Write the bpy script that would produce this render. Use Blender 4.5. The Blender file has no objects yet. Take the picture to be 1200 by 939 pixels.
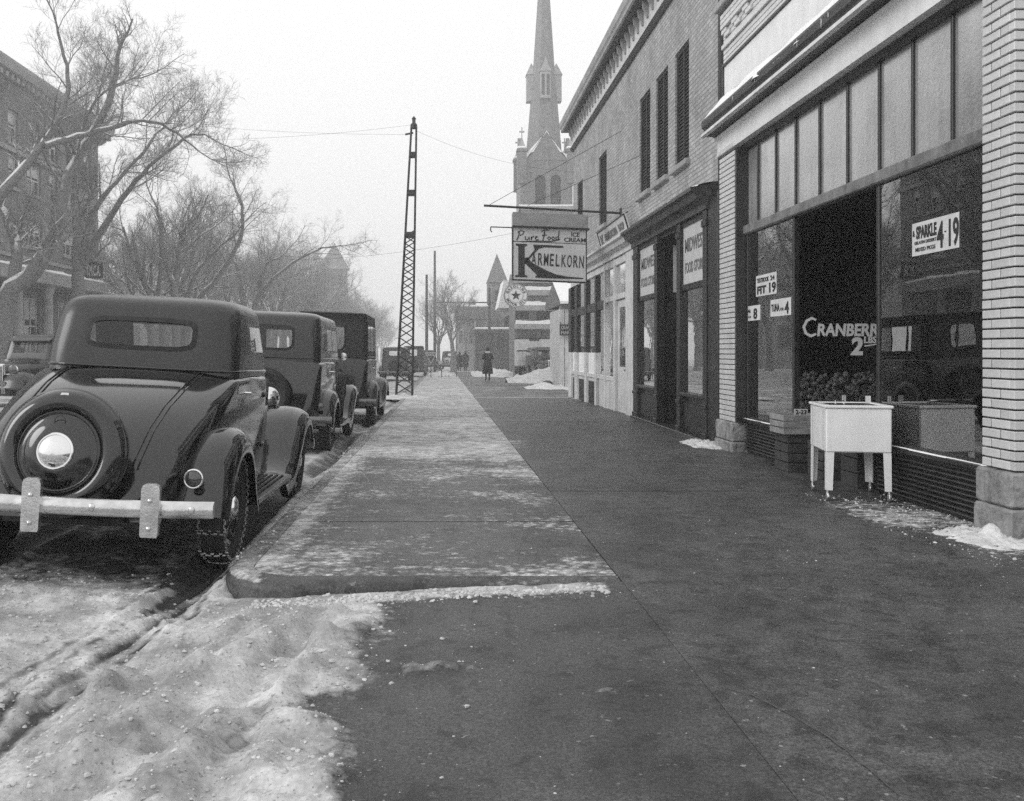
import bpy, math, random
from mathutils import Vector, Matrix, noise
random.seed(34)
PI = math.pi
sc = bpy.context.scene
COL = sc.collection
# ------------------------------------------------------------------ camera, sky, sun, exposure
F = 1080.0; VX, VY = 519.0, 411.0; CAMZ = 1.2           # focal length and vanishing point in photo pixels
SLOPE = 0.0078                                           # the street falls gently away
cam = bpy.data.cameras.new('camera'); camo = bpy.data.objects.new('camera', cam); COL.objects.link(camo)
camo.location = (0, 0, CAMZ); camo.rotation_euler = (PI/2, 0, 0)
cam.sensor_width = 36.0; cam.lens = 36.0*F/1200.0
cam.shift_x = (600.0-VX)/1200.0; cam.shift_y = -(469.5-VY)/1200.0
cam.clip_start = 0.05; cam.clip_end = 4000.0
sc.camera = camo
SUN_EL, SUN_AZ = math.radians(27), math.radians(246)     # low winter sun behind thick haze, over the photographer's left shoulder
world = bpy.data.worlds.new('World'); sc.world = world; world.use_nodes = True
wt = world.node_tree; wt.nodes.clear()
wo = wt.nodes.new('ShaderNodeOutputWorld'); wb = wt.nodes.new('ShaderNodeBackground')
sky = wt.nodes.new('ShaderNodeTexSky'); sky.sky_type = 'NISHITA'; sky.sun_disc = False
sky.sun_elevation = SUN_EL; sky.sun_rotation = SUN_AZ; sky.dust_density = 6.0; sky.air_density = 1.0
bw = wt.nodes.new('ShaderNodeRGBToBW')
m1 = wt.nodes.new('ShaderNodeMath'); m1.operation = 'MULTIPLY_ADD'; m1.inputs[1].default_value = 0.12; m1.inputs[2].default_value = 9.7
wt.links.new(sky.outputs[0], bw.inputs[0]); wt.links.new(bw.outputs[0], m1.inputs[0])   # an even overcast, black-and-white like the plate
wt.links.new(m1.outputs[0], wb.inputs['Color']); wb.inputs['Strength'].default_value = 0.1
wt.links.new(wb.outputs[0], wo.inputs['Surface'])
sun = bpy.data.lights.new('sun', 'SUN'); suno = bpy.data.objects.new('sun', sun); COL.objects.link(suno)
sun.energy = 1.5; sun.angle = math.radians(30)
suno.rotation_euler = Vector((-math.sin(SUN_AZ)*math.cos(SUN_EL), -math.cos(SUN_AZ)*math.cos(SUN_EL), -math.sin(SUN_EL))).to_track_quat('-Z', 'Y').to_euler()
suno.location = (-20, -20, 40)
sc.view_settings.view_transform = 'Standard'; sc.view_settings.look = 'None'
sc.view_settings.exposure = 0.15; sc.view_settings.gamma = 1.0; sc.view_settings.use_curve_mapping = False
sc.render.engine = 'CYCLES'
cy = sc.cycles
cy.use_denoising = False; cy.denoising_prefilter = 'ACCURATE'; cy.use_adaptive_sampling = False; cy.max_bounces = 8; cy.diffuse_bounces = 3; cy.glossy_bounces = 3; cy.transparent_max_bounces = 24
cy.transmission_bounces = 4; cy.volume_bounces = 2; cy.sample_clamp_indirect = 4.0

def g(y): return -SLOPE*y                                 # sidewalk height
KERB = 0.13
def PX(px, Y): return (px-VX)/F*Y
def PZ(py, Y): return CAMZ-(py-VY)/F*Y
def P3(px, py, Y): return Vector((PX(px, Y), Y, PZ(py, Y)))

# ------------------------------------------------------------------ materials
def nd(t, k, **kw):
    n = t.nodes.new('ShaderNode'+k)
    for a, v in kw.items(): setattr(n, a, v)
    return n
def newmat(name):
    m = bpy.data.materials.new(name); m.use_nodes = True; t = m.node_tree
    return m, t, t.nodes['Principled BSDF']
def gmat(name, base, rough=0.6, var=0.25, scale=3.0, bump=0.15, bscale=60.0, metal=0.0, coat=0.0, rand=0.0, streak=0.0, spec=0.5, bdist=0.004):
    """grey procedural surface: blotches, fine grain, optional vertical streaks and per-piece variation"""
    m, t, b = newmat(name); L = t.links.new
    tc = nd(t, 'TexCoord'); n1 = nd(t, 'TexNoise'); n1.inputs['Scale'].default_value = scale; n1.inputs['Detail'].default_value = 8; n1.inputs['Roughness'].default_value = 0.65
    L(tc.outputs['Object'], n1.inputs['Vector'])
    mr = nd(t, 'MapRange'); mr.inputs[1].default_value = 0.34; mr.inputs[2].default_value = 0.66; mr.inputs[3].default_value = base*(1-var); mr.inputs[4].default_value = base*(1+var)
    L(n1.outputs[0], mr.inputs[0]); out = mr.outputs[0]
    if streak:
        mp = nd(t, 'Mapping'); mp.inputs['Scale'].default_value = (7, 7, 0.5); L(tc.outputs['Object'], mp.inputs[0])
        n3 = nd(t, 'TexNoise'); n3.inputs['Scale'].default_value = 1.5; n3.inputs['Detail'].default_value = 6; L(mp.outputs[0], n3.inputs['Vector'])
        r3 = nd(t, 'MapRange'); r3.inputs[1].default_value = 0.4; r3.inputs[2].default_value = 0.7; r3.inputs[3].default_value = 1.0; r3.inputs[4].default_value = 1-streak
        L(n3.outputs[0], r3.inputs[0]); mu = nd(t, 'Math', operation='MULTIPLY'); L(out, mu.inputs[0]); L(r3.outputs[0], mu.inputs[1]); out = mu.outputs[0]
    if rand:
        oi = nd(t, 'ObjectInfo'); rr = nd(t, 'MapRange'); rr.inputs[3].default_value = 1-rand; rr.inputs[4].default_value = 1+rand
        L(oi.outputs['Random'], rr.inputs[0]); mu = nd(t, 'Math', operation='MULTIPLY'); L(out, mu.inputs[0]); L(rr.outputs[0], mu.inputs[1]); out = mu.outputs[0]
    L(out, b.inputs['Base Color'])
    n2 = nd(t, 'TexNoise'); n2.inputs['Scale'].default_value = bscale; n2.inputs['Detail'].default_value = 5; L(tc.outputs['Object'], n2.inputs['Vector'])
    if bump:
        bp = nd(t, 'Bump'); bp.inputs['Strength'].default_value = bump; bp.inputs['Distance'].default_value = bdist*5
        L(n2.outputs[0], bp.inputs['Height']); L(bp.outputs[0], b.inputs['Normal'])
    r2 = nd(t, 'MapRange'); r2.inputs[1].default_value = 0.3; r2.inputs[2].default_value = 0.7; r2.inputs[3].default_value = max(0.02, rough*0.8); r2.inputs[4].default_value = min(1, rough*1.2)
    L(n1.outputs[0], r2.inputs[0]); L(r2.outputs[0], b.inputs['Roughness'])
    b.inputs['Metallic'].default_value = metal; b.inputs['Coat Weight'].default_value = coat; b.inputs['Coat Roughness'].default_value = 0.05
    b.inputs['Specular IOR Level'].default_value = spec
    return m
def glassmat(name, tint=0.75, rough=0.0, wave=0.0, gain=1.0):
    m, t, b = newmat(name); L = t.links.new; t.nodes.remove(b); o = t.nodes['Material Output']
    tr = nd(t, 'BsdfTransparent'); tr.inputs[0].default_value = (tint, tint, tint, 1)
    gl = nd(t, 'BsdfGlossy'); gl.inputs['Roughness'].default_value = rough; gl.inputs[0].default_value = (1, 1, 1, 1)
    fr = nd(t, 'Fresnel'); fr.inputs[0].default_value = 1.52
    mg = nd(t, 'Math', operation='MULTIPLY'); mg.inputs[1].default_value = gain; mg.use_clamp = True; L(fr.outputs[0], mg.inputs[0])
    mx = nd(t, 'MixShader'); L(mg.outputs[0], mx.inputs[0]); L(tr.outputs[0], mx.inputs[1]); L(gl.outputs[0], mx.inputs[2]); L(mx.outputs[0], o.inputs['Surface'])
    if wave:
        tc = nd(t, 'TexCoord'); n = nd(t, 'TexNoise'); n.inputs['Scale'].default_value = 2.5; n.inputs['Detail'].default_value = 2; L(tc.outputs['Object'], n.inputs['Vector'])
        bp = nd(t, 'Bump'); bp.inputs['Strength'].default_value = wave; bp.inputs['Distance'].default_value = 0.02; L(n.outputs[0], bp.inputs['Height']); L(bp.outputs[0], gl.inputs['Normal'])
    return m
def brickmat(name, c1, c2, mortar, bw_=0.21, bh=0.07, axis='x', var=0.3, streak=0.25, mort=0.012, bump=0.5):
    """brick too small in the picture to build singly; axis 'x' = wall facing the street (runs along Y), 'y' = wall facing along the street"""
    m, t, b = newmat(name); L = t.links.new
    ge = nd(t, 'NewGeometry'); sp = nd(t, 'SeparateXYZ'); L(ge.outputs['Position'], sp.inputs[0]); cb = nd(t, 'CombineXYZ')
    L(sp.outputs[1 if axis == 'x' else 0], cb.inputs[0]); L(sp.outputs[2], cb.inputs[1])
    br = nd(t, 'TexBrick'); br.inputs['Scale'].default_value = 1.0; br.inputs['Brick Width'].default_value = bw_; br.inputs['Row Height'].default_value = bh; br.inputs['Mortar Size'].default_value = mort
    br.inputs['Color1'].default_value = (c1,)*3+(1,); br.inputs['Color2'].default_value = (c2,)*3+(1,); br.inputs['Mortar'].default_value = (mortar,)*3+(1,)
    L(cb.outputs[0], br.inputs['Vector'])
    n = nd(t, 'TexNoise'); n.inputs['Scale'].default_value = 1.3; n.inputs['Detail'].default_value = 8; n.inputs['Roughness'].default_value = 0.7; L(ge.outputs['Position'], n.inputs['Vector'])
    mr = nd(t, 'MapRange'); mr.inputs[1].default_value = 0.3; mr.inputs[2].default_value = 0.7; mr.inputs[3].default_value = 1-var; mr.inputs[4].default_value = 1+var; L(n.outputs[0], mr.inputs[0])
    mp = nd(t, 'Mapping'); mp.inputs['Scale'].default_value = (3, 3, 0.25); L(ge.outputs['Position'], mp.inputs[0])
    n3 = nd(t, 'TexNoise'); n3.inputs['Scale'].default_value = 1.2; n3.inputs['Detail'].default_value = 5; L(mp.outputs[0], n3.inputs['Vector'])
    r3 = nd(t, 'MapRange'); r3.inputs[1].default_value = 0.48; r3.inputs[2].default_value = 0.72; r3.inputs[3].default_value = 1.0; r3.inputs[4].default_value = 1-streak; L(n3.outputs[0], r3.inputs[0])
    a = nd(t, 'Math', operation='MULTIPLY'); L(mr.outputs[0], a.inputs[0]); L(r3.outputs[0], a.inputs[1])
    vm = nd(t, 'VectorMath', operation='SCALE'); L(br.outputs['Color'], vm.inputs[0]); L(a.outputs[0], vm.inputs['Scale']); L(vm.outputs[0], b.inputs['Base Color'])
    bp = nd(t, 'Bump'); bp.inputs['Strength'].default_value = bump; bp.inputs['Distance'].default_value = 0.02
    ad = nd(t, 'Math', operation='MULTIPLY_ADD'); ad.inputs[1].default_value = -1.0
    L(br.outputs['Fac'], ad.inputs[0]); L(n.outputs[0], ad.inputs[2]); L(ad.outputs[0], bp.inputs['Height']); L(bp.outputs[0], b.inputs['Normal'])
    b.inputs['Roughness'].default_value = 0.85
    return m
def groundmat(name, bare, snow, fine=55.0, brough=0.5, edge=0.16, drag=(0.7, 2.2, 1), churn=0.0):
    """damp concrete or asphalt under trodden snow; the vertex attribute 'snow' says where snow lies"""
    m, t, b = newmat(name); L = t.links.new
    ge = nd(t, 'NewGeometry'); at = nd(t, 'Attribute', attribute_name='snow')
    def noi(s, d=8, r=0.65, sx=None):
        n = nd(t, 'TexNoise'); n.inputs['Scale'].default_value = s; n.inputs['Detail'].default_value = d; n.inputs['Roughness'].default_value = r
        if sx:
            mp = nd(t, 'Mapping'); mp.inputs['Scale'].default_value = sx; L(ge.outputs['Position'], mp.inputs[0]); L(mp.outputs[0], n.inputs['Vector'])
        else: L(ge.outputs['Position'], n.inputs['Vector'])
        return n.outputs[0]
    def rng(v, a, b_, c, d):
        r = nd(t, 'MapRange'); r.inputs[1].default_value = a; r.inputs[2].default_value = b_; r.inputs[3].default_value = c; r.inputs[4].default_value = d; L(v, r.inputs[0]); return r.outputs[0]
    def op(o, a, b_):
        n = nd(t, 'Math', operation=o)
        for i, v in enumerate((a, b_)):
            if isinstance(v, (int, float)): n.inputs[i].default_value = v
            else: L(v, n.inputs[i])
        return n.outputs[0]
    n_big = noi(1.1); n_mid = noi(7.0, 8, 0.7); n_fine = noi(fine, 6, 0.7); n_drag = noi(4.0, 9 if churn == 0 else 4, 0.75 if churn == 0 else 0.6, drag); n_spot = noi(9.0, 3, 0.5)
    # bare surface: blotches, dark damp spots, grit
    bc = op('MULTIPLY', rng(n_big, 0.36, 0.64, 0.70*bare, 1.35*bare), rng(n_mid, 0.38, 0.62, 0.74, 1.26))
    bc = op('MULTIPLY', bc, rng(n_spot, 0.37, 0.43, 0.55, 1.0))
    bc = op('MULTIPLY', bc, rng(n_fine, 0.40, 0.60, 0.70, 1.30))
    bc = op('ADD', bc, rng(noi(31.0, 2, 0.5), 0.70, 0.74, 0.0, 0.16))
    bc = op('MULTIPLY', bc, rng(noi(2.3, 6, 0.6), 0.38, 0.50, 0.72, 1.0))
    bc = op('MULTIPLY', bc, rng(noi(120.0, 2, 0.5), 0.3, 0.7, 0.62, 1.38))
    vo = nd(t, 'TexVoronoi'); vo.inputs['Scale'].default_value = 48.0; L(ge.outputs['Position'], vo.inputs['Vector']); grain = vo.outputs['Distance']
    vo2 = nd(t, 'TexVoronoi'); vo2.inputs['Scale'].default_value = 17.0; L(ge.outputs['Position'], vo2.inputs['Vector']); clump = vo2.outputs['Distance']
    oi = nd(t, 'ObjectInfo'); bc = op('MULTIPLY', bc, rng(oi.outputs['Random'], 0.0, 1.0, 0.86, 1.14))
    n_sm = noi(6.0, 3, 0.5)
    if churn:
        scol = op('MULTIPLY', rng(n_sm, 0.35, 0.65, 0.80*snow, 1.15*snow), rng(noi(1.5, 3, 0.5), 0.38, 0.60, 0.60, 1.10))
        scol = op('MULTIPLY', scol, rng(grain, 0.15, 0.75, 1.06, 0.84))
        scol = op('MULTIPLY', scol, rng(noi(70.0, 1, 0.5), 0.28, 0.36, 0.55, 1.0))
    else:
        scol = op('MULTIPLY', op('MULTIPLY', rng(n_sm, 0.38, 0.62, 0.66*snow, 1.25*snow), rng(n_big, 0.36, 0.64, 0.8, 1.18)), rng(n_fine, 0.38, 0.62, 0.78, 1.22))
        scol = op('MULTIPLY', scol, op('MULTIPLY', rng(grain, 0.15, 0.75, 1.12, 0.70), rng(clump, 0.2, 0.8, 1.08, 0.78)))
    v = op('ADD', at.outputs['Fac'], op('MULTIPLY', op('SUBTRACT', n_drag, 0.5), 1.1))
    v = op('ADD', v, op('MULTIPLY', op('SUBTRACT', n_fine, 0.5), 0.7 if churn == 0 else 0.45)); v = op('ADD', v, rng(clump, 0.1, 0.8, 0.14, -0.16))
    k = rng(v, 0.5-edge, 0.5+edge, 0, 1)
    k = op('MULTIPLY', k, rng(at.outputs['Fac'], 0.0, 0.12, 0, 1))
    mx = nd(t, 'Mix'); mx.data_type = 'FLOAT'; L(k, mx.inputs[0]); L(bc, mx.inputs[2]); L(scol, mx.inputs[3]); L(mx.outputs[0], b.inputs['Base Color'])
    rgh = nd(t, 'Mix'); rgh.data_type = 'FLOAT'; L(k, rgh.inputs[0]); L(rng(n_mid, 0.3, 0.7, brough*0.75, brough*1.3), rgh.inputs[2]); rgh.inputs[3].default_value = 0.9; L(rgh.outputs[0], b.inputs['Roughness'])
    h = op('ADD', op('MULTIPLY', k, 0.5), op('ADD', op('MULTIPLY', n_fine, op('ADD', 0.35, op('MULTIPLY', k, 1.0))), op('MULTIPLY', op('SUBTRACT', op('SUBTRACT', op('MULTIPLY', n_sm, 1.2), op('MULTIPLY', grain, 0.55)), op('MULTIPLY', clump, 0.8)), k)))
    bp = nd(t, 'Bump'); bp.inputs['Strength'].default_value = 0.6; bp.inputs['Distance'].default_value = 0.005; L(h, bp.inputs['Height']); L(bp.outputs[0], b.inputs['Normal'])
    return m
def barkmat(name, bark, snow=0.8, thick=0.03, amount=0.45):
    """bark with snow lying along the upper side of the thicker limbs (attribute 'rad' = limb radius)"""
    m, t, b = newmat(name); L = t.links.new
    ge = nd(t, 'NewGeometry'); sp = nd(t, 'SeparateXYZ'); L(ge.outputs['Normal'], sp.inputs[0]); at = nd(t, 'Attribute', attribute_name='rad')
    n = nd(t, 'TexNoise'); n.inputs['Scale'].default_value = 1.6; n.inputs['Detail'].default_value = 6; L(ge.outputs['Position'], n.inputs['Vector'])
    def rng(v, a, b_, c, d):
        r = nd(t, 'MapRange'); r.inputs[1].default_value = a; r.inputs[2].default_value = b_; r.inputs[3].default_value = c; r.inputs[4].default_value = d; L(v, r.inputs[0]); return r.outputs[0]
    def mul(a, c):
        q = nd(t, 'Math', operation='MULTIPLY'); L(a, q.inputs[0]); L(c, q.inputs[1]); return q.outputs[0]
    k = mul(mul(rng(sp.outputs[2], 0.30, 0.45, 0, 1), rng(at.outputs['Fac'], thick*0.6, thick, 0, 1)), rng(n.outputs[0], amount-0.03, amount+0.03, 0, 1))
    n2 = nd(t, 'TexNoise'); n2.inputs['Scale'].default_value = 14; n2.inputs['Detail'].default_value = 8; L(ge.outputs['Position'], n2.inputs['Vector'])
    mx = nd(t, 'Mix'); mx.data_type = 'FLOAT'; L(k, mx.inputs[0]); L(rng(n2.outputs[0], 0.3, 0.7, bark*0.6, bark*1.4), mx.inputs[2]); mx.inputs[3].default_value = snow; L(mx.outputs[0], b.inputs['Base Color'])
    b.inputs['Roughness'].default_value = 0.9
    return m

M = {}
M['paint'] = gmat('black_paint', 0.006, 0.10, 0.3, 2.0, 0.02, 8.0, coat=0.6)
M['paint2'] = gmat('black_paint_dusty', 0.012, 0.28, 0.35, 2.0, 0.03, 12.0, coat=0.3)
M['rooftop'] = gmat('dusty_sky_sheen_paint', 0.016, 0.30, 0.2, 3.0, 0.03, 150.0, coat=0.15)  # dusty black roof, lightened to stand for the sky's reflection
M['rubber'] = gmat('tyre_rubber', 0.014, 0.75, 0.35, 9.0, 0.3, 120.0)
M['chrome'] = gmat('chrome', 0.72, 0.07, 0.06, 5.0, 0.02, 20.0, metal=1.0)
M['bumper'] = gmat('worn_plated_steel', 0.62, 0.22, 0.2, 9.0, 0.1, 80.0, metal=0.9)
M['bumperdull'] = gmat('dull_nickel', 0.16, 0.35, 0.2, 9.0, 0.1, 80.0, metal=0.9)
M['chain'] = gmat('steel_chain', 0.45, 0.4, 0.3, 30.0, 0.1, 80.0, metal=0.8)
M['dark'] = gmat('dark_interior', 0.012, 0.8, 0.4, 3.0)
M['seat'] = gmat('car_seat_cloth', 0.03, 0.9, 0.3, 8.0)
M['undercar'] = gmat('chassis_black', 0.010, 0.7, 0.4, 5.0)
M['carglass'] = glassmat('car_window_glass', 0.82, 0.0, 0.0)
M['lampglass'] = gmat('lamp_lens', 0.05, 0.08, 0.3, 20.0, 0.05, 60.0, coat=1.0)
M['pane'] = glassmat('shop_window_glass', 0.90, 0.0, 0.025, 2.5)
M['pane2'] = glassmat('plain_window_glass', 0.55, 0.02, 0.15, 1.6)
M['prism'] = gmat('ribbed_transom_glass', 0.32, 0.16, 0.30, 1.2, 0.20, 26.0, coat=1.0, streak=0.25, spec=1.0)
M['prism'].node_tree.nodes['Principled BSDF'].inputs['Coat IOR'].default_value = 2.3; M['prism'].node_tree.nodes['Principled BSDF'].inputs['Coat Roughness'].default_value = 0.12
M['whitebrick'] = gmat('white_glazed_brick', 0.55, 0.30, 0.10, 4.0, 0.10, 40.0, rand=0.09, streak=0.12)
M['mortar'] = gmat('dark_mortar', 0.07, 0.9, 0.3, 8.0)
M['stone'] = gmat('rough_stone', 0.24, 0.85, 0.45, 6.0, 0.8, 14.0, streak=0.35, bdist=0.008)
M['ironblack'] = gmat('black_painted_wood', 0.016, 0.42, 0.4, 4.0, 0.12, 50.0, streak=0.2)
M['louver'] = gmat('dark_louver', 0.030, 0.42, 0.4, 4.0, 0.1, 60.0)
M['woodgrey'] = gmat('weathered_wood', 0.17, 0.7, 0.35, 5.0, 0.3, 40.0, streak=0.3)
M['whitepaint'] = gmat('white_paint_dirty', 0.60, 0.55, 0.13, 2.5, 0.12, 50.0, streak=0.22)
M['whitepanel'] = gmat('whitewashed_panel', 0.74, 0.6, 0.08, 2.0, 0.1, 50.0, streak=0.08)
M['corn_dark'] = gmat('dark_cornice_paint', 0.05, 0.5, 0.45, 3.0, 0.25, 40.0, streak=0.3)
M['greypaint'] = gmat('grey_paint', 0.30, 0.6, 0.2, 3.0, 0.12, 50.0, streak=0.25)
M['snow'] = gmat('clean_snow', 0.80, 0.9, 0.06, 5.0, 0.5, 25.0, bdist=0.006)
M['snowdirty'] = gmat('dirty_snow', 0.58, 0.9, 0.22, 6.0, 0.7, 30.0, bdist=0.008)
M['snowgrit'] = gmat('gritty_snow', 0.50, 0.9, 0.35, 4.0, 0.3, 60.0)
M['shutter'] = gmat('dark_shutter', 0.022, 0.7, 0.4, 3.0, 0.1, 50.0)
M['brick2'] = brickmat('painted_grey_brick', 0.40, 0.29, 0.22, 0.21, 0.072, 'x', 0.25, 0.16)
M['brick2y'] = brickmat('painted_grey_brick_end', 0.36, 0.30, 0.25, 0.21, 0.072, 'y', 0.22, 0.35)
M['brickdark'] = brickmat('dark_red_brick', 0.20, 0.155, 0.22, 0.21, 0.075, 'x', 0.25, 0.3)
M['brickdarky'] = brickmat('dark_red_brick_front', 0.17, 0.13, 0.19, 0.21, 0.075, 'y', 0.25, 0.3)
M['stonetrim'] = gmat('pale_stone_trim', 0.30, 0.8, 0.25, 2.0, 0.3, 20.0)
M['slate'] = gmat('slate_roof', 0.15, 0.7, 0.35, 3.0, 0.4, 12.0)
M['white'] = gmat('sign_white', 0.68, 0.45, 0.05, 3.0, 0.03, 60.0)
M['signgrey'] = gmat('sign_pale_grey', 0.50, 0.5, 0.07, 3.0, 0.03, 60.0)
M['signhood'] = gmat('sign_hood_metal', 0.24, 0.5, 0.15, 4.0, 0.1, 40.0)
M['ink'] = gmat('black_lettering', 0.012, 0.5, 0.3, 8.0)
M['inkgrey'] = gmat('grey_lettering', 0.13, 0.6, 0.3, 8.0)
M['iron'] = gmat('black_iron', 0.014, 0.6, 0.4, 8.0, 0.2, 60.0)
M['paper'] = gmat('paper', 0.55, 0.8, 0.12, 6.0, 0.1, 60.0)
M['enamel'] = gmat('white_enamel', 0.78, 0.32, 0.06, 3.0, 0.03, 40.0, coat=0.3, streak=0.06)
M['crate'] = gmat('crate_wood', 0.24, 0.8, 0.3, 7.0, 0.3, 50.0)
M['cratedark'] = gmat('dark_crate_wood', 0.035, 0.8, 0.4, 7.0, 0.3, 50.0)
M['fruit'] = gmat('fruit', 0.30, 0.4, 0.5, 9.0)
M['coat'] = gmat('dark_overcoat', 0.012, 0.95, 0.3, 20.0, 0.2, 60.0)
M['skin'] = gmat('skin', 0.33, 0.6, 0.1, 8.0, 0.05)
M['bark'] = barkmat('bark', 0.17)
M['twig'] = barkmat('twig', 0.30, thick=0.02, amount=0.50)
M['woodpole'] = gmat('tarred_pole', 0.05, 0.9, 0.3, 5.0, 0.3, 30.0)
M['concrete'] = groundmat('sidewalk_concrete', 0.052, 0.52, 60.0, 0.48)
M['street'] = groundmat('snowy_street', 0.035, 0.50, 38.0, 0.55, 0.25, (1, 1, 1), 1.0)
M['alley'] = groundmat('snowy_alley_concrete', 0.050, 0.50, 60.0, 0.5, 0.2, (1, 1, 1), 1.0)
M['kerb'] = groundmat('kerb_concrete', 0.05, 0.36, 60.0, 0.55)
M['field'] = gmat('snow_field', 0.42, 0.9, 0.3, 0.25, 0.4, 6.0)

# ------------------------------------------------------------------ mesh helpers
class MB:
    def __init__(s): s.v = []; s.f = []
    def add(s, vs, fs):
        n = len(s.v); s.v += [tuple(v) for v in vs]; s.f += [tuple(i+n for i in f) for f in fs]; return s
    def box(s, x0, x1, y0, y1, z0, z1):
        vs = [(x, y, z) for z in (z0, z1) for y in (y0, y1) for x in (x0, x1)]
        return s.add(vs, [(0, 2, 3, 1), (4, 5, 7, 6), (0, 1, 5, 4), (2, 6, 7, 3), (0, 4, 6, 2), (1, 3, 7, 5)])
    def cham(s, x0, x1, y0, y1, z0, z1, c=0.004):
        """box with chamfered edges"""
        vs = []; idx = {}
        X, Y, Z = (x0, x1), (y0, y1), (z0, z1); sg = (1, -1)
        for i in (0, 1):
            for j in (0, 1):
                for k in (0, 1):
                    for a in range(3):
                        d = [c*sg[i], c*sg[j], c*sg[k]]; d[a] = 0
                        idx[i, j, k, a] = len(vs); vs.append((X[i]+d[0], Y[j]+d[1], Z[k]+d[2]))
        fs = []
        for i in (0, 1): fs.append((idx[i, 0, 0, 0], idx[i, 1, 0, 0], idx[i, 1, 1, 0], idx[i, 0, 1, 0])[::1 if i else -1])
        for j in (0, 1): fs.append((idx[0, j, 0, 1], idx[0, j, 1, 1], idx[1, j, 1, 1], idx[1, j, 0, 1])[::1 if j else -1])
        for k in (0, 1): fs.append((idx[0, 0, k, 2], idx[1, 0, k, 2], idx[1, 1, k, 2], idx[0, 1, k, 2])[::1 if k else -1])
        for i in (0, 1):
            for j in (0, 1): fs.append((idx[i, j, 0, 0], idx[i, j, 1, 0], idx[i, j, 1, 1], idx[i, j, 0, 1]))
            for k in (0, 1): fs.append((idx[i, 0, k, 0], idx[i, 1, k, 0], idx[i, 1, k, 2], idx[i, 0, k, 2]))
        for j in (0, 1):
            for k in (0, 1): fs.append((idx[0, j, k, 1], idx[1, j, k, 1], idx[1, j, k, 2], idx[0, j, k, 2]))
        for i in (0, 1):
            for j in (0, 1):
                for k in (0, 1): fs.append((idx[i, j, k, 0], idx[i, j, k, 1], idx[i, j, k, 2]))
        return s.add(vs, fs)
    def prism_y(s, prof, y0, y1):
        """closed outline [(x,z)] drawn out along Y"""
        n = len(prof)
        return s.add([(x, y0, z) for x, z in prof]+[(x, y1, z) for x, z in prof],
                     [(i, (i+1) % n, n+(i+1) % n, n+i) for i in range(n)]+[tuple(range(n))[::-1], tuple(range(n, 2*n))])
    def prism_x(s, prof, x0, x1):
        n = len(prof)
        return s.add([(x0, y, z) for y, z in prof]+[(x1, y, z) for y, z in prof],
                     [(i, (i+1) % n, n+(i+1) % n, n+i) for i in range(n)]+[tuple(range(n))[::-1], tuple(range(n, 2*n))])
    def grid(s, rows, close=False):
        n = len(rows[0]); base = [v for r in rows for v in r]; fs = []
        for i in range(len(rows)-1):
            for j in range(n if close else n-1):
                k = (j+1) % n; fs.append((i*n+j, i*n+k, (i+1)*n+k, (i+1)*n+j))
        return s.add(base, fs)
    def tube(s, pts, r, n=8, cap=True):
        pts = [Vector(p) for p in pts]; rs = r if isinstance(r, (list, tuple)) else [r]*len(pts)
        rows = []; up = None
        for i, p in enumerate(pts):
            d = (pts[min(i+1, len(pts)-1)]-pts[max(i-1, 0)])
            if d.length < 1e-9: d = Vector((0, 0, 1))
            d.normalize()
            if up is None: up = Vector((0, 0, 1)) if abs(d.z) < 0.9 else Vector((1, 0, 0))
            a = d.cross(up)
            if a.length < 1e-4: a = d.cross(Vector((1, 0.3, 0)))
            a.normalize(); b = a.cross(d); up = b
            rows.append([p+(a*math.cos(2*PI*k/n)+b*math.sin(2*PI*k/n))*rs[i] for k in range(n)])
        o = len(s.v); s.grid(rows, True)
        if cap: s.f += [tuple(o+k for k in range(n))[::-1], tuple(o+(len(rows)-1)*n+k for k in range(n))]
        return s
    def bar(s, a, b, w, h=None):
        """square bar between two points"""
        return s.tube([a, b], (w if h is None else (w+h)/2)*0.7071, 4)
    def lathe(s, prof, n=32, axis='z', c=(0, 0, 0)):
        """prof [(r, h)] turned about an axis through c"""
        rows = []
        for r, h in prof:
            row = []
            for k in range(n):
                a = 2*PI*k/n; u, w = r*math.cos(a), r*math.sin(a)
                row.append({'z': (c[0]+u, c[1]+w, c[2]+h), 'x': (c[0]+h, c[1]+u, c[2]+w), 'y': (c[0]+u, c[1]+h, c[2]+w)}[axis])
            rows.append(row)
        return s.grid(rows, True)
    def ball(s, c, r, n=8, m=6, sq=(1, 1, 1)):
        return s.add(*_ball(c, r, n, m, sq))
    def mesh(s, name):
        me = bpy.data.meshes.new(name); me.from_pydata(s.v, [], s.f); me.update(); return me
def _ball(c, r, n, m, sq):
    vs = [(c[0], c[1], c[2]+r*sq[2])]; fs = []
    for i in range(1, m):
        a = PI*i/m
        for k in range(n):
            b = 2*PI*k/n; vs.append((c[0]+r*sq[0]*math.sin(a)*math.cos(b), c[1]+r*sq[1]*math.sin(a)*math.sin(b), c[2]+r*sq[2]*math.cos(a)))
    vs.append((c[0], c[1], c[2]-r*sq[2])); e = len(vs)-1
    for k in range(n): fs += [(0, 1+k, 1+(k+1) % n), (e, 1+(m-2)*n+(k+1) % n, 1+(m-2)*n+k)]
    for i in range(m-2):
        for k in range(n): fs.append((1+i*n+k, 1+(i+1)*n+k, 1+(i+1)*n+(k+1) % n, 1+i*n+(k+1) % n))
    return vs, fs
import bmesh
def fixn(me):
    b = bmesh.new(); b.from_mesh(me); bmesh.ops.recalc_face_normals(b, faces=b.faces); b.to_mesh(me); b.free()
WORLDROOT = set()
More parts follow.
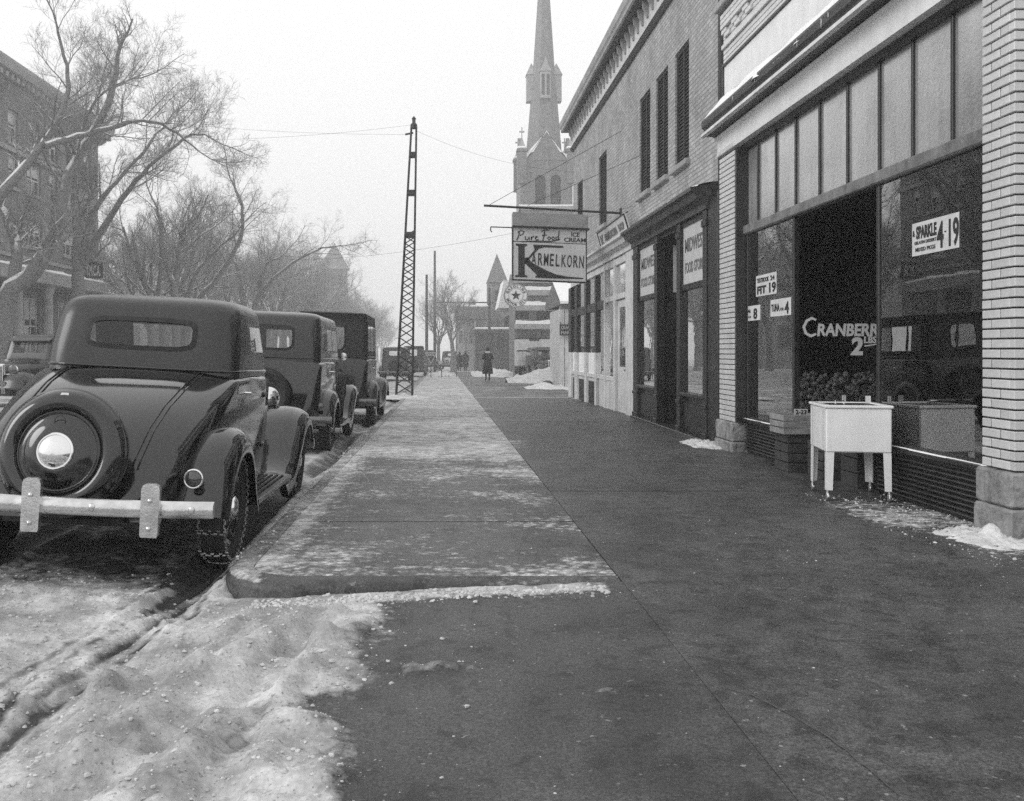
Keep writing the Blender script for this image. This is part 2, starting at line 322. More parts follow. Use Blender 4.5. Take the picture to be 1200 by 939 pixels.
def obj(name, mb, mat, parent=None, smooth=False, label=None, cat=None, group=None, kind=None, fix=True, loc=None):
    me = mb.mesh(name) if isinstance(mb, MB) else mb
    if fix and isinstance(mb, MB): fixn(me)
    if mat is not None and not me.materials: me.materials.append(M[mat] if isinstance(mat, str) else mat)
    if smooth:
        if smooth is True: me.shade_smooth() if hasattr(me, 'shade_smooth') else None
        else: me.shade_smooth(); me.set_sharp_from_angle(angle=math.radians(smooth))
    o = bpy.data.objects.new(name, me); COL.objects.link(o)
    if parent is not None:
        o.parent = parent
        if parent.name in WORLDROOT: o.location = -parent.location
    if loc is not None: o.location = loc if parent is None or parent.name not in WORLDROOT else Vector(loc)-parent.location
    for k, v in (('label', label), ('category', cat), ('group', group), ('kind', kind)):
        if v: o[k] = v
    return o
def inst(o, parent, loc, rot=None, scale=None):
    c = bpy.data.objects.new(o.name.split('.')[0], o.data); COL.objects.link(c); c.parent = parent; c.location = loc
    if rot: c.rotation_euler = rot
    if scale: c.scale = scale
    return c
def thing(name, loc, label, cat, group=None, world=False, rz=0.0):
    o = bpy.data.objects.new(name, None); COL.objects.link(o); o.location = loc; o.rotation_euler = (0, 0, rz); o.empty_display_size = 0.2
    o['label'] = label; o['category'] = cat
    if group: o['group'] = group
    if world: WORLDROOT.add(o.name)
    return o
def text_mesh(s, size, ext=0.002, width=1.0, bold=0.0, align='LEFT', shear=0.0):
    """lettering in the XZ plane, reading towards +X, facing -Y"""
    c = bpy.data.curves.new('lettering', 'FONT'); c.body = s; c.size = size; c.extrude = ext; c.offset = bold; c.align_x = align; c.shear = shear; c.resolution_u = 3
    o = bpy.data.objects.new('lettering', c); COL.objects.link(o)
    bpy.context.view_layer.update()
    me = bpy.data.meshes.new_from_object(o.evaluated_get(bpy.context.evaluated_depsgraph_get()))
    bpy.data.objects.remove(o); bpy.data.curves.remove(c)
    me.transform(Matrix.Diagonal((width, 1, 1, 1))); me.transform(Matrix.Rotation(PI/2, 4, 'X')); me.name = 'lettering'
    return me
def lettering(s, size, at, face, mat, parent=None, width=1.0, bold=0.0, align='LEFT', name='lettering', fit=None, ext=0.002, shear=0.0, tilt=0.0):
    """face: '-y' towards the camera end of the street, '-x' towards the street from the right-hand shops"""
    me = text_mesh(s, size, ext, width, bold, align, shear)
    if fit:
        xs = [v.co.x for v in me.vertices]; k = fit/(max(xs)-min(xs)); me.transform(Matrix.Diagonal((k, 1, 1, 1)))
    if tilt: me.transform(Matrix.Rotation(tilt, 4, 'Y'))
    if face == '-x': me.transform(Matrix.Rotation(-PI/2, 4, 'Z'))
    me.transform(Matrix.Translation(at))
    return obj(name, me, mat, parent)
def strokes(polys, w, at, sx, sz, face, mat, parent, name='lettering', t=0.004):
    """brush-drawn letters: polylines in unit coordinates, flat ribbons"""
    mb = MB()
    for pl in polys:
        pts = [Vector((p[0]*sx, 0, p[1]*sz)) for p in pl]; ww = [(p[2] if len(p) > 2 else 1.0)*w for p in pl]
        L_, R_ = [], []
        for i, p in enumerate(pts):
            d = pts[min(i+1, len(pts)-1)]-pts[max(i-1, 0)]; d.normalize(); nrm = Vector((-d.z, 0, d.x))*ww[i]*0.5
            L_.append(p+nrm); R_.append(p-nrm)
        for yy in (0, -t): mb.grid([[v+Vector((0, yy, 0)) for v in L_], [v+Vector((0, yy, 0)) for v in R_]])
    me = mb.mesh(name)
    if face == '-x': me.transform(Matrix.Rotation(-PI/2, 4, 'Z'))
    me.transform(Matrix.Translation(at))
    return obj(name, me, mat, parent)
def fb(x, y, s, o=4, z=0.0): return noise.fractal(Vector((x*s, y*s, z)), 0.9, 2.0, o)
def sstep(a, b, x):
    t = max(0.0, min(1.0, (x-a)/(b-a))) if a != b else float(x > a); return t*t*(3-2*t)
def setattr_snow(me, fn, name='snow'):
    a = me.attributes.new(name, 'FLOAT', 'POINT')
    a.data.foreach_set('value', [fn(v.co) for v in me.vertices])
# ------------------------------------------------------------------ the ground
def steps(a, b, d0, grow, dmax):
    out = [a]; d = d0
    while out[-1] < b: out.append(min(b, out[-1]+d)); d = min(dmax, d*grow)
    return out
def base_h(x, y):
    if x <= -1.25: r = -KERB+0.052*min(3.6, -1.25-x)*(1-0.10*min(3.6, -1.25-x))
    elif x < 0.96: r = -KERB*(0.96-x)/2.21
    else: r = 0.0
    return g(y)+r
def snowcov(x, y):
    """how much snow lies on the street and the alley mouth"""
    n = fb(x, y, 1.1, 4, 3.1)
    if abs(x+1.30) < 0.055 and abs(y-4.70) < 0.14: return 0.0
    if x > -1.25:                                     # alley crossing: snow thins out towards the swept concrete
        c = sstep(-0.12+0.25*n, -0.62+0.25*n, x)
        dt = (x+0.62)-(y-2.9)*0.12+0.20*math.sin((y-2.6)*1.1); c -= 0.30*math.exp(-(dt/0.09)**4)*sstep(4.6, 4.1, y)
        c = max(c*1.2, 0.8*sstep(4.68, 4.80, y+0.03*n)*(1-sstep(0.80, 0.95, x)))
        c = max(c, 0.55*math.exp(-((x+0.02-0.2*n)/0.2)**2-((y-3.72)/0.07)**2))
        c = max(c, 0.42*math.exp(-((x-0.62)/0.10)**2-((y-3.35)/0.05)**2))
        if y > 4.7 and x < -0.9: c = max(c, 0.7)
        return c
    c = 1.02+0.40*n
    for xr in (-1.47, -2.83): c -= (0.30 if y < 4.7 else 0.62)*math.exp(-((x-xr+0.05*math.sin(y*0.9))/0.13)**2)*sstep(-0.35, 0.25, n+0.25)
    c = c+(1.2-c)*sstep(-1.42, -1.25, x)*(y < 5.2)
    if y < 6: dd = x+1.50-0.10*math.sin((y-4.0)*0.8)+0.05*(4.7-y); c -= math.exp(-(dd/0.26)**4)*(0.22+0.30*math.sin(dd*58))
    if 4.7 < y < 10: c -= 0.6*sstep(-1.35, -1.5, x)*sstep(-3.1, -2.9, x)*sstep(4.7, 5.6, y)*(1-sstep(8.8, 9.8, y))  # thins snow under the coupe, partly to paint in its shadow
    if y > 10: c -= 0.18*sstep(-1.9, -1.4, x)
    if x < -3.4: c -= 0.22+0.2*fb(x*0.9, y*0.12, 1.0, 3, 7.0)
    return max(0.0, c)
def street_h(x, y):
    z = base_h(x, y); c = snowcov(x, y)*(1-0.72*sstep(4.2, 4.7, y)*sstep(-1.35, -1.1, x))
    z += 0.022*sstep(4.3, 4.85, y)*sstep(-1.4, -1.2, x)*sstep(0.9, -0.2, x)
    far = 1-sstep(9, 22, y)
    z += c*(0.026+0.026*fb(x, y, 1.4, 4)+far*(0.024*fb(x, y, 3.0, 3, 1.0)+0.010*fb(x, y, 11.0, 2, 2.0)+0.012*abs(fb(x, y, 6.0, 2, 6.0))))
    if y < 7.0 and c > 0.05:                                 # broken crust: crumbly cells of two sizes
        k = min(1.0, c)*(1-sstep(6.0, 7.0, y)); w = 0.5+fb(x, y, 1.7, 2, 8.0)
        v1 = noise.voronoi(Vector((x*9+0.6*fb(x, y, 4.0, 2, 1.5), y*9, 0.0)))[0]; v2 = noise.voronoi(Vector((x*24, y*24, 3.0)))[0]
        z += k*max(0.15, min(1.2, w))*(0.050*(0.55-v1[0])*(1 if v1[1]-v1[0] > 0.08 else 0.6)+0.020*(0.55-v2[0]))
    if far > 0 and x < -0.1:
        wob = 0.05*math.sin(y*0.9)
        for xr in (-1.47, -2.83):
            d = x-xr+wob; z += far*(0.6 if y < 4.7 else 1.0)*(-0.045*math.exp(-(d/0.085)**2)+0.024*math.exp(-((abs(d)-0.17)/0.06)**2))
        d = x+1.50-0.10*math.sin((y-4.0)*0.8)+0.05*(4.7-y); wn = math.exp(-(d/0.26)**4)*sstep(6.3, 5.4, y)
        z += far*wn*(0.0045*math.sin(d*58+0.6*fb(x, y, 1.5))+0.003*math.sin(d*97+y*2.0)-0.012)
        # a turn-in track across the gutter, ridged on both sides
        d = (x+0.95)-(y-3.1)*0.30; z += far*sstep(4.7, 4.2, y)*(-0.030*math.exp(-(d/0.09)**2)+0.030*math.exp(-((abs(d)-0.19)/0.07)**2))
        d = (x+0.62)-(y-2.9)*0.12+0.20*math.sin((y-2.6)*1.1); wn = sstep(4.6, 4.1, y); z += wn*(-0.030*math.exp(-(d/0.075)**4)+0.004*math.sin(y*70)*math.exp(-(d/0.075)**4)+0.018*math.exp(-((abs(d)-0.13)/0.045)**2))
        # the drain hole beside the kerb end
        z -= 0.13*math.exp(-((x+1.30)/0.06)**4-((y-4.70)/0.15)**4)
        for (cx, cy, rr, hh) in CLODS: z += hh*math.exp(-((x-cx)**2+(y-cy)**2)/(rr*rr))
    return z
CLODS = [(random.uniform(-1.7, -0.35), random.uniform(2.4, 4.6), random.uniform(0.03, 0.09), random.uniform(0.012, 0.05)) for _ in range(46)]
ys = steps(-3.0, 2.3, 0.4, 1.0, 0.4)[:-1]+steps(2.3, 5.5, 0.0135, 1.0, 0.0135)[:-1]+steps(5.5, 7.2, 0.022, 1.0, 0.022)[:-1]+steps(7.2, 260.0, 0.025, 1.05, 6.0)
xs = steps(-15.0, -3.4, 0.5, 1.0, 0.5)[:-1]+steps(-3.4, -2.4, 0.024, 1.0, 0.024)[:-1]+steps(-2.4, -1.25, 0.0145, 1.0, 0.0145)
mb = MB().grid([[(x, y, street_h(x, y)) for x in xs] for y in ys]); me = mb.mesh('road'); setattr_snow(me, lambda c: snowcov(c.x, c.y))
obj('road', me, 'street', smooth=True, kind='structure')
ys2 = [y for y in ys if y <= 5.6]; xs2 = steps(-1.25, 0.3, 0.0145, 1.0, 0.0145)[:-1]+steps(0.3, 0.961, 0.03, 1.0, 0.03)
def drive_h(x, y): return street_h(x, y)-0.05*sstep(4.93, 5.1, y)*sstep(-1.24, -1.1, x)
mb = MB().grid([[(x, y, drive_h(x, y)) for x in xs2] for y in ys2]); me = mb.mesh('alley_crossing'); setattr_snow(me, lambda c: snowcov(c.x, c.y))
obj('alley_crossing', me, 'alley', smooth=True, kind='structure')
# the wide land under everything, reaching to the horizon
xs3 = [-420, -200, -90, -40, -24, -15.2, -1.4, 4.6, 14, 40, 90, 200, 420]; ys3 = [-60, -20, 0, 20, 40, 70, 110, 170, 260, 400, 600, 760]
obj('ground', MB().grid([[(x, y, g(y)-0.24) for x in xs3] for y in ys3]), 'field', kind='structure')
# far sidewalk, tree lawn across the street
def verge_h(x, y): return g(y)-0.05+0.05*fb(x, y, 0.8, 3)
mb = MB().grid([[(x, y, verge_h(x, y)) for x in steps(-27.0, -15.05, 0.7, 1.0, 0.7)] for y in steps(8.0, 260.0, 0.9, 1.05, 8.0)])
me = mb.mesh('verge'); setattr_snow(me, lambda c: 0.8+0.3*fb(c.x, c.y, 0.5)); obj('verge', me, 'street', smooth=True, kind='structure')
obj('kerb', MB().box(-15.2, -15.0, 8, 260, -3.0, -2.99).box(-15.05, -15.0, 8, 8.01, -0.3, -0.05), 'kerb', kind='structure') if False else None

# near kerb with its rounded end at the alley
def kerb_path():
    pts = [(-1.25, y) for y in steps(5.36, 75.0, 0.4, 1.03, 2.0)][::-1]
    cx, cy, r = -0.80, 5.36, 0.45
    pts += [(cx-r*math.cos(a), cy-r*math.sin(a)) for a in [PI/2*i/12 for i in range(1, 13)]]
    pts += [(x, 4.91) for x in steps(-0.7, 0.955, 0.1, 1.0, 0.1)]
    return pts
kp = kerb_path(); rows = []
for i, (x, y) in enumerate(kp):
    a, b = kp[max(i-1, 0)], kp[min(i+1, len(kp)-1)]; d = Vector((b[0]-a[0], b[1]-a[1], 0)).normalized(); nrm = Vector((-d.y, d.x, 0))     # towards the walk
    top = g(y)+0.004*fb(x, y, 3.0); w = 0.155
    bump = 0.012*fb(x, y, 6.0, 3, 5.0)
    o = Vector((x, y, 0))-nrm*bump
    rows.append([o+Vector((0, 0, top-0.34)), o+Vector((0, 0, top-0.05)), o+nrm*0.008+Vector((0, 0, top-0.028)), o+nrm*0.022+Vector((0, 0, top-0.012)), o+nrm*0.045+Vector((0, 0, top-0.003)), o+nrm*0.07+Vector((0, 0, top)), Vector((x, y, 0))+nrm*w+Vector((0, 0, top)), Vector((x, y, 0))+nrm*w+Vector((0, 0, top-0.34))])
mb = MB().grid(rows); me = mb.mesh('kerb'); fixn(me)
setattr_snow(me, lambda c: 0.0 if c.z < g(c.y)-0.02 else max(0.15, (0.72 if c.x < -1.0 else 0.2)+0.25*fb(c.x, c.y, 1.5)))
obj('kerb', me, 'kerb', smooth=40, kind='structure')

# sidewalk of concrete slabs over a bed
def snow_left(x, y):
    n = fb(x, y, 0.9, 4, 9.0)
    c = 0.33+0.10*sstep(6.2, 9.5, y)+0.60*sstep(10.2, 12.2, y)+0.45*n
    c = max(c, (0.74+0.2*n)*sstep(-0.72-0.15*n, -1.0, x))
    return max(0.0, min(1.05, c))
def snow_right(x, y):
    n = fb(x, y, 0.8, 4, 4.0)
    c = 0.03+0.10*n
    c = max(c, (0.42+0.3*n)*sstep(3.0, 3.4, x+0.2*n)*sstep(5.0, 5.6, y)*(1-sstep(7.6, 8.2, y)))
    c = max(c, 0.5*sstep(3.3, 3.8, x)*sstep(11.8, 12.4, y)*(1-sstep(13.6, 14.2, y)))
    c = max(c, (0.33+0.35*n)*sstep(11.2, 11.6, y)*sstep(0.6, 0.0, x-1.0)) if y < 28 else c
    if y > 27.3: c = max(c, 0.72*math.exp(-((y-28.0)/0.45)**2), 0.30+0.3*n)
    return max(0.0, c)
bed = MB().grid([[(x, y, g(y)-0.05) for x in (-1.09, 0.0, 0.96)] for y in steps(5.5, 76, 1.0, 1.0, 1.0)]).grid([[(x, y, g(y)-0.05) for x in (0.96, 2.5, 4.2)] for y in steps(-6, 76, 1.0, 1.0, 1.0)])
me = bed.mesh('sidewalk'); setattr_snow(me, lambda c: 0.0)
walk = obj('sidewalk', me, 'kerb', kind='structure')
def slab(x0, x1, y0, y1, fn, res, corner=False, seam=0.003):
    xs = [x0+seam+(x1-x0-2*seam)*i/max(2, int((x1-x0)/res)) for i in range(max(2, int((x1-x0)/res))+1)]
    ys = [y0+seam+(y1-y0-2*seam)*i/max(2, int((y1-y0)/res)) for i in range(max(2, int((y1-y0)/res))+1)]
    dz = random.uniform(-0.003, 0.003); mb = MB(); rows = []
    def wx(x, y):
        if corner and y < 5.36:
            lo = -0.80-math.sqrt(max(0.0, 0.295**2-(5.36-y)**2))
            return lo+(x-x0)/(x1-x0)*(x1-lo)
        return x
    n, m = len(xs), len(ys)
    for y in [ys[0]]+ys+[ys[-1]]: rows.append([(wx(x, y), y, g(y)+dz) for x in [xs[0]]+xs+[xs[-1]]])
    for i, r in enumerate(rows):
        for j, p in enumerate(r):
            if i in (0, m+1) or j in (0, n+1): r[j] = (p[0], p[1], p[2]-0.045)
    mb.grid(rows); me = mb.mesh('paving_slab'); setattr_snow(me, lambda c: fn(c.x, c.y))
    return obj('paving_slab', me, 'concrete', walk)
ye = [5.065, 6.75, 9.0, 11.4, 13.8, 16.3, 18.8, 21.3, 23.8, 26.3, 28.0]
for a, b in zip(ye, ye[1:]): slab(-1.093, 0.9595, a, b, snow_left, 0.10, corner=a < 5.2)
ye = [-6.0, 1.35, 5.28, 8.3, 11.4, 14.4, 17.4, 20.4, 23.4, 26.4, 28.0]
for a, b in zip(ye, ye[1:]):
    if b < 5.5: slab(0.9605, 9.0 if a < 0 else 14.0, a, b, snow_right, 0.16)
    else: slab(0.9605, 4.1, a, b, snow_right, 0.12)
for a in range(28, 74, 4): slab(0.9605, 4.6, a, a+4, snow_right, 0.3)
for a in range(28, 74, 4): slab(-1.093, 0.9595, a, a+4, lambda x, y: 1.0+0.2*fb(x, y, 0.7), 0.3)
# a long crack through the near slab
ck = [P3(838, 805, 1), P3(880, 815, 1), P3(930, 840, 1), P3(975, 868, 1), P3(1010, 895, 1), P3(1060, 939, 1)]
pts = []
for v in ck:
    d = v-Vector((0, 0, CAMZ)); t = CAMZ/(-d.z-SLOPE*d.y); pts.append(Vector((d.x*t, d.y*t, 0)))
fine = []
for a, b in zip(pts, pts[1:]):
    for i in range(8):
        q = a.lerp(b, i/8); fine.append(q+Vector((0.012*fb(q.x, q.y, 9.0), 0.012*fb(q.x, q.y, 9.0, 4, 4.0), 0)))
mb = MB(); mb.grid([[q+Vector((-0.0025, 0, g(q.y)+0.0036)) for q in fine], [q+Vector((0.0025, 0, g(q.y)+0.0036)) for q in fine]])
obj('crack', mb, 'mortar', walk)
def crack(x0, y0, x1, y1, seed, w=0.0018):
    mb = MB(); A, B = [], []; n = 40
    for i in range(n+1):
        t = i/n; x = x0+(x1-x0)*t+0.05*fb(t, seed, 3.0, 5); y = y0+(y1-y0)*t+0.05*fb(t, seed+7, 3.0, 5); z = g(y)+0.0036
        A.append((x-w, y-w, z)); B.append((x+w, y+w, z))
    obj('crack', mb.grid([A, B]), 'mortar', walk)
crack(1.7, 3.95, 3.1, 4.05, 1.0); crack(2.2, 5.9, 2.5, 8.2, 2.0); crack(1.0, 7.4, 3.6, 7.1, 3.0); crack(-0.5, 6.8, 0.9, 8.1, 4.0); crack(1.9, 8.4, 1.5, 11.3, 5.0)

# heaps of shovelled snow
def heap(cx, cy, rx, ry, h, seed, label, mat='snowdirty', base=None, res=28):
    rows = []
    for i in range(res+1):
        row = []
        for j in range(res+1):
            u, v = i/res*2-1, j/res*2-1; rr = math.sqrt(u*u+v*v)
            x, y = cx+u*rx, cy+v*ry
            k = max(0.0, 1-rr*(1+0.35*fb(u, v, 1.6, 3, seed)))
            z = h*(k**0.8)*(0.75+0.7*fb(x, y, 2.2/max(rx, 0.3), 4, seed))+0.12*h*fb(x, y, 9.0/max(rx, .3), 4, seed+3)*(k > 0)
            row.append((x, y, (base if base is not None else g(y))+z-0.02))
        rows.append(row)
    return obj('snow_heap', MB().grid(rows), mat, smooth=True, label=label, cat='snow', kind='stuff')
heap(3.62, 6.10, 0.32, 0.42, 0.11, 1.0, 'low heap of white snow against the white brick pier by the louvres')
heap(3.60, 12.75, 0.30, 0.85, 0.10, 2.0, 'thin heap of snow beside the far white brick pier')
heap(5.3, 45.0, 2.2, 2.2, 0.85, 5.0, 'tall lumpy snow bank in front of the white van')
heap(4.1, 37.0, 0.9, 2.4, 0.22, 6.0, 'flat trodden snow patch on the walk before the gas station')
heap(-1.15, 27.8, 0.9, 0.8, 0.16, 7.0, 'small mound of snow round the foot of the lattice pole')
heap(3.6, 62.0, 1.7, 6.0, 0.55, 8.0, 'long snow bank behind the person in the dark coat')
heap(-0.1, 66.0, 1.0, 6.0, 0.25, 9.0, 'low snow ridge on the tree lawn near the triangular sign')

# crumbs and clods of frozen snow: thousands of small lumps, joined
def crumbs(n, fx, fy, hfn, cfn, smin, smax, power, label):
    ico = _ball((0, 0, 0), 1.0, 6, 4, (1, 1, 1)); mb = MB(); made = 0; tries = 0
    while made < n and tries < n*12:
        tries += 1; x, y = fx(), fy(); c = cfn(x, y)
        if random.random() > c: continue
        s = smin+(smax-smin)*random.random()**power; z = hfn(x, y); q = random.random()*6.28; ca, sa = math.cos(q), math.sin(q); vs = []
        kx, ky, kz = random.uniform(.7, 1.3), random.uniform(.7, 1.3), random.uniform(.45, .8)
        for v in ico[0]:
            r = 1+0.35*random.uniform(-1, 1); u, w = v[0]*kx*r, v[1]*ky*r; vs.append((x+s*(u*ca-w*sa), y+s*(u*sa+w*ca), z+s*(v[2]*kz*r+0.15)))
        mb.add(vs, ico[1]); made += 1
    return obj('snow_crumbs', mb, 'snowgrit', label=label, cat='snow', kind='stuff', fix=False)
crumbs(8500, lambda: random.uniform(-3.3, 0.35), lambda: 2.3+3.2*random.random()**1.2, lambda x, y: street_h(x, y), lambda x, y: (0.75*snowcov(x, y)+0.02 if y < 4.9 or x < -1.25 else 0.0), 0.002, 0.012, 6.0, 'loose frozen crumbs strewn over the churned snow at the alley mouth')
crumbs(1000, lambda: random.uniform(-1.0, 0.85), lambda: random.gauss(4.80, 0.055), lambda x, y: street_h(x, y), lambda x, y: (1.0 if y < 4.89 else 0.0), 0.003, 0.017, 4.0, 'line of snow clods lying along the foot of the alley kerb')
crumbs(1500, lambda: -1.25+0.55*random.random()**1.8, lambda: random.uniform(5.4, 16), lambda x, y: g(y), lambda x, y: snow_left(x, y), 0.002, 0.013, 4.0, 'loose snow crumbs along the top of the street kerb')
crumbs(700, lambda: 3.86-0.75*random.random()**1.5, lambda: random.uniform(5.3, 8.2), lambda x, y: g(y), lambda x, y: 0.3+snow_right(x, y), 0.002, 0.012, 4.0, 'thin scatter of snow crumbs on the walk under the white cooler')
crumbs(240, lambda: random.uniform(-0.4, 3.4), lambda: random.uniform(2.4, 9.0), lambda x, y: (g(y) if (x > 0.96 or y > 5.1) else street_h(x, y)), lambda x, y: (0 if 4.85 < y < 5.1 and x < 1 else 0.6), 0.0015, 0.006, 4.0, 'few single snow crumbs on the bare concrete')
# ------------------------------------------------------------------ the near store: white glazed brick piers, louvred bulkheads, big windows
SX = 3.85                                                  # plane of the shop windows
st = thing('brick_store', (4.2, 9.2, 0), 'single-storey store with white glazed brick piers and long ribbed transom window', 'shop', world=True)
def part(name, mb, mat, parent=None, **k): return obj(name, mb, mat, parent or st, **k)
BR = MB().cham(-0.0315, 0.0315, -0.0985, 0.0985, -0.0275, 0.0275, 0.004)     # stretcher on a street face
BRH = MB().cham(-0.0315, 0.0315, -0.0475, 0.0475, -0.0275, 0.0275, 0.004)    # header
BRE = MB().cham(-0.0985, 0.0985, -0.0315, 0.0315, -0.0275, 0.0275, 0.004)
BREH = MB().cham(-0.0475, 0.0475, -0.0315, 0.0315, -0.0275, 0.0275, 0.004)
# near pier
core = part('pier', MB().box(3.745, 4.05, 6.012, 6.345, 0.40, 3.80), 'mortar')
mesh_b = {}
for k, b in (('s', BR), ('h', BRH), ('e', BRE), ('eh', BREH)):
    mesh_b[k] = b.mesh('brick'); fixn(mesh_b[k]); mesh_b[k].materials.append(M['whitebrick'])
def brick(kind, loc, parent):
    o = bpy.data.objects.new('brick', mesh_b[kind]); COL.objects.link(o); o.parent = parent
    o.location = Vector(loc)+Vector((random.uniform(-0.0012, 0.0012), random.uniform(-0.0012, 0.0012), 0)); o.rotation_euler = (random.uniform(-.004, .004), 0, random.uniform(-.006, .006))
z = 0.445; i = 0
while z < 3.74:
    y0 = 6.006
    lay = (('s', 0.197), ('h', 0.095), ) if i % 2 == 0 else (('h', 0.095), ('s', 0.197))
    y = 6.012
    for kd, w in lay: brick(kd, (3.735, y+w/2+0.012, z), core); y += w+0.0135
    x = 3.705+0.0985 if i % 2 else 3.705+0.0475
    if i % 2 == 0: brick('eh', (3.7515+0.0045, 6.006, z), core); brick('e', (3.7515+0.05+0.0135+0.0985, 6.006, z), core)
    else: brick('e', (3.7515+0.052, 6.006, z), core); brick('eh', (3.7515+0.052+0.0985+0.0135+0.0475, 6.006, z), core)
    z += 0.0667; i += 1
def stone(x0, x1, y0, y1, z0, z1, seed, parent=None):
    n = 10; mb = MB(); rows = []
    def P(u, v, face):
        return None
    mb = MB().cham(x0, x1, y0, y1, z0, z1, 0.015); me = mb.mesh('base_stone'); b = bmesh.new(); b.from_mesh(me)
    bmesh.ops.subdivide_edges(b, edges=b.edges[:], cuts=5, use_grid_fill=True)
    for v in b.verts:
        k = noise.fractal(v.co*6+Vector((seed, 0, 0)), 0.8, 2.0, 4); v.co += Vector((-0.014*k-0.004, -0.012*k, 0.008*k))
    bmesh.ops.recalc_face_normals(b, faces=b.faces); b.to_mesh(me); b.free()
    return obj('base_stone', me, 'stone', parent or st, smooth=30)
stone(3.675, 4.06, 5.955, 6.36, 0.175, 0.405, 1.0); stone(3.665, 4.06, 5.945, 6.365, -0.16, 0.168, 2.0)
# far pier (its bricks only a few pixels high: real bricks joined)
part('far_pier', MB().box(3.745, 4.05, 11.73, 12.37, 0.25, 3.80), 'mortar')
mb = MB(); z = 0.32; i = 0
while z < 3.78:
    y = 11.715
    for w in ((0.2, 0.2, 0.2) if i % 2 == 0 else (0.095, 0.2, 0.2, 0.095)):
        mb.cham(3.7035, 3.7665, y, y+w, z-0.028, z+0.028, 0.004); y += w+0.0135
    for w, x in ((0.095, 3.775), (0.15, 3.88)): mb.cham(x, x+w, 11.70, 11.76, z-0.028, z+0.028, 0.004); mb.cham(x, x+w, 12.34, 12.40, z-0.028, z+0.028, 0.004)
    z += 0.0667; i += 1
part('pier_bricks', mb, 'whitebrick', kind='stuff')
stone(3.67, 4.06, 11.70, 12.40, 0.04, 0.285, 3.0); stone(3.66, 4.06, 11.69, 12.41, -0.22, 0.033, 4.0)
# walls that close the building: south wall to the alley, back, roof, party wall
part('wall', MB().box(4.05, 12.0, 6.02, 6.30, -0.2, 5.3).box(3.9, 12.0, 12.1, 12.38, -0.2, 5.3).box(11.9, 12.0, 6.2, 12.2, -0.2, 5.3), 'brick2y')
part('roof', MB().box(4.0, 12.0, 6.1, 12.3, 4.9, 5.0), 'slate')
# bulkheads with slats
def bulk(y0, y1, zt):
    b = part('bulkhead', MB().box(SX+0.02, SX+0.10, y0, y1, -0.20, zt), 'ironblack')
    z = g((y0+y1)/2)+0.05
    sl = None; zz = z
    while zz < zt-0.03:
        if sl is None:
            m_ = MB(); m_.prism_y([(SX+0.025, -0.004), (SX-0.022, -0.011), (SX-0.026, -0.004), (SX-0.022, 0.001), (SX+0.025, 0.011)], y0+0.02, y1-0.02); sl = part('slat', m_, 'louver', b, loc=(0, 0, zz))
        else: inst(sl, b, (0, 0, zz))
        zz += 0.0385
    part('sill', MB().cham(SX-0.05, SX+0.12, y0, y1, zt, zt+0.045, 0.008), 'ironblack')
bulk(6.345, 8.14, 0.345); bulk(10.07, 11.72, 0.30)
part('bulkhead', MB().box(SX, 5.2, 10.03, 10.07, -0.2, 0.30).box(SX, 5.2, 8.14, 8.18, -0.2, 0.345), 'ironblack')
def ledge_snow(name, y0, y1, xa, xb, z, h, label, seed=0.0, parent=None, n=None, slope=0.0, drop=0.0):
    """a strip of snow lying on a ledge, with an uneven edge"""
    n = n or int((y1-y0)/0.06)+2; rows = []
    for i in range(n+1):
        y = y0+(y1-y0)*i/n; e = 0.16*fb(y, seed, 2.0, 3, seed); hh = max(0.003, h*(0.9+0.5*fb(y, seed+3, 1.2, 3))); xo = xa+abs(xb-xa)*max(0, 0.10+e)*(1 if xb > xa else -1)
        rows.append([(xo, y, z-drop*max(0, 0.5+e)), (xo+(xb-xa)*0.10, y, z+hh*0.75), (xo+(xb-xo)*0.45, y, z+hh+slope*0.45), (xb, y, z+hh*0.95+slope), (xb, y, z-0.002)])
    return obj(name, MB().grid(rows), 'snow', parent or st, smooth=True)
ledge_snow('ledge_snow', 6.36, 8.1, SX-0.05, SX-0.005, 0.387, 0.007, '', 1.0)
ledge_snow('ledge_snow', 10.1, 11.68, SX-0.05, SX-0.01, 0.342, 0.006, '', 2.0)
# window framing
for y in (6.345, 8.11, 10.07, 11.604): part('window_post', MB().cham(SX-0.015, SX+0.05, y, y+0.05, 0.34, 2.68, 0.006), 'ironblack')
part('window_rail', MB().box(SX-0.012, SX+0.04, 6.39, 8.11, 0.39, 0.42), 'ironblack'); part('window_rail', MB().box(SX-0.012, SX+0.04, 10.12, 11.66, 0.345, 0.375), 'ironblack')
def pane(y0, y1, z0, z1, x=SX, mat='pane', parent=None): return part('pane', MB().box(x, x+0.006, y0, y1, z0, z1), mat, parent)
pane(6.395, 8.108, 0.42, 2.66); pane(10.122, 11.602, 0.375, 2.66)
part('pane', MB().box(3.90, 5.2, 10.085, 10.091, 0.345, 2.64), 'pane'); part('pane', MB().box(3.90, 5.2, 8.118, 8.124, 0.39, 2.64), 'pane')
part('door', MB().box(5.16, 5.21, 8.35, 9.9, -0.05, 2.62), 'ironblack')
# interior
part('interior', MB().box(8.5, 8.52, 6.3, 12.1, -0.1, 2.9).box(3.95, 8.5, 12.02, 12.06, -0.1, 2.9).box(4.06, 8.5, 6.31, 6.34, -0.1, 2.9).box(3.86, 8.5, 6.31, 12.05, 2.74, 2.78).box(3.95, 5.15, 6.36, 8.1, 0.30, 0.34).box(3.95, 5.15, 10.1, 12.0, 0.26, 0.30).box(5.25, 8.5, 6.3, 12.05, -0.15, -0.10), 'dark')
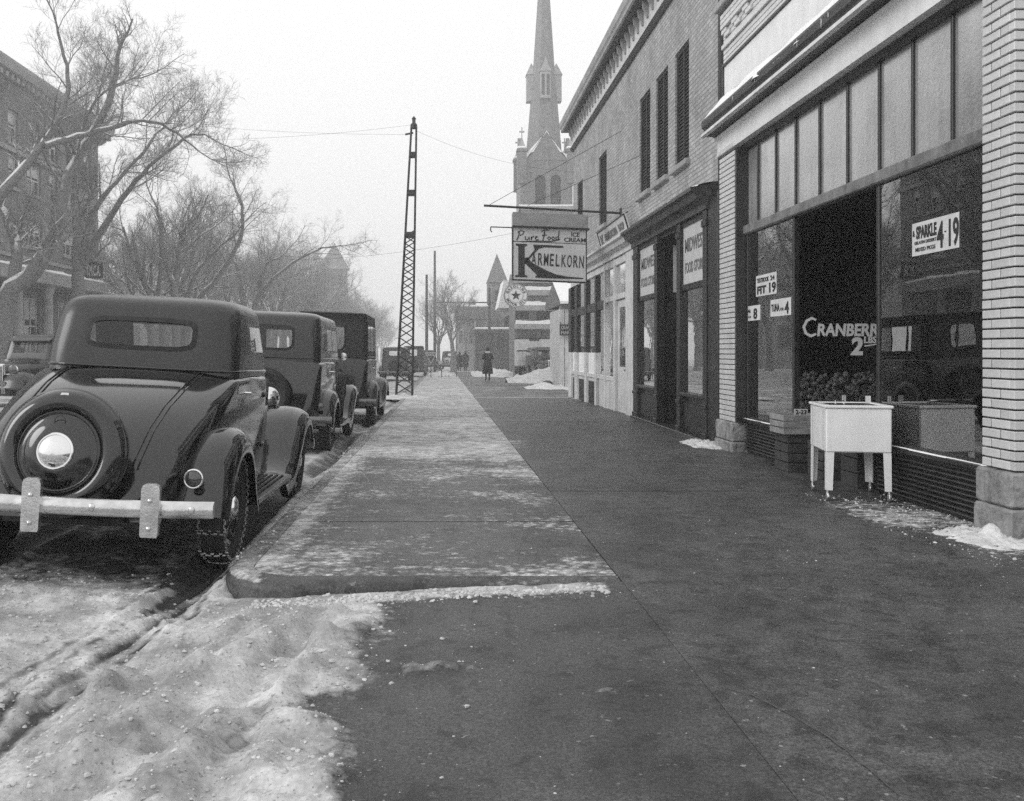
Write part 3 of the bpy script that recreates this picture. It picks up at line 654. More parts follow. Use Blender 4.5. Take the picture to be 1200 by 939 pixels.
# transom bar, ribbed panes, mullions
part('transom_bar', MB().cham(SX-0.055, SX+0.06, 6.33, 11.72, 2.665, 2.775, 0.012), 'woodgrey')
ty = [11.86, 11.27, 10.67, 10.07, 9.43, 8.78, 8.14, 7.56, 6.97, 6.40]; ty = [11.69]+ty[1:-1]+[6.35]
for i, (b, a) in enumerate(zip(ty, ty[1:])):
    o = part('transom_pane', MB().box(SX+0.018, SX+0.026, a+0.012, b-0.012, 2.775, 3.74), 'prism'); 
for y in ty[1:-1]: part('mullion', MB().cham(SX-0.005, SX+0.035, y-0.016, y+0.016, 2.775, 3.74, 0.004), 'ironblack')
part('jamb', MB().box(3.712, SX+0.055, 11.655, 11.698, 0.29, 3.745), 'ironblack'); part('jamb', MB().box(SX-0.03, SX+0.05, 6.335, 6.36, 2.775, 3.74), 'ironblack')
# head: dark soffit, white fascia, dark cornice with snow, white signboard, brick parapet with dentils, coping
part('soffit', MB().prism_y([(SX-0.04, 3.74), (SX+0.12, 3.74), (SX+0.12, 3.80), (SX-0.06, 3.80)], 6.33, 11.72), 'ironblack')
part('capital', MB().cham(3.685, 4.05, 11.69, 12.41, 3.79, 3.86, 0.01), 'whitepaint')
part('fascia', MB().prism_y([(3.70, 3.802), (4.1, 3.802), (4.1, 4.06), (3.66, 4.06), (3.66, 4.035), (3.69, 4.015), (3.70, 3.99)], 5.99, 12.42), 'whitepanel')
part('cornice', MB().prism_y([(3.69, 4.062), (4.1, 4.062), (4.1, 4.42), (3.50, 4.30), (3.49, 4.27), (3.50, 4.20), (3.53, 4.17), (3.55, 4.10), (3.52, 4.085), (3.64, 4.085)], 5.95, 12.46), 'corn_dark')
part('cornice_moulding', MB().prism_y([(3.488, 4.08), (3.53, 4.065), (3.545, 4.10), (3.50, 4.125)], 5.94, 12.47), 'whitepaint')
ledge_snow('cornice_snow', 5.96, 12.47, 3.47, 3.76, 4.27, 0.085, '', 4.0, slope=0.24, drop=0.06)
mb = MB()
for k in range(9):
    y = random.choice((10.4, 10.55, 9.2, 8.4, 11.2, 7.5))+random.uniform(-.12, .12); L_ = random.uniform(0.03, 0.11)
    mb.tube([(3.495, y, 4.27), (3.493, y, 4.27-L_*0.5), (3.492, y, 4.27-L_)], [0.006, 0.004, 0.001], 5)
part('icicles', mb, 'snow', kind='stuff')
part('signboard', MB().cham(3.765, 3.80, 6.05, 12.33, 4.50, 4.99, 0.006), 'whitepanel')
part('signboard_edge', MB().box(3.74, 3.79, 12.335, 12.36, 4.50, 5.02).box(3.74, 3.79, 6.04, 12.335, 4.992, 5.02), 'corn_dark')
part('wall', MB().box(3.80, 4.1, 5.99, 12.40, 4.40, 5.72), 'mortar')
mb = MB(); z = 5.06; i = 0
while z < 5.72:
    y = 6.0+(0.1 if i % 2 else 0.0)
    out = 0.0 if z < 5.24 else (0.03 if z < 5.32 else (0.0 if z < 5.5 else 0.045))
    while y < 12.38:
        w = min(0.2, 12.39-y)
        dent = 0.03 if (5.36 < z < 5.47 and (int((y-6.0)/0.2) % 2 == 0)) else 0.0
        if w > 0.03: mb.cham(3.772-out-dent, 3.83, y, y+w, z-0.0295, z+0.0295, 0.004)
        y += 0.2135
    z += 0.0667; i += 1
part('parapet_bricks', mb, 'whitebrick', kind='stuff')
part('coping', MB().cham(3.66, 4.15, 5.94, 12.45, 5.74, 5.84, 0.012), 'stonetrim')
ledge_snow('coping_snow', 5.94, 12.46, 3.64, 4.1, 5.84, 0.09, '', 5.0, drop=0.03)
# writing on the glass and posters
strokes_C = [[(0.9, 0.9, .8), (0.6, 1.0), (0.25, 0.85), (0.05, 0.5), (0.2, 0.15), (0.55, 0.0), (0.9, 0.12, .8)]]
yy = 10.078
def px_on_y(px, py, Y=yy): return P3(px, py, Y)
a = px_on_y(941, 394); b = px_on_y(958, 373)
strokes(strokes_C, 0.030, a, (b.x-a.x), (b.z-a.z), '-y', 'white', st, 'window_lettering')
a = px_on_y(957, 393.5); b = px_on_y(1029, 393.5); me_l = lettering('RANBERR', 0.185, a, '-y', 'white', st, fit=(b.x-a.x), bold=0.006, name='window_lettering', shear=0.12)
a = px_on_y(997, 415.5); lettering('2', 0.26, a, '-y', 'white', st, bold=0.010, name='window_lettering', shear=0.1)
a = px_on_y(1012, 402); lettering('LBS', 0.10, a, '-y', 'white', st, bold=0.003, fit=0.14, name='window_lettering', shear=0.1)
a = px_on_y(1013, 406.5); part('window_lettering', MB().add([a, a+Vector((0.13, 0, 0.02)), a+Vector((0.13, 0, 0.034)), a+Vector((0, 0, 0.014))], [(0, 1, 2, 3)]), 'white')
def poster(px0, py0, px1, py1, label, lines, plane=SX-0.006, skew=0.0):
    """a paper sign on the shop glass: corners top-left (px0,py0) and bottom-right (px1,py1) in the photograph, put on the window plane"""
    Ya, Yb = plane*F/(px0-VX), plane*F/(px1-VX); za = PZ(py0, Ya); zb = PZ(py1, Yb)
    o = thing('poster', (plane, Yb, zb), label, 'poster', world=True)
    wdt = Ya-Yb; hgt = za-zb
    obj('sheet', MB().cham(plane-0.001, plane+0.002, Yb, Ya, zb, za, 0.0004), 'paper', o)
    for s, u, v, sz, fw, bold in lines:
        lettering(s, sz*hgt, (plane-0.0035, Ya-u*wdt, zb+v*hgt), '-x', 'ink', o, fit=fw*wdt, bold=bold, ext=0.0008)
    return o
poster(1069, 263, 1124, 290, 'white paper window poster reading SPARKLE 4-19', [('SPARKLE', 0.10, 0.52, 0.50, 0.45, 0.006), ('&', 0.02, 0.60, 0.26, 0.05, 0.002), ('GELATIN DESSERT', 0.06, 0.34, 0.13, 0.48, 0.001), ('MIXED PKGS', 0.08, 0.12, 0.16, 0.44, 0.001), ('4', 0.56, 0.12, 1.05, 0.14, 0.008), ('19', 0.76, 0.12, 1.05, 0.20, 0.008), ('-', 0.71, 0.45, 0.4, 0.035, 0.0)])
poster(886, 324, 910, 344, 'squarish paper notice above two smaller ones in the window', [('TEXTBOOK', 0.06, 0.66, 0.28, 0.6, 0.003), ('24', 0.72, 0.66, 0.3, 0.2, 0.003), ('FIT', 0.06, 0.12, 0.5, 0.45, 0.006), ('19', 0.6, 0.12, 0.6, 0.32, 0.006)])
poster(903, 352, 927, 369, 'wide paper notice with a large 4 in the window', [('TUNA', 0.05, 0.30, 0.6, 0.42, 0.004), ('FOR', 0.5, 0.30, 0.25, 0.16, 0.001), ('4', 0.72, 0.12, 0.95, 0.2, 0.006)])
poster(871, 360, 891, 375, 'small paper notice with an 8 beside the dark window frame', [('SUGAR', 0.05, 0.55, 0.3, 0.42, 0.002), ('PER LB', 0.05, 0.2, 0.2, 0.42, 0.001), ('8', 0.62, 0.12, 0.95, 0.22, 0.006)])
# things in the window: produce heaped behind the return glass, a slatted basket front, price tags
def fruitheap(x0, x1, y0, y1, zb, h, n, label, r=(0.028, 0.04)):
    mb = MB()
    for k in range(n):
        u, v = random.random(), random.random(); x, y = x0+(x1-x0)*u, y0+(y1-y0)*v
        top = h*(0.35+0.65*v)*(0.9+0.2*random.random()); rr = random.uniform(*r)
        mb.ball((x, y, zb+top-random.random()*0.05), rr, 8, 6, (1, 1, random.uniform(.8, 1.0)))
    return obj('fruit_heap', mb, 'fruit', smooth=True, label=label, cat='fruit', kind='stuff')
fruitheap(3.95, 5.1, 10.15, 10.9, 0.36, 0.58, 460, 'dark heaped fruit behind the window lettered CRANBERR')
fruitheap(4.0, 4.5, 6.5, 7.9, 0.40, 0.16, 200, 'dark fruit on the display shelf behind the pane with the SPARKLE poster')
fruitheap(4.2, 4.9, 6.45, 7.4, 0.55, 0.50, 260, 'higher heap of fruit banked up behind the slatted basket', (0.03, 0.045))
def basket(Y0, Y1):
    o = thing('slatted_basket', (3.93, Y0, 0.34), 'pale slatted basket standing inside the shop window behind price tags', 'basket', world=True)
    y = Y0
    while y < Y1-0.01:
        obj('slat', MB().cham(3.93, 3.938, y, y+0.028, 0.36, 0.66, 0.002), 'crate', o); y += 0.034
    obj('rim', MB().cham(3.926, 3.942, Y0-0.01, Y1+0.005, 0.62, 0.655, 0.003).cham(3.926, 3.942, Y0-0.01, Y1+0.005, 0.37, 0.40, 0.003), 'crate', o)
    obj('body', MB().box(3.94, 4.2, Y0, Y1, 0.35, 0.64), 'cratedark', o)
basket(6.62, 7.30)
for i, (px, py) in enumerate(((1060, 468), (1092, 473), (1130, 479))):
    Y = 3.92*F/(px-VX); p = P3(px, py, Y)
    obj('price_tag', MB().cham(3.915, 3.919, Y-0.022, Y+0.022, p.z-0.035, p.z+0.03, 0.0008), 'paper', label='small white price tag clipped above the goods inside the shop window', cat='price tag', group='price tags in the shop window')
# ------------------------------------------------------------------ the two-storey building with the food store and the white shop
WX = 4.06; BY0, BY1 = 13.45, 28.7
b2 = thing('brick_building', (6.0, 21.0, 0), 'two-storey pale brick building with tall dark shuttered windows and deep bracketed eaves', 'building', world=True)
def bp2(name, mb, mat, parent=None, **k): return obj(name, mb, mat, parent or b2, **k)
def wall_x(name, x, th, y0, y1, z0, z1, holes, mat, parent):
    """street-facing wall with openings [(ya,yb,za,zb)] and real reveals"""
    ys_ = sorted({y0, y1}|{h[i] for h in holes for i in (0, 1)}); zs_ = sorted({z0, z1}|{h[i] for h in holes for i in (2, 3)})
    mb = MB()
    for a, b in zip(ys_, ys_[1:]):
        for c, d in zip(zs_, zs_[1:]):
            if any(h[0] <= a and b <= h[1] and h[2] <= c and d <= h[3] for h in holes): continue
            mb.add([(x, a, c), (x, b, c), (x, b, d), (x, a, d)], [(0, 1, 2, 3)])
    for (a, b, c, d) in holes:
        s = 1 if th > 0 else -1
        mb.add([(x, a, c), (x, b, c), (x, b, d), (x, a, d), (x+th, a, c), (x+th, b, c), (x+th, b, d), (x+th, a, d)], [(0, 1, 5, 4), (1, 2, 6, 5), (2, 3, 7, 6), (3, 0, 4, 7)])
    return obj(name, mb, mat, parent, fix=False)
wins = [(15.20, 16.12, 4.37, 6.36), (16.62, 17.56, 4.37, 6.36), (18.04, 19.02, 4.37, 6.36), (22.85, 23.95, 4.37, 6.20), (26.75, 27.85, 4.37, 6.20)]
wall_x('wall', WX, 0.12, BY0, BY1, 3.25, 7.50, wins, 'brick2', b2)
bp2('wall', MB().box(WX+0.16, 12, BY0+0.002, BY0+0.2, -0.3, 8.3).box(WX+0.16, 12, BY1-0.2, BY1-0.002, -0.5, 8.3).box(11.8, 12.0, BY0+0.2, BY1-0.2, -0.5, 8.3).box(WX+0.0, WX+0.16, BY0, BY0+0.004, -0.3, 8.2).box(WX, WX+0.16, BY1-0.004, BY1, -0.5, 8.2), 'brick2y')
bp2('roof', MB().box(WX+0.1, 12.0, BY0+0.01, BY1-0.01, 8.22, 8.34), 'slate')
for (a, b, c, d) in wins:
    w = bp2('window', MB().box(WX+0.085, WX+0.10, a+0.003, b-0.003, c+0.003, d-0.003), 'dark')
    f = MB(); f.box(WX+0.03, WX+0.085, a+0.004, a+0.06, c+0.004, d-0.004).box(WX+0.03, WX+0.085, b-0.06, b-0.004, c+0.004, d-0.004).box(WX+0.03, WX+0.084, a+0.06, b-0.06, d-0.06, d-0.004).box(WX+0.03, WX+0.084, a+0.06, b-0.06, c+0.004, c+0.06).box(WX+0.035, WX+0.08, (a+b)/2-0.025, (a+b)/2+0.025, c+0.06, d-0.06)
    obj('frame', f, 'shutter', w)
    sl = None; z = c+0.09
    while z < d-0.08:
        if sl is None: sl = obj('shutter_slat', MB().prism_y([(WX+0.045, -0.028), (WX+0.052, -0.030), (WX+0.078, 0.026), (WX+0.072, 0.030)], a+0.062, b-0.062), 'shutter', w, loc=(0, 0, z))
        else: inst(sl, w, (0, 0, z))
        z += 0.062
    bp2('window_sill', MB().cham(WX-0.09, WX+0.08, a-0.08, b+0.08, c-0.10, c-0.002, 0.01), 'stonetrim')
# eaves: frieze with brackets, soffit, fascia, gutter
EX = 3.70
bp2('frieze', MB().box(WX-0.05, WX-0.004, BY0, BY1, 7.42, 8.03), 'whitepaint')
bp2('frieze_moulding', MB().prism_y([(WX-0.11, 7.47), (WX-0.05, 7.39), (WX-0.004, 7.39), (WX-0.004, 7.50), (WX-0.09, 7.50)], BY0-0.02, BY1+0.02), 'corn_dark')
bk = None; y = BY0+0.15
while y < BY1-0.1:
    if bk is None: bk = bp2('bracket', MB().prism_y([(WX-0.051, 7.70), (WX-0.08, 7.70), (WX-0.10, 7.80), (WX-0.15, 7.88), (WX-0.17, 8.02), (WX-0.051, 8.02)], -0.045, 0.045), 'greypaint', loc=(0, y, 0))
    else:
        c = inst(bk, b2, Vector((0, y, 0))-b2.location)
    y += 0.44
bp2('soffit', MB().box(EX+0.05, WX-0.003, BY0-0.25, BY1+0.25, 8.035, 8.07), 'corn_dark')
bp2('eave_fascia', MB().prism_y([(EX+0.05, 8.03), (EX+0.01, 8.05), (EX, 8.12), (EX-0.03, 8.16), (EX-0.05, 8.28), (EX-0.05, 8.31), (WX, 8.36), (WX, 8.075), (EX+0.05, 8.072)], BY0-0.27, BY1+0.27), 'stonetrim')
ledge_snow('eave_snow', BY0-0.2, BY1+0.25, EX-0.04, WX, 8.32, 0.05, '', 6.0, parent=b2, slope=0.04)
# slot between the two buildings: added black filler for its shade, and a downpipe
bp2('slot_shade_fill', MB().box(4.75, 4.85, 12.4, 13.46, -0.3, 8.0), 'ironblack')
bp2('downpipe', MB().tube([(4.02, 13.28, -0.1), (4.02, 13.28, 7.6)], 0.055, 10), 'iron')
bp2('corner_post', MB().cham(3.86, 4.10, 12.95, 13.44, -0.25, 3.45, 0.015), 'ironblack')
# --- dark food-store front
FX = 3.90
fr = MB()
for a, b in ((13.46, 13.64), (14.98, 15.16), (16.58, 16.76), (18.25, 18.62)):
    fr.cham(FX-0.06, FX+0.10, a, b, -0.30, 3.27, 0.01); fr.cham(FX-0.08, FX+0.10, a-0.015, b+0.015, 0.34, 0.40, 0.008); fr.cham(FX-0.08, FX+0.10, a-0.015, b+0.015, 3.02, 3.12, 0.008); fr.cham(FX-0.08, FX+0.10, a-0.015, b+0.015, -0.30, -0.02, 0.008)
front = bp2('food_store_front', fr, 'ironblack')
for a, b in ((13.642, 14.978), (16.762, 18.248)):
    bp2('bulkhead', MB().box(FX+0.02, FX+0.08, a, b, -0.30, 0.47).box(FX-0.005, FX+0.03, a+0.1, b-0.1, -0.06, 0.36), 'ironblack', front)
    bp2('sill', MB().cham(FX-0.07, FX+0.1, a, b, 0.472, 0.53, 0.01), 'ironblack', front)
    bp2('window_bar', MB().cham(FX-0.03, FX+0.06, a, b, 2.16, 2.26, 0.01), 'ironblack', front); bp2('window_bar', MB().box(FX-0.02, FX+0.05, a, b, 3.19, 3.27), 'ironblack', front)
    bp2('pane', MB().box(FX+0.015, FX+0.021, a, b, 0.53, 2.16), 'pane', front)
    bp2('sign_pane', MB().box(FX+0.01, FX+0.016, a, b, 2.26, 3.19), 'signgrey', front)
    lettering('MIDWEST', 0.30, (FX+0.006, b-0.10, 2.78), '-x', 'inkgrey', front, fit=b-a-0.2, bold=0.006)
    lettering('FOOD STORES', 0.24, (FX+0.006, b-0.10, 2.44), '-x', 'inkgrey', front, fit=b-a-0.2, bold=0.004)
bp2('entry_recess', MB().box(5.0, 5.04, 15.1, 16.7, -0.3, 3.3).box(FX+0.11, 5.0, 15.10, 15.13, -0.3, 3.3).box(FX+0.11, 5.0, 16.62, 16.65, -0.3, 3.3).box(FX, 5.0, 15.13, 16.62, 3.2, 3.3), 'ironblack', front)
bp2('door', MB().box(4.86, 4.90, 15.35, 16.3, -0.1, 2.05).box(4.85, 4.91, 15.2, 15.33, -0.1, 3.1).box(4.85, 4.91, 16.32, 16.5, -0.1, 3.1), 'ironblack', front)
bp2('transom_pane', MB().box(4.84, 4.85, 15.33, 16.32, 2.15, 3.05), 'signgrey', front)
bp2('side_pane', MB().box(4.15, 4.75, 16.60, 16.61, 2.25, 3.1), 'signgrey', front)
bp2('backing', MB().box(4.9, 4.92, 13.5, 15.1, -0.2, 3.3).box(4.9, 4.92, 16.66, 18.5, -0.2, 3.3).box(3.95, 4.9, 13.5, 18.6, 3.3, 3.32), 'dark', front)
bp2('doorstep', MB().cham(FX-0.12, 5.0, 13.46, 18.62, -0.4, -0.10, 0.01), 'ironblack')
def shop_cornice(y0, y1, mat, seed):
    bp2('shop_cornice', MB().prism_y([(FX-0.02, 3.27), (FX-0.08, 3.27), (FX-0.08, 3.36), (FX-0.14, 3.40), (FX-0.20, 3.42), (FX-0.24, 3.50), (FX-0.30, 3.53), (FX-0.30, 3.58), (WX-0.002, 3.66), (WX-0.002, 3.27)], y0, y1), mat)
    ledge_snow('cornice_snow', y0, y1, FX-0.31, WX-0.01, 3.585, 0.04, '', seed, parent=b2, slope=0.05, drop=0.02)
shop_cornice(13.40, 18.70, 'corn_dark', 11.0); shop_cornice(18.72, 28.3, 'whitepaint', 12.0)
# --- white shop front with half curtains
wf = MB()
def post(a, b, z0=-0.35, z1=3.27, o=0.05): wf.cham(FX-o, FX+0.08, a, b, z0, z1, 0.008)
for a, b in ((18.63, 19.45), (20.70, 20.84), (21.95, 22.07)): post(a, b)
wf.cham(FX-0.03, FX+0.07, 19.45, 27.9, 3.10, 3.262, 0.008).cham(FX-0.035, FX+0.07, 19.45, 22.0, 2.33, 2.45, 0.008)
wf.cham(FX-0.02, FX+0.06, 20.84, 27.9, 0.50, 0.60, 0.006).box(FX, FX+0.06, 20.84, 23.0, -0.35, 0.5)
wfr = bp2('white_shop_front', wf, 'whitepaint')
dk = MB()
for a, b in ((23.25, 23.45), (24.85, 25.15), (26.6, 27.0), (27.8, 28.3)): dk.cham(FX-0.045, FX+0.08, a, b, 1.15, 3.10, 0.008)
dk.cham(FX-0.03, FX+0.07, 22.07, 28.2, 2.20, 2.42, 0.01)
bp2('dark_mullions', dk, 'ironblack', wfr)
for a, b in ((23.25, 23.45), (24.85, 25.15), (26.6, 27.0), (27.8, 28.3)): bp2('post', MB().cham(FX-0.05, FX+0.08, a, b, -0.35, 1.149, 0.01), 'whitepaint', wfr)
for a, b in ((23.46, 24.84), (25.16, 26.58), (27.02, 27.78)):
    bp2('half_curtain', MB().grid([[(FX+0.03+0.012*math.sin(y*38), y, z) for y in steps(a, b, 0.03, 1, 0.03)] for z in (0.60, 1.15)]), 'whitepanel', wfr)
    bp2('bulkhead_panel', MB().box(FX+0.005, FX+0.05, a+0.12, b-0.12, -0.25, 0.40), 'shutter', wfr)
    bp2('bulkhead', MB().box(FX+0.02, FX+0.06, a, b, -0.35, 0.5), 'whitepaint', wfr)
for a, b, c, d in ((20.84, 21.95, 0.60, 2.33), (22.07, 23.25, 0.60, 2.20), (23.46, 24.84, 1.15, 2.20), (25.16, 26.58, 1.15, 2.20), (27.02, 27.78, 1.15, 2.20), (20.84, 21.95, 2.45, 3.10), (22.07, 23.25, 2.42, 3.10), (23.46, 24.84, 2.42, 3.10), (25.16, 26.58, 2.42, 3.10), (19.46, 20.69, 2.45, 3.10)):
    bp2('pane', MB().box(FX+0.02, FX+0.026, a, b, c, d), 'pane', wfr)
bp2('door', MB().cham(FX+0.02, FX+0.07, 19.50, 20.66, -0.30, 2.32, 0.01), 'whitepaint', wfr)
bp2('door_pane', MB().box(FX+0.012, FX+0.018, 19.75, 20.40, 0.85, 2.15), 'pane2', wfr); bp2('door_handle', MB().ball((FX-0.01, 19.62, 0.78), 0.03), 'iron', wfr)
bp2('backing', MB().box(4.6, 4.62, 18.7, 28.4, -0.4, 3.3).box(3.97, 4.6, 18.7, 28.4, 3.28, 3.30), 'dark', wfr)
bp2('half_blind', MB().box(FX+0.10, FX+0.11, 20.86, 23.2, 2.46, 3.08), 'paper', wfr)
bp2('doorstep', MB().cham(FX-0.10, FX+0.2, 18.64, 28.4, -0.5, -0.20, 0.01), 'stone')

# wall board leaning out above the white shop
wsn = thing('wall_sign', (3.85, 20.6, 3.57), 'narrow pale board reading KARMELKORN SHOP leaning out above the white shop cornice', 'sign', world=True)
q = [(3.87, 22.3, 3.60), (3.87, 19.05, 3.60), (3.74, 19.05, 4.03), (3.74, 22.3, 4.03)]
obj('board', MB().add(q+[(x+0.04, y, z+0.012) for x, y, z in q], [(0, 1, 2, 3), (7, 6, 5, 4), (0, 4, 5, 1), (1, 5, 6, 2), (2, 6, 7, 3), (3, 7, 4, 0)]), 'signgrey', wsn)
fr = MB(); 
for i in range(4): fr.bar(Vector(q[i])+Vector((-0.005, 0, 0)), Vector(q[(i+1) % 4])+Vector((-0.005, 0, 0)), 0.022)
obj('frame', fr, 'iron', wsn)
def leaning(s, size, y, z, fit):
    me = text_mesh(s, size, 0.002, 1, 0.006); xs_ = [v.co.x for v in me.vertices]; me.transform(Matrix.Diagonal((fit/(max(xs_)-min(xs_)), 1, 1, 1)))
    me.transform(Matrix.Rotation(-PI/2, 4, 'Z')); me.transform(Matrix.Rotation(-math.atan2(0.13, 0.43), 4, 'Y')); me.transform(Matrix.Translation((3.87-(z-3.60)*0.302-0.012, y, z)))
    obj('lettering', me, 'inkgrey', wsn)
leaning('K', 0.42, 22.15, 3.66, 0.45); leaning('ARMELKORN', 0.22, 21.6, 3.76, 1.5); leaning('SHOP', 0.20, 19.9, 3.77, 0.6)
obj('brace', MB().bar((3.75, 20.2, 4.02), (WX-0.005, 20.2, 4.25), 0.02).bar((3.75, 21.8, 4.02), (WX-0.005, 21.8, 4.25), 0.02), 'iron', wsn)

# hanging sign on its iron pole
KY = 21.0
pole = thing('sign_pole', (WX, KY, 4.35), 'long black iron pole reaching out over the walk, carrying the hanging sign', 'pole', world=True)
pl, pr = P3(567, 241, KY), Vector((WX+0.0, KY, PZ(250, KY)))
obj('rod', MB().tube([pl, pr], 0.026, 8), 'iron', pole); obj('wall_plate', MB().cham(WX-0.02, WX+0.03, KY-0.09, KY+0.09, pr.z-0.12, pr.z+0.12, 0.005), 'iron', pole)
gy = P3(567, 241, KY)
obj('guy_wire', MB().tube([pl+Vector((0.1, 0, 0)), (WX, KY, 6.2)], 0.006, 5), 'iron', pole); obj('guy_wire', MB().tube([pl+Vector((1.0, 0, 0)), (WX, KY-3.0, 5.1)], 0.006, 5), 'iron', pole)
lo = P3(575, 266, KY); obj('hook_arm', MB().tube([lo, P3(603, 267, KY)], 0.014, 6).tube([lo, lo+Vector((0, 0, -0.09)), lo+Vector((0.03, 0, -0.12))], 0.014, 6), 'iron', pole)
hs = thing('hanging_sign', (PX(644, KY), KY, PZ(328, KY)), 'large white hanging sign reading KARMELKORN under a grey hood', 'sign', world=True)
SW = PX(687, KY)-PX(600, KY); S0 = PX(600, KY); ZB, ZT = PZ(327.5, KY), PZ(267, KY)
def tiltm(x, z): return z-(x-S0)*0.040      # the sign hangs a little low on its right
def bd(name, x0, x1, z0, z1, y0, y1, mat, c=0.006):
    mb = MB().cham(x0, x1, y0, y1, z0, z1, c); mb.v = [(x, y, tiltm(x, z)) for x, y, z in mb.v]; return obj(name, mb, mat, hs)
bd('panel', S0+0.02, S0+SW-0.02, ZB, ZT, KY-0.09, KY+0.09, 'signgrey')
for a in ((S0, S0+0.02, ZB-0.02, ZT), (S0+SW-0.02, S0+SW, ZB-0.02, ZT), (S0+0.02, S0+SW-0.02, ZB-0.02, ZB)): bd('frame', *a, KY-0.10, KY+0.10, 'iron', 0.003)
bd('hood', S0+0.005, S0+SW+0.02, ZT+0.03, ZT+0.34, KY-0.16, KY+0.16, 'signhood'); bd('hood_edge', S0-0.005, S0+SW+0.05, ZT, ZT+0.03, KY-0.18, KY+0.18, 'iron', 0.004)
ZM = ZT-(ZT-ZB)*0.27; bd('divider', S0+0.022, S0+SW-0.022, ZM-0.008, ZM+0.008, KY-0.096, KY-0.09, 'iron', 0.002)
for x in (S0+0.18, S0+SW-0.12): obj('hanger', MB().tube([(x, KY, tiltm(x, ZT+0.33)), (x, KY, pl.z+(pr.z-pl.z)*(x-pl.x)/(pr.x-pl.x))], 0.012, 6), 'iron', hs)
ledge = MB()
def flat(polys, name='lettering', mat='ink'):
    """outlines in sign fractions (u right, v up) of the lower panel, 6 mm thick"""
    mb = MB(); Hh = ZM-ZB
    for pg in polys:
        pts = [(S0+u*SW, ZB+v*Hh) for u, v in pg]; n = len(pts)
        mb.add([(x, KY-0.0905, tiltm(x, z)) for x, z in pts]+[(x, KY-0.097, tiltm(x, z)) for x, z in pts], [tuple(range(n, 2*n))]+[(i, (i+1) % n, n+(i+1) % n, n+i) for i in range(n)])
    return obj(name, mb, mat, hs)
flat([[(0.04, 0.06), (0.20, 0.06), (0.20, 0.10), (0.165, 0.13), (0.165, 0.87), (0.20, 0.90), (0.20, 0.94), (0.045, 0.94), (0.045, 0.90), (0.08, 0.87), (0.08, 0.13), (0.04, 0.10)],
      [(0.165, 0.46), (0.30, 0.80), (0.285, 0.87), (0.28, 0.935), (0.68, 0.93), (0.68, 0.875), (0.42, 0.87), (0.35, 0.82), (0.235, 0.56), (0.165, 0.40)],
      [(0.165, 0.56), (0.20, 0.60), (0.27, 0.44), (0.36, 0.36), (0.45, 0.27), (0.58, 0.17), (0.75, 0.12), (0.95, 0.105), (0.95, 0.075), (0.60, 0.06), (0.31, 0.06), (0.31, 0.10), (0.33, 0.13), (0.165, 0.44)]], 'initial_letter')
def signtext(s, u, v, size, fit, H0, H1, mat='ink', bold=0.0, shear=0.0, widths=None):
    x = S0+u*SW; z = H0+v*(H1-H0)
    return lettering(s, size*(H1-H0), (x, KY-0.094, tiltm(x, z)), '-y', mat, hs, fit=fit*SW, bold=bold, shear=shear, ext=0.003, tilt=math.atan(0.040))
for i, ch in enumerate('ARMELKORN'):
    u = 0.255+i*0.079; signtext(ch, u, 0.40-0.004*i, 0.46, 0.062 if ch not in 'LE' else 0.052, ZB, ZM, bold=0.004)
signtext('ICE', 0.785, 0.50, 0.42, 0.11, ZM, ZT, bold=0.003); signtext('CREAM', 0.69, 0.12, 0.42, 0.29, ZM, ZT, bold=0.003)
# the script words, drawn as brush strokes
SCR = [[(0.10, 0.16), (0.13, 0.45), (0.14, 0.72), (0.12, 0.80)], [(0.12, 0.70), (0.16, 0.86), (0.21, 0.78), (0.19, 0.58), (0.15, 0.50)],
       [(0.225, 0.45), (0.23, 0.22), (0.26, 0.18), (0.285, 0.42), (0.29, 0.18)], [(0.315, 0.42), (0.32, 0.18), (0.32, 0.36), (0.355, 0.44)], [(0.375, 0.32), (0.41, 0.40), (0.39, 0.46), (0.37, 0.30), (0.39, 0.17), (0.42, 0.22)],
       [(0.48, 0.10), (0.50, 0.45), (0.51, 0.84)], [(0.46, 0.78), (0.51, 0.90), (0.57, 0.88)], [(0.47, 0.50), (0.54, 0.54)],
       [(0.575, 0.42), (0.55, 0.30), (0.575, 0.18), (0.60, 0.30), (0.575, 0.42)], [(0.63, 0.42), (0.61, 0.30), (0.63, 0.18), (0.655, 0.30), (0.63, 0.42)], [(0.70, 0.42), (0.67, 0.34), (0.68, 0.18), (0.71, 0.26), (0.72, 0.80)],
       [(0.18, 0.06), (0.40, 0.10), (0.60, 0.08), (0.72, 0.20), (0.73, 0.26)]]
strokes([[(u, v*((ZT-ZM)/SW)) for u, v in pl_] for pl_ in SCR], 0.026, (S0-0.06, KY-0.0915, ZM-0.03), SW*0.92, SW, '-y', 'ink', hs, 'script_lettering')

# ------------------------------------------------------------------ in front of the store: the white cooler, crates
ck = thing('drinks_cooler', (3.53, 8.0, g(8.0)+0.003), 'white enamelled cabinet on four splayed legs with castors, before the store', 'cooler', rz=math.radians(-10))
hx, hy = 0.26, 0.30
def tap(mb, k=0.05):
    mb.v = [(x*(1.0+k*(0.78-z)/0.78*0), y, z) for x, y, z in mb.v]; return mb
obj('cabinet', MB().cham(-hx, hx, -hy, hy, 0.405, 0.775, 0.010), 'enamel', ck)
obj('top_rim', MB().cham(-hx-0.012, hx+0.012, -hy-0.012, -hy+0.06, 0.776, 0.80, 0.006).cham(-hx-0.012, hx+0.012, hy-0.06, hy+0.012, 0.776, 0.80, 0.006).cham(-hx-0.012, -hx+0.05, -hy+0.061, hy-0.061, 0.776, 0.80, 0.006).cham(hx-0.05, hx+0.012, -hy+0.061, hy-0.061, 0.776, 0.80, 0.006), 'enamel', ck)
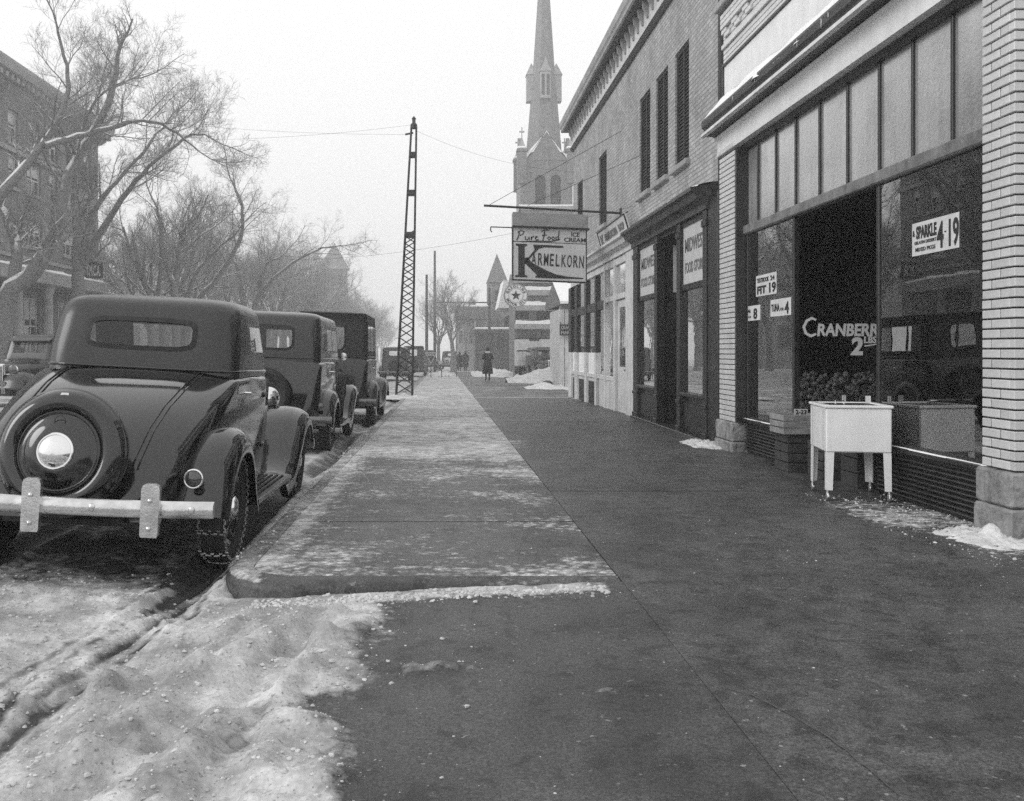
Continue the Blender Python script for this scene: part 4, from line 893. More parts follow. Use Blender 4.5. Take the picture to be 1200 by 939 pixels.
obj('lid', MB().cham(-hx+0.06, hx-0.06, -hy+0.07, hy-0.07, 0.778, 0.794, 0.004), 'louver', ck)
obj('panel_seam', MB().box(-hx-0.0025, -hx-0.0002, -hy+0.10, -hy+0.104, 0.42, 0.76).box(-hx-0.0025, -hx-0.0002, hy-0.104, hy-0.10, 0.42, 0.76), 'greypaint', ck, kind='stuff'); obj('lid_handle', MB().tube([(-0.12, -0.02, 0.80), (-0.12, -0.02, 0.825), (-0.05, -0.02, 0.825), (-0.05, -0.02, 0.80)], 0.007, 6), 'chrome', ck)
for sx in (-1, 1):
    for sy in (-1, 1):
        L_ = MB(); a, w = 0.055, 0.042
        X0, Y0 = sx*(hx-0.004), sy*(hy-0.004)
        t0 = [(X0, Y0), (X0-sx*0.062, Y0), (X0-sx*0.062, Y0-sy*0.012), (X0-sx*0.012, Y0-sy*0.012), (X0-sx*0.012, Y0-sy*0.062), (X0, Y0-sy*0.062)]
        bx_ = [(X0+sx*0.002+(x-X0)*0.84, Y0+sy*0.002+(y-Y0)*0.84) for x, y in t0]
        L_.add([(x, y, 0.404) for x, y in t0]+[(x, y, 0.085) for x, y in bx_], [tuple(range(6)), tuple(range(6, 12))]+[(i, (i+1) % 6, 6+(i+1) % 6, 6+i) for i in range(6)])
        lg = obj('leg', L_, 'enamel', ck)
        cx, cy_ = X0+sx*0.0-sx*0.012, Y0-sy*0.012
        obj('castor', MB().lathe([(0.001, -0.011), (0.030, -0.011), (0.034, -0.006), (0.034, 0.006), (0.030, 0.011), (0.001, 0.011)], 16, 'x', (cx, cy_, 0.034)).tube([(cx, cy_, 0.05), (cx, cy_, 0.09)], 0.012, 8), 'bumper', lg)
for x, y, a in ((0.02, hy-0.03, 0.4), (0.20, hy-0.12, -0.3)):
    p = ck.matrix_basis @ Vector((x, y, 0.80))
    rot = Matrix.Rotation(math.radians(-10), 4, 'Z')
    o = obj('price_tag', MB().cham(-0.022, 0.022, -0.002, 0.002, 0.0, 0.065, 0.0006), 'paper', label='small white price tag standing on the rim of the white cooler', cat='price tag', group='price tags on the cooler'); o.location = (3.53+x*0.98+y*0.17, 8.0+y*0.98-x*0.17, g(8.0)+0.797); o.rotation_euler = (0, 0, a)
def crate(x0, x1, y0, y1, z0, z1, label, mat, nslat=3, gap=0.012):
    o = thing('wooden_crate', ((x0+x1)/2, (y0+y1)/2, z0), label, 'crate', world=True)
    h = (z1-z0-gap*(nslat-1))/nslat
    for i in range(nslat):
        za = z0+i*(h+gap)
        for yy_, nm in ((y0, 0), (y1-0.012, 1)): obj('slat', MB().cham(x0, x1, yy_, yy_+0.012, za, za+h, 0.002), mat, o)
        for xx in (x0, x1-0.012): obj('slat', MB().cham(xx, xx+0.012, y0+0.0125, y1-0.0125, za, za+h, 0.002), mat, o)
    for xx in (x0+0.0125, x1-0.0345):
        for yy_ in (y0+0.0125, y1-0.0345): obj('corner_post', MB().box(xx, xx+0.022, yy_, yy_+0.022, z0+0.002, z1-0.002), mat, o)
    obj('bottom', MB().box(x0+0.013, x1-0.013, y0+0.013, y1-0.013, z0+0.003, z0+0.014), mat, o)
    return o
gz = g(9.4)
crate(3.60, 3.98, 9.62, 10.0, gz+0.004, gz+0.40, 'dark wooden crate standing on the walk under a paler box', 'cratedark', 4)
crate(3.54, 3.95, 9.58, 9.98, gz+0.402, gz+0.60, 'pale slatted wooden box with a price card, on top of a dark crate', 'crate', 3)
crate(3.72, 4.10, 9.02, 9.40, g(9.2)+0.004, g(9.2)+0.36, 'dark wooden crate behind the legs of the white cooler', 'cratedark', 4)
crate(3.80, 4.12, 8.45, 8.80, g(8.6)+0.004, g(8.6)+0.40, 'greyish wooden crate behind the right-hand legs of the white cooler', 'cratedark', 3)
pc = thing('price_card', (3.68, 9.60, gz+0.601), 'white price card reading 2-23 standing on the pale box', 'price card', world=True)
obj('card', MB().cham(3.66, 3.80, 9.60, 9.604, gz+0.602, gz+0.665, 0.0008), 'paper', pc); lettering('2-23', 0.062, (3.672, 9.598, gz+0.612), '-y', 'ink', pc, fit=0.115, bold=0.002, ext=0.0006)
# ------------------------------------------------------------------ motor cars (local frame: +Y forwards, origin on the ground under the rear axle)
def lower_body(stations, n=3.0):
    rows = []
    for st_ in stations:
        y, w, t, b = st_[:4]; zm = t-min(st_[4] if len(st_) > 4 else 0.34, 0.55*(t-b)); half = []
        for k in range(9):
            a = PI/2*(1-k/8); half.append((w*math.cos(a)**(2/n) if k else 0.0, zm+(t-zm)*math.sin(a)**(2/n)))
        half += [(w*0.995, (zm+b)/2+0.02), (w*0.95, b)]
        rows.append([(-x, y, z) for x, z in half[:0:-1]]+[(x, y, z) for x, z in half])
    mb = MB().grid(rows); m = len(rows[0]); N = len(rows)
    mb.f += [tuple(range(m)), tuple((N-1)*m+i for i in range(m))[::-1]]
    for i in range(N-1): mb.f.append((i*m, (i+1)*m, (i+1)*m+m-1, i*m+m-1))
    return mb
def body_z(stations, x, y, n=3.0):
    for s0, s1 in zip(stations, stations[1:]):
        if s0[0] <= y <= s1[0]:
            k = (y-s0[0])/(s1[0]-s0[0]); w, t, b = [s0[i]+(s1[i]-s0[i])*k for i in (1, 2, 3)]; sh0, sh1 = [q[4] if len(q) > 4 else 0.34 for q in (s0, s1)]
            zm = t-min(sh0+(sh1-sh0)*k, 0.55*(t-b)); u = min(0.999, abs(x)/w)
            return zm+(t-zm)*(1-u**n)**(1/n)
    return 0.5
def cabin(levels, zi, rear_w, sides, wind_w):
    """rounded-box shell with true window openings. zi = (index of sill level, index of head level)"""
    RF = [-1, -rear_w, -rear_w/2, 0, rear_w/2, rear_w, 1]; SF = sorted({0.0, 1.0}|{v for s in sides for v in s}); WF = [-1, -wind_w, 0, wind_w, 1]
    rows = []; tags = None
    for (z, a, y0, y1, r) in levels:
        row, tg = [], []
        def add(x, y, t): row.append((x, y, z)); tg.append(t)
        for i, f in enumerate(RF): add(f*(a-r), y0, ('r', i))
        for k in range(1, 5): an = PI/2*k/5; add(a-r+r*math.sin(an), y0+r-r*math.cos(an), ('c', k))
        for i, f in enumerate(SF): add(a, y0+r+f*(y1-y0-2*r), ('R', i))
        for k in range(1, 5): an = PI/2*k/5; add(a-r+r*math.cos(an), y1-r+r*math.sin(an), ('c', k))
        for i, f in enumerate(WF[::-1]): add(f*(a-r), y1, ('w', i))
        for k in range(1, 5): an = PI/2*k/5; add(-(a-r+r*math.sin(an)), y1-r+r*math.cos(an), ('c', k))
        for i, f in enumerate(SF[::-1]): add(-a, y0+r+f*(y1-y0-2*r), ('L', len(SF)-1-i))
        for k in range(1, 5): an = PI/2*k/5; add(-(a-r+r*math.cos(an)), y0+r-r*math.sin(an), ('c', k))
        rows.append(row); tags = tg
    n = len(tags); shell = MB(); holes = {}
    shell.v = [v for r in rows for v in r]
    for i in range(len(rows)-1):
        for j in range(n):
            k = (j+1) % n; fc = (i*n+j, i*n+k, (i+1)*n+k, (i+1)*n+j); ta, tb = tags[j], tags[k]; hk = None
            if zi[0] <= i < zi[1] and ta[0] == tb[0]:
                if ta[0] == 'r' and 1 <= ta[1] < 5: hk = 'rear'
                if ta[0] == 'w' and 1 <= ta[1] < 3: hk = 'wind'
                if ta[0] in 'RL':
                    f0, f1 = sorted((SF[ta[1]], SF[tb[1]]))
                    for q, s in enumerate(sides):
                        if f0 >= s[0]-1e-6 and f1 <= s[1]+1e-6: hk = ta[0]+str(q)
            if hk: holes.setdefault(hk, []).append(fc)
            else: shell.f.append(fc)
    shell.f.append(tuple((len(rows)-1)*n+j for j in range(n)))
    return shell, {k: (shell.v, f) for k, f in holes.items()}
def fender(path, xin, xout, side, th=0.012):
    pts = [Vector((0, y, z)) for y, z in path]; rows = []
    fine = []
    for i in range(len(pts)-1):                                   # Catmull-Rom for a smooth sweep
        p0, p1, p2, p3 = pts[max(i-1, 0)], pts[i], pts[i+1], pts[min(i+2, len(pts)-1)]
        for k in range(5):
            t = k/5; fine.append(0.5*((2*p1)+(p2-p0)*t+(2*p0-5*p1+4*p2-p3)*t*t+(3*p1-p0-3*p2+p3)*t**3))
    fine.append(pts[-1])
    for i, p in enumerate(fine):
        d = (fine[min(i+1, len(fine)-1)]-fine[max(i-1, 0)]).normalized(); nrm = Vector((0, -d.z, d.y)); xo = xout[0]+(xout[1]-xout[0])*i/(len(fine)-1); xi = xin[0]+(xin[1]-xin[0])*i/(len(fine)-1)
        w = xo-xi; row = []
        for fx, dz in ((0, 0.03), (0.25, 0.008), (0.5, 0.0), (0.68, 0.008), (0.82, 0.03), (0.92, 0.065), (0.98, 0.11), (1.0, 0.15), (1.0, 0.17), (0.97, 0.168)):
            q = p-nrm*dz; row.append((side*(xi+w*fx), q.y, q.z))
        rows.append(row)
    return MB().grid(rows)
def tyre_mesh(R, w):
    h = w/2; prof = [(R*0.70, -h*0.55), (R*0.78, -h*0.9), (R*0.88, -h), (R*0.955, -h*0.86), (R*0.99, -h*0.55), (R, -h*0.15), (R, h*0.15), (R*0.99, h*0.55), (R*0.955, h*0.86), (R*0.88, h), (R*0.78, h*0.9), (R*0.70, h*0.55)]
    return MB().lathe(prof, 40, 'x')
def car(name, loc, yaw, label, kind, group=None, paint='paint', roofm='paint', detail=True, H=1.0, roll=0.0):
    root = thing(name, loc, label, 'car', group, rz=yaw); root.rotation_euler[0] = -SLOPE*math.cos(yaw); root.rotation_euler[1] = roll
    def p(n, mb, m, parent=None, sm=45, **k): return obj(n, mb, m, parent or root, smooth=sm, **k)
    R = 0.355
    if kind == 'coupe':
        wbs = 2.74
        S = [(-0.80, 0.40, 0.50, 0.40), (-0.76, 0.47, 0.60, 0.40), (-0.66, 0.545, 0.755, 0.39), (-0.50, 0.625, 0.915, 0.38, 0.32), (-0.28, 0.665, 1.045, 0.37, 0.28), (-0.02, 0.688, 1.14, 0.36, 0.23), (0.20, 0.700, 1.195, 0.36, 0.17), (0.36, 0.706, 1.222, 0.36, 0.11), (0.44, 0.708, 1.228, 0.36, 0.09), (0.9, 0.712, 1.235, 0.36, 0.08), (1.40, 0.708, 1.23, 0.36, 0.08), (1.62, 0.695, 1.218, 0.37, 0.09), (1.72, 0.64, 1.19, 0.38, 0.13), (1.80, 0.54, 1.155, 0.40, 0.2), (2.3, 0.40, 1.10, 0.45), (2.78, 0.29, 1.03, 0.50), (2.86, 0.24, 0.96, 0.52)]
        LV = [(1.18, 0.680, 0.38, 1.66, 0.17), (1.285, 0.678, 0.395, 1.62, 0.17), (1.375, 0.674, 0.415, 1.58, 0.17), (1.565, 0.654, 0.465, 1.48, 0.17), (1.64, 0.642, 0.495, 1.45, 0.17), (1.685, 0.624, 0.53, 1.46, 0.17), (1.715, 0.594, 0.575, 1.45, 0.18), (1.738, 0.540, 0.65, 1.40, 0.18), (1.752, 0.45, 0.77, 1.30, 0.17), (1.762, 0.28, 0.90, 1.15, 0.12)]
        zi = (2, 3); rear_w = 0.735; sides = [(0.42, 0.97)]; belt = 1.225; hoody = 1.62
    else:
        wbs = 2.85; k = H
        tall = kind == 'tall'
        y0 = -0.62 if not tall else -0.70; bz = 1.24*k if not tall else 1.30*k
        S = [(y0-0.10, 0.50, 0.62, 0.42), (y0-0.06, 0.60, 0.90, 0.40), (y0-0.025, 0.665, bz-0.08, 0.38, 0.2), (y0+0.01, 0.70, bz-0.01, 0.38, 0.1), (y0+0.10, 0.708, bz, 0.38, 0.08), (0.4, 0.715, bz+0.01, 0.38, 0.08), (1.45, 0.71, bz, 0.38, 0.08), (1.64, 0.69, bz-0.01, 0.38, 0.1), (1.70, 0.58, bz-0.05, 0.40), (1.80, 0.50, bz-0.08, 0.42), (2.4, 0.40, bz-0.13, 0.46), (2.9, 0.30, bz-0.18, 0.50), (2.97, 0.25, bz-0.26, 0.52)]
        zt = 1.84*k if not tall else 2.10*k; rr = 0.15 if not tall else 0.09
        ins = 0.03 if not tall else 0.012
        LV = [(bz-0.04, 0.685, y0, 1.66, rr), (bz+0.05, 0.683, y0+0.005, 1.64, rr), (bz+0.12, 0.680, y0+0.012, 1.61, rr), (zt-0.20, 0.660, y0+0.012+ins, 1.50, rr), (zt-0.10, 0.648, y0+0.02+ins*1.5, 1.49, rr)]
        if tall: LV += [(zt-0.03, 0.64, y0+0.01, 1.54, rr), (zt, 0.64, y0+0.0, 1.56, rr), (zt+0.02, 0.60, y0+0.06, 1.50, rr), (zt+0.035, 0.42, y0+0.3, 1.2, rr)]
        else: LV += [(zt-0.06, 0.635, y0+0.10, 1.49, rr), (zt-0.03, 0.605, y0+0.16, 1.47, rr), (zt-0.008, 0.55, y0+0.26, 1.42, rr), (zt+0.008, 0.44, y0+0.42, 1.30, rr), (zt+0.018, 0.25, y0+0.7, 1.0, 0.1)]
        zi = (2, 3); rear_w = 0.60 if not tall else 0.42; sides = [(0.06, 0.30), (0.34, 0.62), (0.66, 0.97)]; belt = bz; hoody = 1.72
    p('body', lower_body(S), paint)
    sh, holes = cabin(LV, zi, rear_w, sides, 0.86)
    cb = p('cabin', sh, roofm)
    nm = {'rear': 'rear_window', 'wind': 'windscreen'}
    for hk, (vs, fs) in holes.items():
        used = sorted({i for f in fs for i in f}); ix = {v: q for q, v in enumerate(used)}
        p(nm.get(hk, 'side_window'), MB().add([vs[i] for i in used], [tuple(ix[i] for i in f) for f in fs]), 'carglass', cb, False)
    # rear window surround with rounded corners
    a_, y_lo, y_hi = LV[2][1], LV[2][2], LV[3][2]; z0, z1 = LV[2][0], LV[3][0]; hw = rear_w*(LV[2][1]-LV[2][4]); rows = [[], []]
    cz = (z0+z1)/2; hh = (z1-z0)/2
    def yat(z): return y_lo+(y_hi-y_lo)*(z-z0)/(z1-z0)-0.006
    for q in range(40):
        an = 2*PI*q/40; c_, s_ = math.cos(an), math.sin(an); m_ = 5.0
        e = lambda v, s: math.copysign(abs(v)**(2/m_), v)*s
        for ri, (ew, eh, oy) in enumerate(((hw+0.022, hh+0.022, 0.004), (hw-0.012, hh-0.010, -0.004))):
            x, z = e(c_, ew), cz+e(s_, eh); rows[ri].append((x, yat(z)+oy, z))
    p('window_surround', MB().grid(rows, True), 'rubber', cb)
    p('seat', MB().cham(-0.58, 0.58, LV[0][2]+0.12, LV[0][2]+0.26, 0.6, belt+0.06, 0.03).cham(-0.58, 0.58, 0.95, 1.05, 0.6, belt+0.02, 0.03) if kind != 'coupe' else MB().cham(-0.58, 0.58, 0.60, 0.75, 0.6, belt+0.04, 0.03), 'seat')
    for s in (-1, 1):
        p('belt_moulding', MB().tube([(s*0.50, LV[0][2]-0.004, belt+0.006), (s*0.61, LV[0][2]+0.025, belt+0.006), (s*0.682, LV[0][2]+0.15, belt+0.004), (s*0.692, 0.9, belt+0.006), (s*0.686, 1.45, belt)], 0.010, 8), paint)
    p('belt_moulding', MB().tube([(x*0.1, LV[0][2]-0.004, belt+0.006) for x in range(-5, 6)], 0.010, 8), paint)
    # fenders, running boards
    for s in (-1, 1):
        if kind == 'coupe': rp = [(-0.60, 0.40), (-0.53, 0.58), (-0.40, 0.745), (-0.20, 0.865), (0.02, 0.89), (0.22, 0.83), (0.38, 0.68), (0.50, 0.48), (0.60, 0.335)]
        else: rp = [(-0.56, 0.40), (-0.50, 0.58), (-0.38, 0.74), (-0.18, 0.85), (0.02, 0.87), (0.22, 0.81), (0.38, 0.66), (0.50, 0.46), (0.60, 0.335)]
        p('rear_fender', fender(rp, (0.54, 0.62), (0.885, 0.885), s), paint)
        fp = [(wbs-1.02, 0.335), (wbs-0.85, 0.36), (wbs-0.66, 0.46), (wbs-0.48, 0.63), (wbs-0.28, 0.79), (wbs-0.05, 0.87), (wbs+0.18, 0.85), (wbs+0.36, 0.71), (wbs+0.45, 0.50)]
        p('front_fender', fender(fp, (0.60, 0.34), (0.885, 0.90), s), paint)
        rb = p('running_board', MB().cham(min(s*0.60, s*0.885), max(s*0.60, s*0.885), 0.45, wbs-0.88, 0.30, 0.345, 0.008), paint, sm=False)
        for q in range(5): x = 0.64+q*0.045; obj('rib', MB().box(min(s*x, s*(x+0.018)), max(s*x, s*(x+0.018)), 0.62, wbs-1.0, 0.346, 0.352), 'rubber', rb)
        p('apron', MB().box(min(s*0.585, s*0.60), max(s*0.585, s*0.60), 0.30, wbs-0.7, 0.31, 0.50), paint, sm=False)
    p('chassis', MB().box(-0.45, 0.45, -0.55, wbs+0.2, 0.30, 0.42).tube([(-0.68, 0, R), (0.68, 0, R)], 0.05, 8).tube([(-0.68, wbs, R), (0.68, wbs, R)], 0.04, 8).ball((0, 0, R), 0.14), 'undercar')
    # wheels
    tm = tyre_mesh(R, 0.15).mesh('tyre'); fixn(tm); tm.materials.append(M['rubber']); tm.shade_smooth()
    wm = MB().lathe([(R*0.71, -0.05), (R*0.72, 0.055), (R*0.66, 0.05), (R*0.60, 0.02), (R*0.35, 0.045), (R*0.22, 0.06)], 32, 'x').mesh('wheel'); fixn(wm); wm.materials.append(M[paint]); wm.shade_smooth()
    hm = MB().lathe([(R*0.225, 0.055), (R*0.22, 0.075), (R*0.12, 0.09), (0.0005, 0.094)], 20, 'x').mesh('hub_cap'); fixn(hm); hm.materials.append(M['chrome']); hm.shade_smooth()
    for s in (-1, 1):
        for y in (0, wbs):
            w = bpy.data.objects.new('wheel', wm); COL.objects.link(w); w.parent = root; w.location = (s*0.745, y, R); w.rotation_euler = (random.random(), 0, 0 if s > 0 else PI)
            for nm_, mm in (('tyre', tm), ('hub_cap', hm)): c = bpy.data.objects.new(nm_, mm); COL.objects.link(c); c.parent = w
            if detail == 2 and s > 0 and y == 0:
                w.rotation_euler = (0.2, 0, 0); ch = MB()
                for xs_, rr_ in ((0.082, R*0.93), (-0.082, R*0.93)):
                    for q in range(84):
                        an = 2*PI*q/84; cpt = (xs_+(0.004 if q % 2 else -0.004), rr_*math.cos(an), rr_*math.sin(an))
                        t_ = Vector((0, -math.sin(an), math.cos(an))); ch.tube([Vector(cpt)-t_*0.012, Vector(cpt)+t_*0.012], 0.0065 if q % 2 else 0.0045, 5)
                for q in range(12):
                    an = 2*PI*q/12+0.1
                    for v in range(11):
                        u = v/10*2-1; rr_ = R*(1.018-0.07*abs(u)**4); x = u*0.085; cpt = Vector((x, rr_*math.cos(an+0.04*math.sin(v*2.2)), rr_*math.sin(an+0.04*math.sin(v*2.2))))
                        ch.tube([cpt+Vector((-0.010, 0, 0)), cpt+Vector((0.010, 0, 0))], 0.0065 if v % 2 else 0.005, 5)
                c = obj('tyre_chain', ch, 'chain', w)
    # front: radiator, headlamps, bonnet louvres
    fy = S[-1][0]; ft = S[-2][2]
    gr = p('radiator', MB().cham(-0.25, 0.25, fy-0.02, fy+0.06, 0.50, ft+0.03, 0.02), 'chrome', sm=False)
    obj('grille', MB().box(-0.21, 0.21, fy+0.062, fy+0.068, 0.54, ft-0.03), 'dark', gr)
    for q in range(15): x = -0.20+q*0.4/14; obj('grille_bar', MB().box(x-0.004, x+0.004, fy+0.069, fy+0.075, 0.54, ft-0.03), 'bumper', gr)
    for s in (-1, 1):
        hl = p('headlamp', MB().lathe([(0.0005, -0.15), (0.035, -0.145), (0.075, -0.11), (0.105, -0.05), (0.115, 0.02), (0.112, 0.045)], 24, 'y', (s*0.46, fy-0.02, 0.93)), 'chrome')
        obj('lens', MB().lathe([(0.0005, 0.062), (0.06, 0.056), (0.111, 0.043)], 24, 'y', (s*0.46, fy-0.02, 0.93)), 'lampglass', hl, smooth=True)
    p('headlamp_bar', MB().tube([(-0.62, fy-0.04, 0.78), (-0.46, fy-0.04, 0.82), (0, fy-0.01, 0.80), (0.46, fy-0.04, 0.82), (0.62, fy-0.04, 0.78)], 0.016, 8), 'chrome')
    for s in (-1, 1):
        for q in range(9):
            y = 1.85+q*0.07; x = S[-4][1] if False else 0.46-0.13*(y-1.85)/0.7
            p('bonnet_louvre', MB().bar((s*(x+0.035), y, 0.66), (s*(x+0.035), y+0.02, 0.95), 0.014), paint, sm=False) if detail else None
    # bumpers, tail lamp
    def bumper(y, sgn, guards):
        pts = [(x, y-sgn*0.10*abs(x/0.91)**3, 0.50) for x in [(-0.91+1.82*q/16) for q in range(17)]]; mb = MB(); rows = []
        for (x, yy_, z) in pts: rows.append([(x, yy_+sgn*o, z+dz) for o, dz in ((0.0, -0.048), (0.016, -0.042), (0.029, -0.025), (0.034, 0.0), (0.029, 0.025), (0.016, 0.042), (0.0, 0.048), (-0.008, 0.042), (-0.008, -0.042))])
        mb.grid(rows, True); mb.f += [tuple(range(9)), tuple(16*9+q for q in range(9))]
        bm_ = 'bumper' if kind == 'coupe' else 'bumperdull'; b = p('bumper', mb, bm_)
        for x in guards:
            gd = obj('bumper_guard', MB().cham(x-0.05, x+0.05, y+min(sgn*0.012, sgn*0.045), y+max(sgn*0.012, sgn*0.045), 0.37, 0.645, 0.012).lathe([(0.0005, 0), (0.05, 0)], 4, 'y', (x, y, 0.5)) if False else MB().prism_y([(x-0.048, 0.375), (x-0.042, 0.362), (x+0.042, 0.362), (x+0.048, 0.375), (x+0.05, 0.62), (x+0.042, 0.642), (x+0.02, 0.652), (x-0.02, 0.652), (x-0.042, 0.642), (x-0.05, 0.62)], y+min(sgn*0.02, sgn*0.052), y+max(sgn*0.02, sgn*0.052)), bm_, b)
            for zz in (0.41, 0.56): obj('bolt', MB().ball((x, y+sgn*0.053, zz), 0.014, 8, 6), bm_, b, smooth=True)
        for x in (-0.40, 0.40): obj('bracket', MB().bar((x, y, 0.50), (x*0.9, y-sgn*0.35, 0.44), 0.03), 'undercar', b)
        return b
    rear_y = (S[0][0]-0.22)
    if kind == 'coupe':
        b = bumper(-1.06, -1, (-0.04, 0.60))
        for x in (0.28, 0.80): obj('bolt', MB().ball((x, -1.06-0.030+0.1*abs(x/.91)**3, 0.505), 0.020, 8, 6, (1, .6, 1.2)), 'bumper', b, smooth=True)
        bumper(fy+0.25, 1, (-0.45, 0.45))
        # spare wheel in its metal cover
        sp = p('spare_wheel', MB().lathe([(0.30, 0.09), (0.345, 0.07), (0.362, 0.03), (0.366, 0.0), (0.366, -0.012), (0.358, -0.018), (0.352, -0.030), (0.335, -0.062), (0.312, -0.082), (0.285, -0.092), (0.258, -0.088), (0.242, -0.074), (0.236, -0.060), (0.231, -0.058), (0.226, -0.068), (0.218, -0.072), (0.211, -0.066), (0.206, -0.066), (0.18, -0.088), (0.15, -0.104), (0.122, -0.112), (0.105, -0.114), (0.0005, -0.114)], 72, 'y'), 'paint', sm=60)
        sp.location = (0.02, -0.86, 0.765); sp.rotation_euler = (math.radians(-9), 0, 0)
        obj('hub_cap', MB().lathe([(0.103, -0.1145), (0.103, -0.122), (0.098, -0.127), (0.092, -0.127), (0.090, -0.124), (0.086, -0.128), (0.06, -0.142), (0.03, -0.149), (0.0005, -0.151)], 48, 'y'), 'chrome', sp, smooth=40)
        obj('cover_ring', MB().lathe([(0.234, -0.062), (0.231, -0.0695), (0.226, -0.0705), (0.223, -0.070)], 64, 'y'), 'paint2', sp, smooth=True)
        obj('emblem', MB().add([(-0.02, -0.072, 0.330), (0.02, -0.072, 0.330), (0.024, -0.078, 0.315), (0.012, -0.086, 0.294), (0, -0.090, 0.285), (-0.012, -0.086, 0.294), (-0.024, -0.078, 0.315)], [(0, 1, 2, 3, 4, 5, 6)]), 'bumper', sp)
        obj('latch', MB().tube([(0.03*math.cos(a), -0.1-0.001*0, 0.165+0.034*math.sin(a)) for a in [2*PI*q/20 for q in range(21)]], 0.003, 5), 'paint2', sp)
        lt = lettering('FRONT DRIVE', 0.030, (-0.09, -0.096, 0.262), '-y', 'paint2', sp, fit=0.17) if False else None
        p('spare_bracket', MB().cham(-0.10, 0.10, -0.84, -0.60, 0.60, 0.80, 0.02).cham(-0.5, 0.5, -0.86, -0.70, 0.42, 0.50, 0.02), 'undercar')
        # seams of the rear deck lid
        for s in (-1, 1):
            for dx in (0.0, 0.035):
                pts = []
                for q in range(25):
                    y = 0.36-q*(1.06/24); x = (0.475-dx*0.9)-0.085*((0.36-y)/1.06)**1.6; pts.append((s*x, y, body_z(S, x, y)+0.0015))
                p('deck_seam', MB().tube(pts, 0.006, 6), paint)
        p('deck_seam', MB().tube([(x*0.046, -0.765, body_z(S, abs(x*0.046), -0.765)+0.003) for x in range(-8, 9)], 0.004, 6), 'undercar')
        p('splash_apron', MB().grid([[(x*0.1, yq, zq-(0.012*abs(x) if q == 0 else 0)) for x in range(-6, 7)] for q, (yq, zq) in enumerate(((-0.74, 0.52), (-0.84, 0.46), (-0.90, 0.40)))]), paint)
        tl = p('tail_lamp', MB().lathe([(0.0005, 0.10), (0.03, 0.09), (0.05, 0.05), (0.054, 0.0), (0.050, -0.008)], 24, 'y', (0.70, -0.63, 0.62)), 'chrome')
        obj('lens', MB().lathe([(0.047, -0.006), (0.03, -0.018), (0.0005, -0.022)], 24, 'y', (0.70, -0.63, 0.62)), 'lampglass', tl, smooth=True)
        obj('rim', MB().lathe([(0.046, 0.0), (0.050, -0.010), (0.058, -0.010), (0.060, 0.0)], 28, 'y', (0.70, -0.63, 0.62)), 'chrome', tl, smooth=True)
        p('lamp_bracket', MB().tube([(0.70, -0.56, 0.62), (0.68, -0.45, 0.60)], 0.018, 8), paint)
        for s in (-1, 1):
            for zh in (1.02, 0.62): p('door_hinge', MB().cham(s*0.71-0.012, s*0.71+0.012, 1.33, 1.39, zh, zh+0.04, 0.004), paint)
            p('door_handle', MB().tube([(s*0.70, 0.62, 1.08), (s*0.75, 0.62, 1.08), (s*0.755, 0.74, 1.08)], 0.010, 6), 'chrome')
        p('visor', MB().prism_x([(1.38, 1.62), (1.52, 1.56), (1.52, 1.57), (1.38, 1.64)], -0.56, 0.56), roofm)
    else:
        bumper(rear_y-0.05, -1, (-0.35, 0.35)); bumper(fy+0.25, 1, (-0.4, 0.4))
        sp = p('spare_wheel', MB().lathe([(0.18, 0.06), (0.30, 0.075), (0.345, 0.04), (0.352, 0.0), (0.345, -0.04), (0.30, -0.075), (0.24, -0.06), (0.20, -0.03), (0.10, -0.05), (0.0005, -0.055)], 48, 'y'), 'rubber'); sp.location = (0, rear_y+0.12, 0.80)
        for s in (-1, 1): p('tail_lamp', MB().lathe([(0.0005, 0.07), (0.04, 0.04), (0.045, 0.0), (0.03, -0.012), (0.0005, -0.016)], 16, 'y', (s*0.72, -0.60, 0.66)), 'lampglass')
        for s in (-1, 1): p('door_handle', MB().tube([(s*0.70, 0.42, 1.10), (s*0.75, 0.42, 1.10), (s*0.755, 0.54, 1.10)], 0.010, 6), 'chrome')
        p('visor', MB().prism_x([(1.46, LV[4][0]+0.02), (1.62, LV[3][0]+0.03), (1.62, LV[3][0]+0.045), (1.46, LV[4][0]+0.05)], -0.58, 0.58), roofm)
        if kind == 'sedan2':
            for s in (1,):
                sw = p('side_spare', MB().lathe([(0.18, -0.06), (0.30, -0.075), (0.345, -0.04), (0.352, 0.0), (0.345, 0.04), (0.30, 0.075), (0.24, 0.06), (0.10, 0.05), (0.0005, 0.055)], 40, 'x', (s*0.66, 2.15, 0.72)), 'rubber')
            p('mirror', MB().lathe([(0.0005, 0.02), (0.06, 0.01), (0.06, 0.0), (0.0005, -0.002)], 16, 'y', (0.74, 1.72, 1.32)), 'chrome')
    return root
def road_z(y): return g(y)-KERB
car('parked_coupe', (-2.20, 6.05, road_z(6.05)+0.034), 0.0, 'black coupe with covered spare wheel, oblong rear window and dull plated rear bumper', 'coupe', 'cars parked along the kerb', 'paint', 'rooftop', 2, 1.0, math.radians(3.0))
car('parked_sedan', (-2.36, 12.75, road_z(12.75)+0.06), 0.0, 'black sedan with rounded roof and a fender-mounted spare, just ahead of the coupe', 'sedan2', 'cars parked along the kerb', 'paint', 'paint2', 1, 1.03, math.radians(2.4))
car('parked_sedan', (-2.16, 18.0, road_z(18.0)+0.055), 0.0, 'tall boxy black sedan with flat roof and small square rear window', 'tall', 'cars parked along the kerb', 'paint2', 'undercar', 1, 1.01, math.radians(2.4))
car('parked_sedan', (-2.55, 49.5, road_z(49.5)+0.07), 0.0, 'dark sedan seen from behind through the lattice pole', 'sedan', 'cars parked along the kerb', 'paint2', 'paint2', 0)
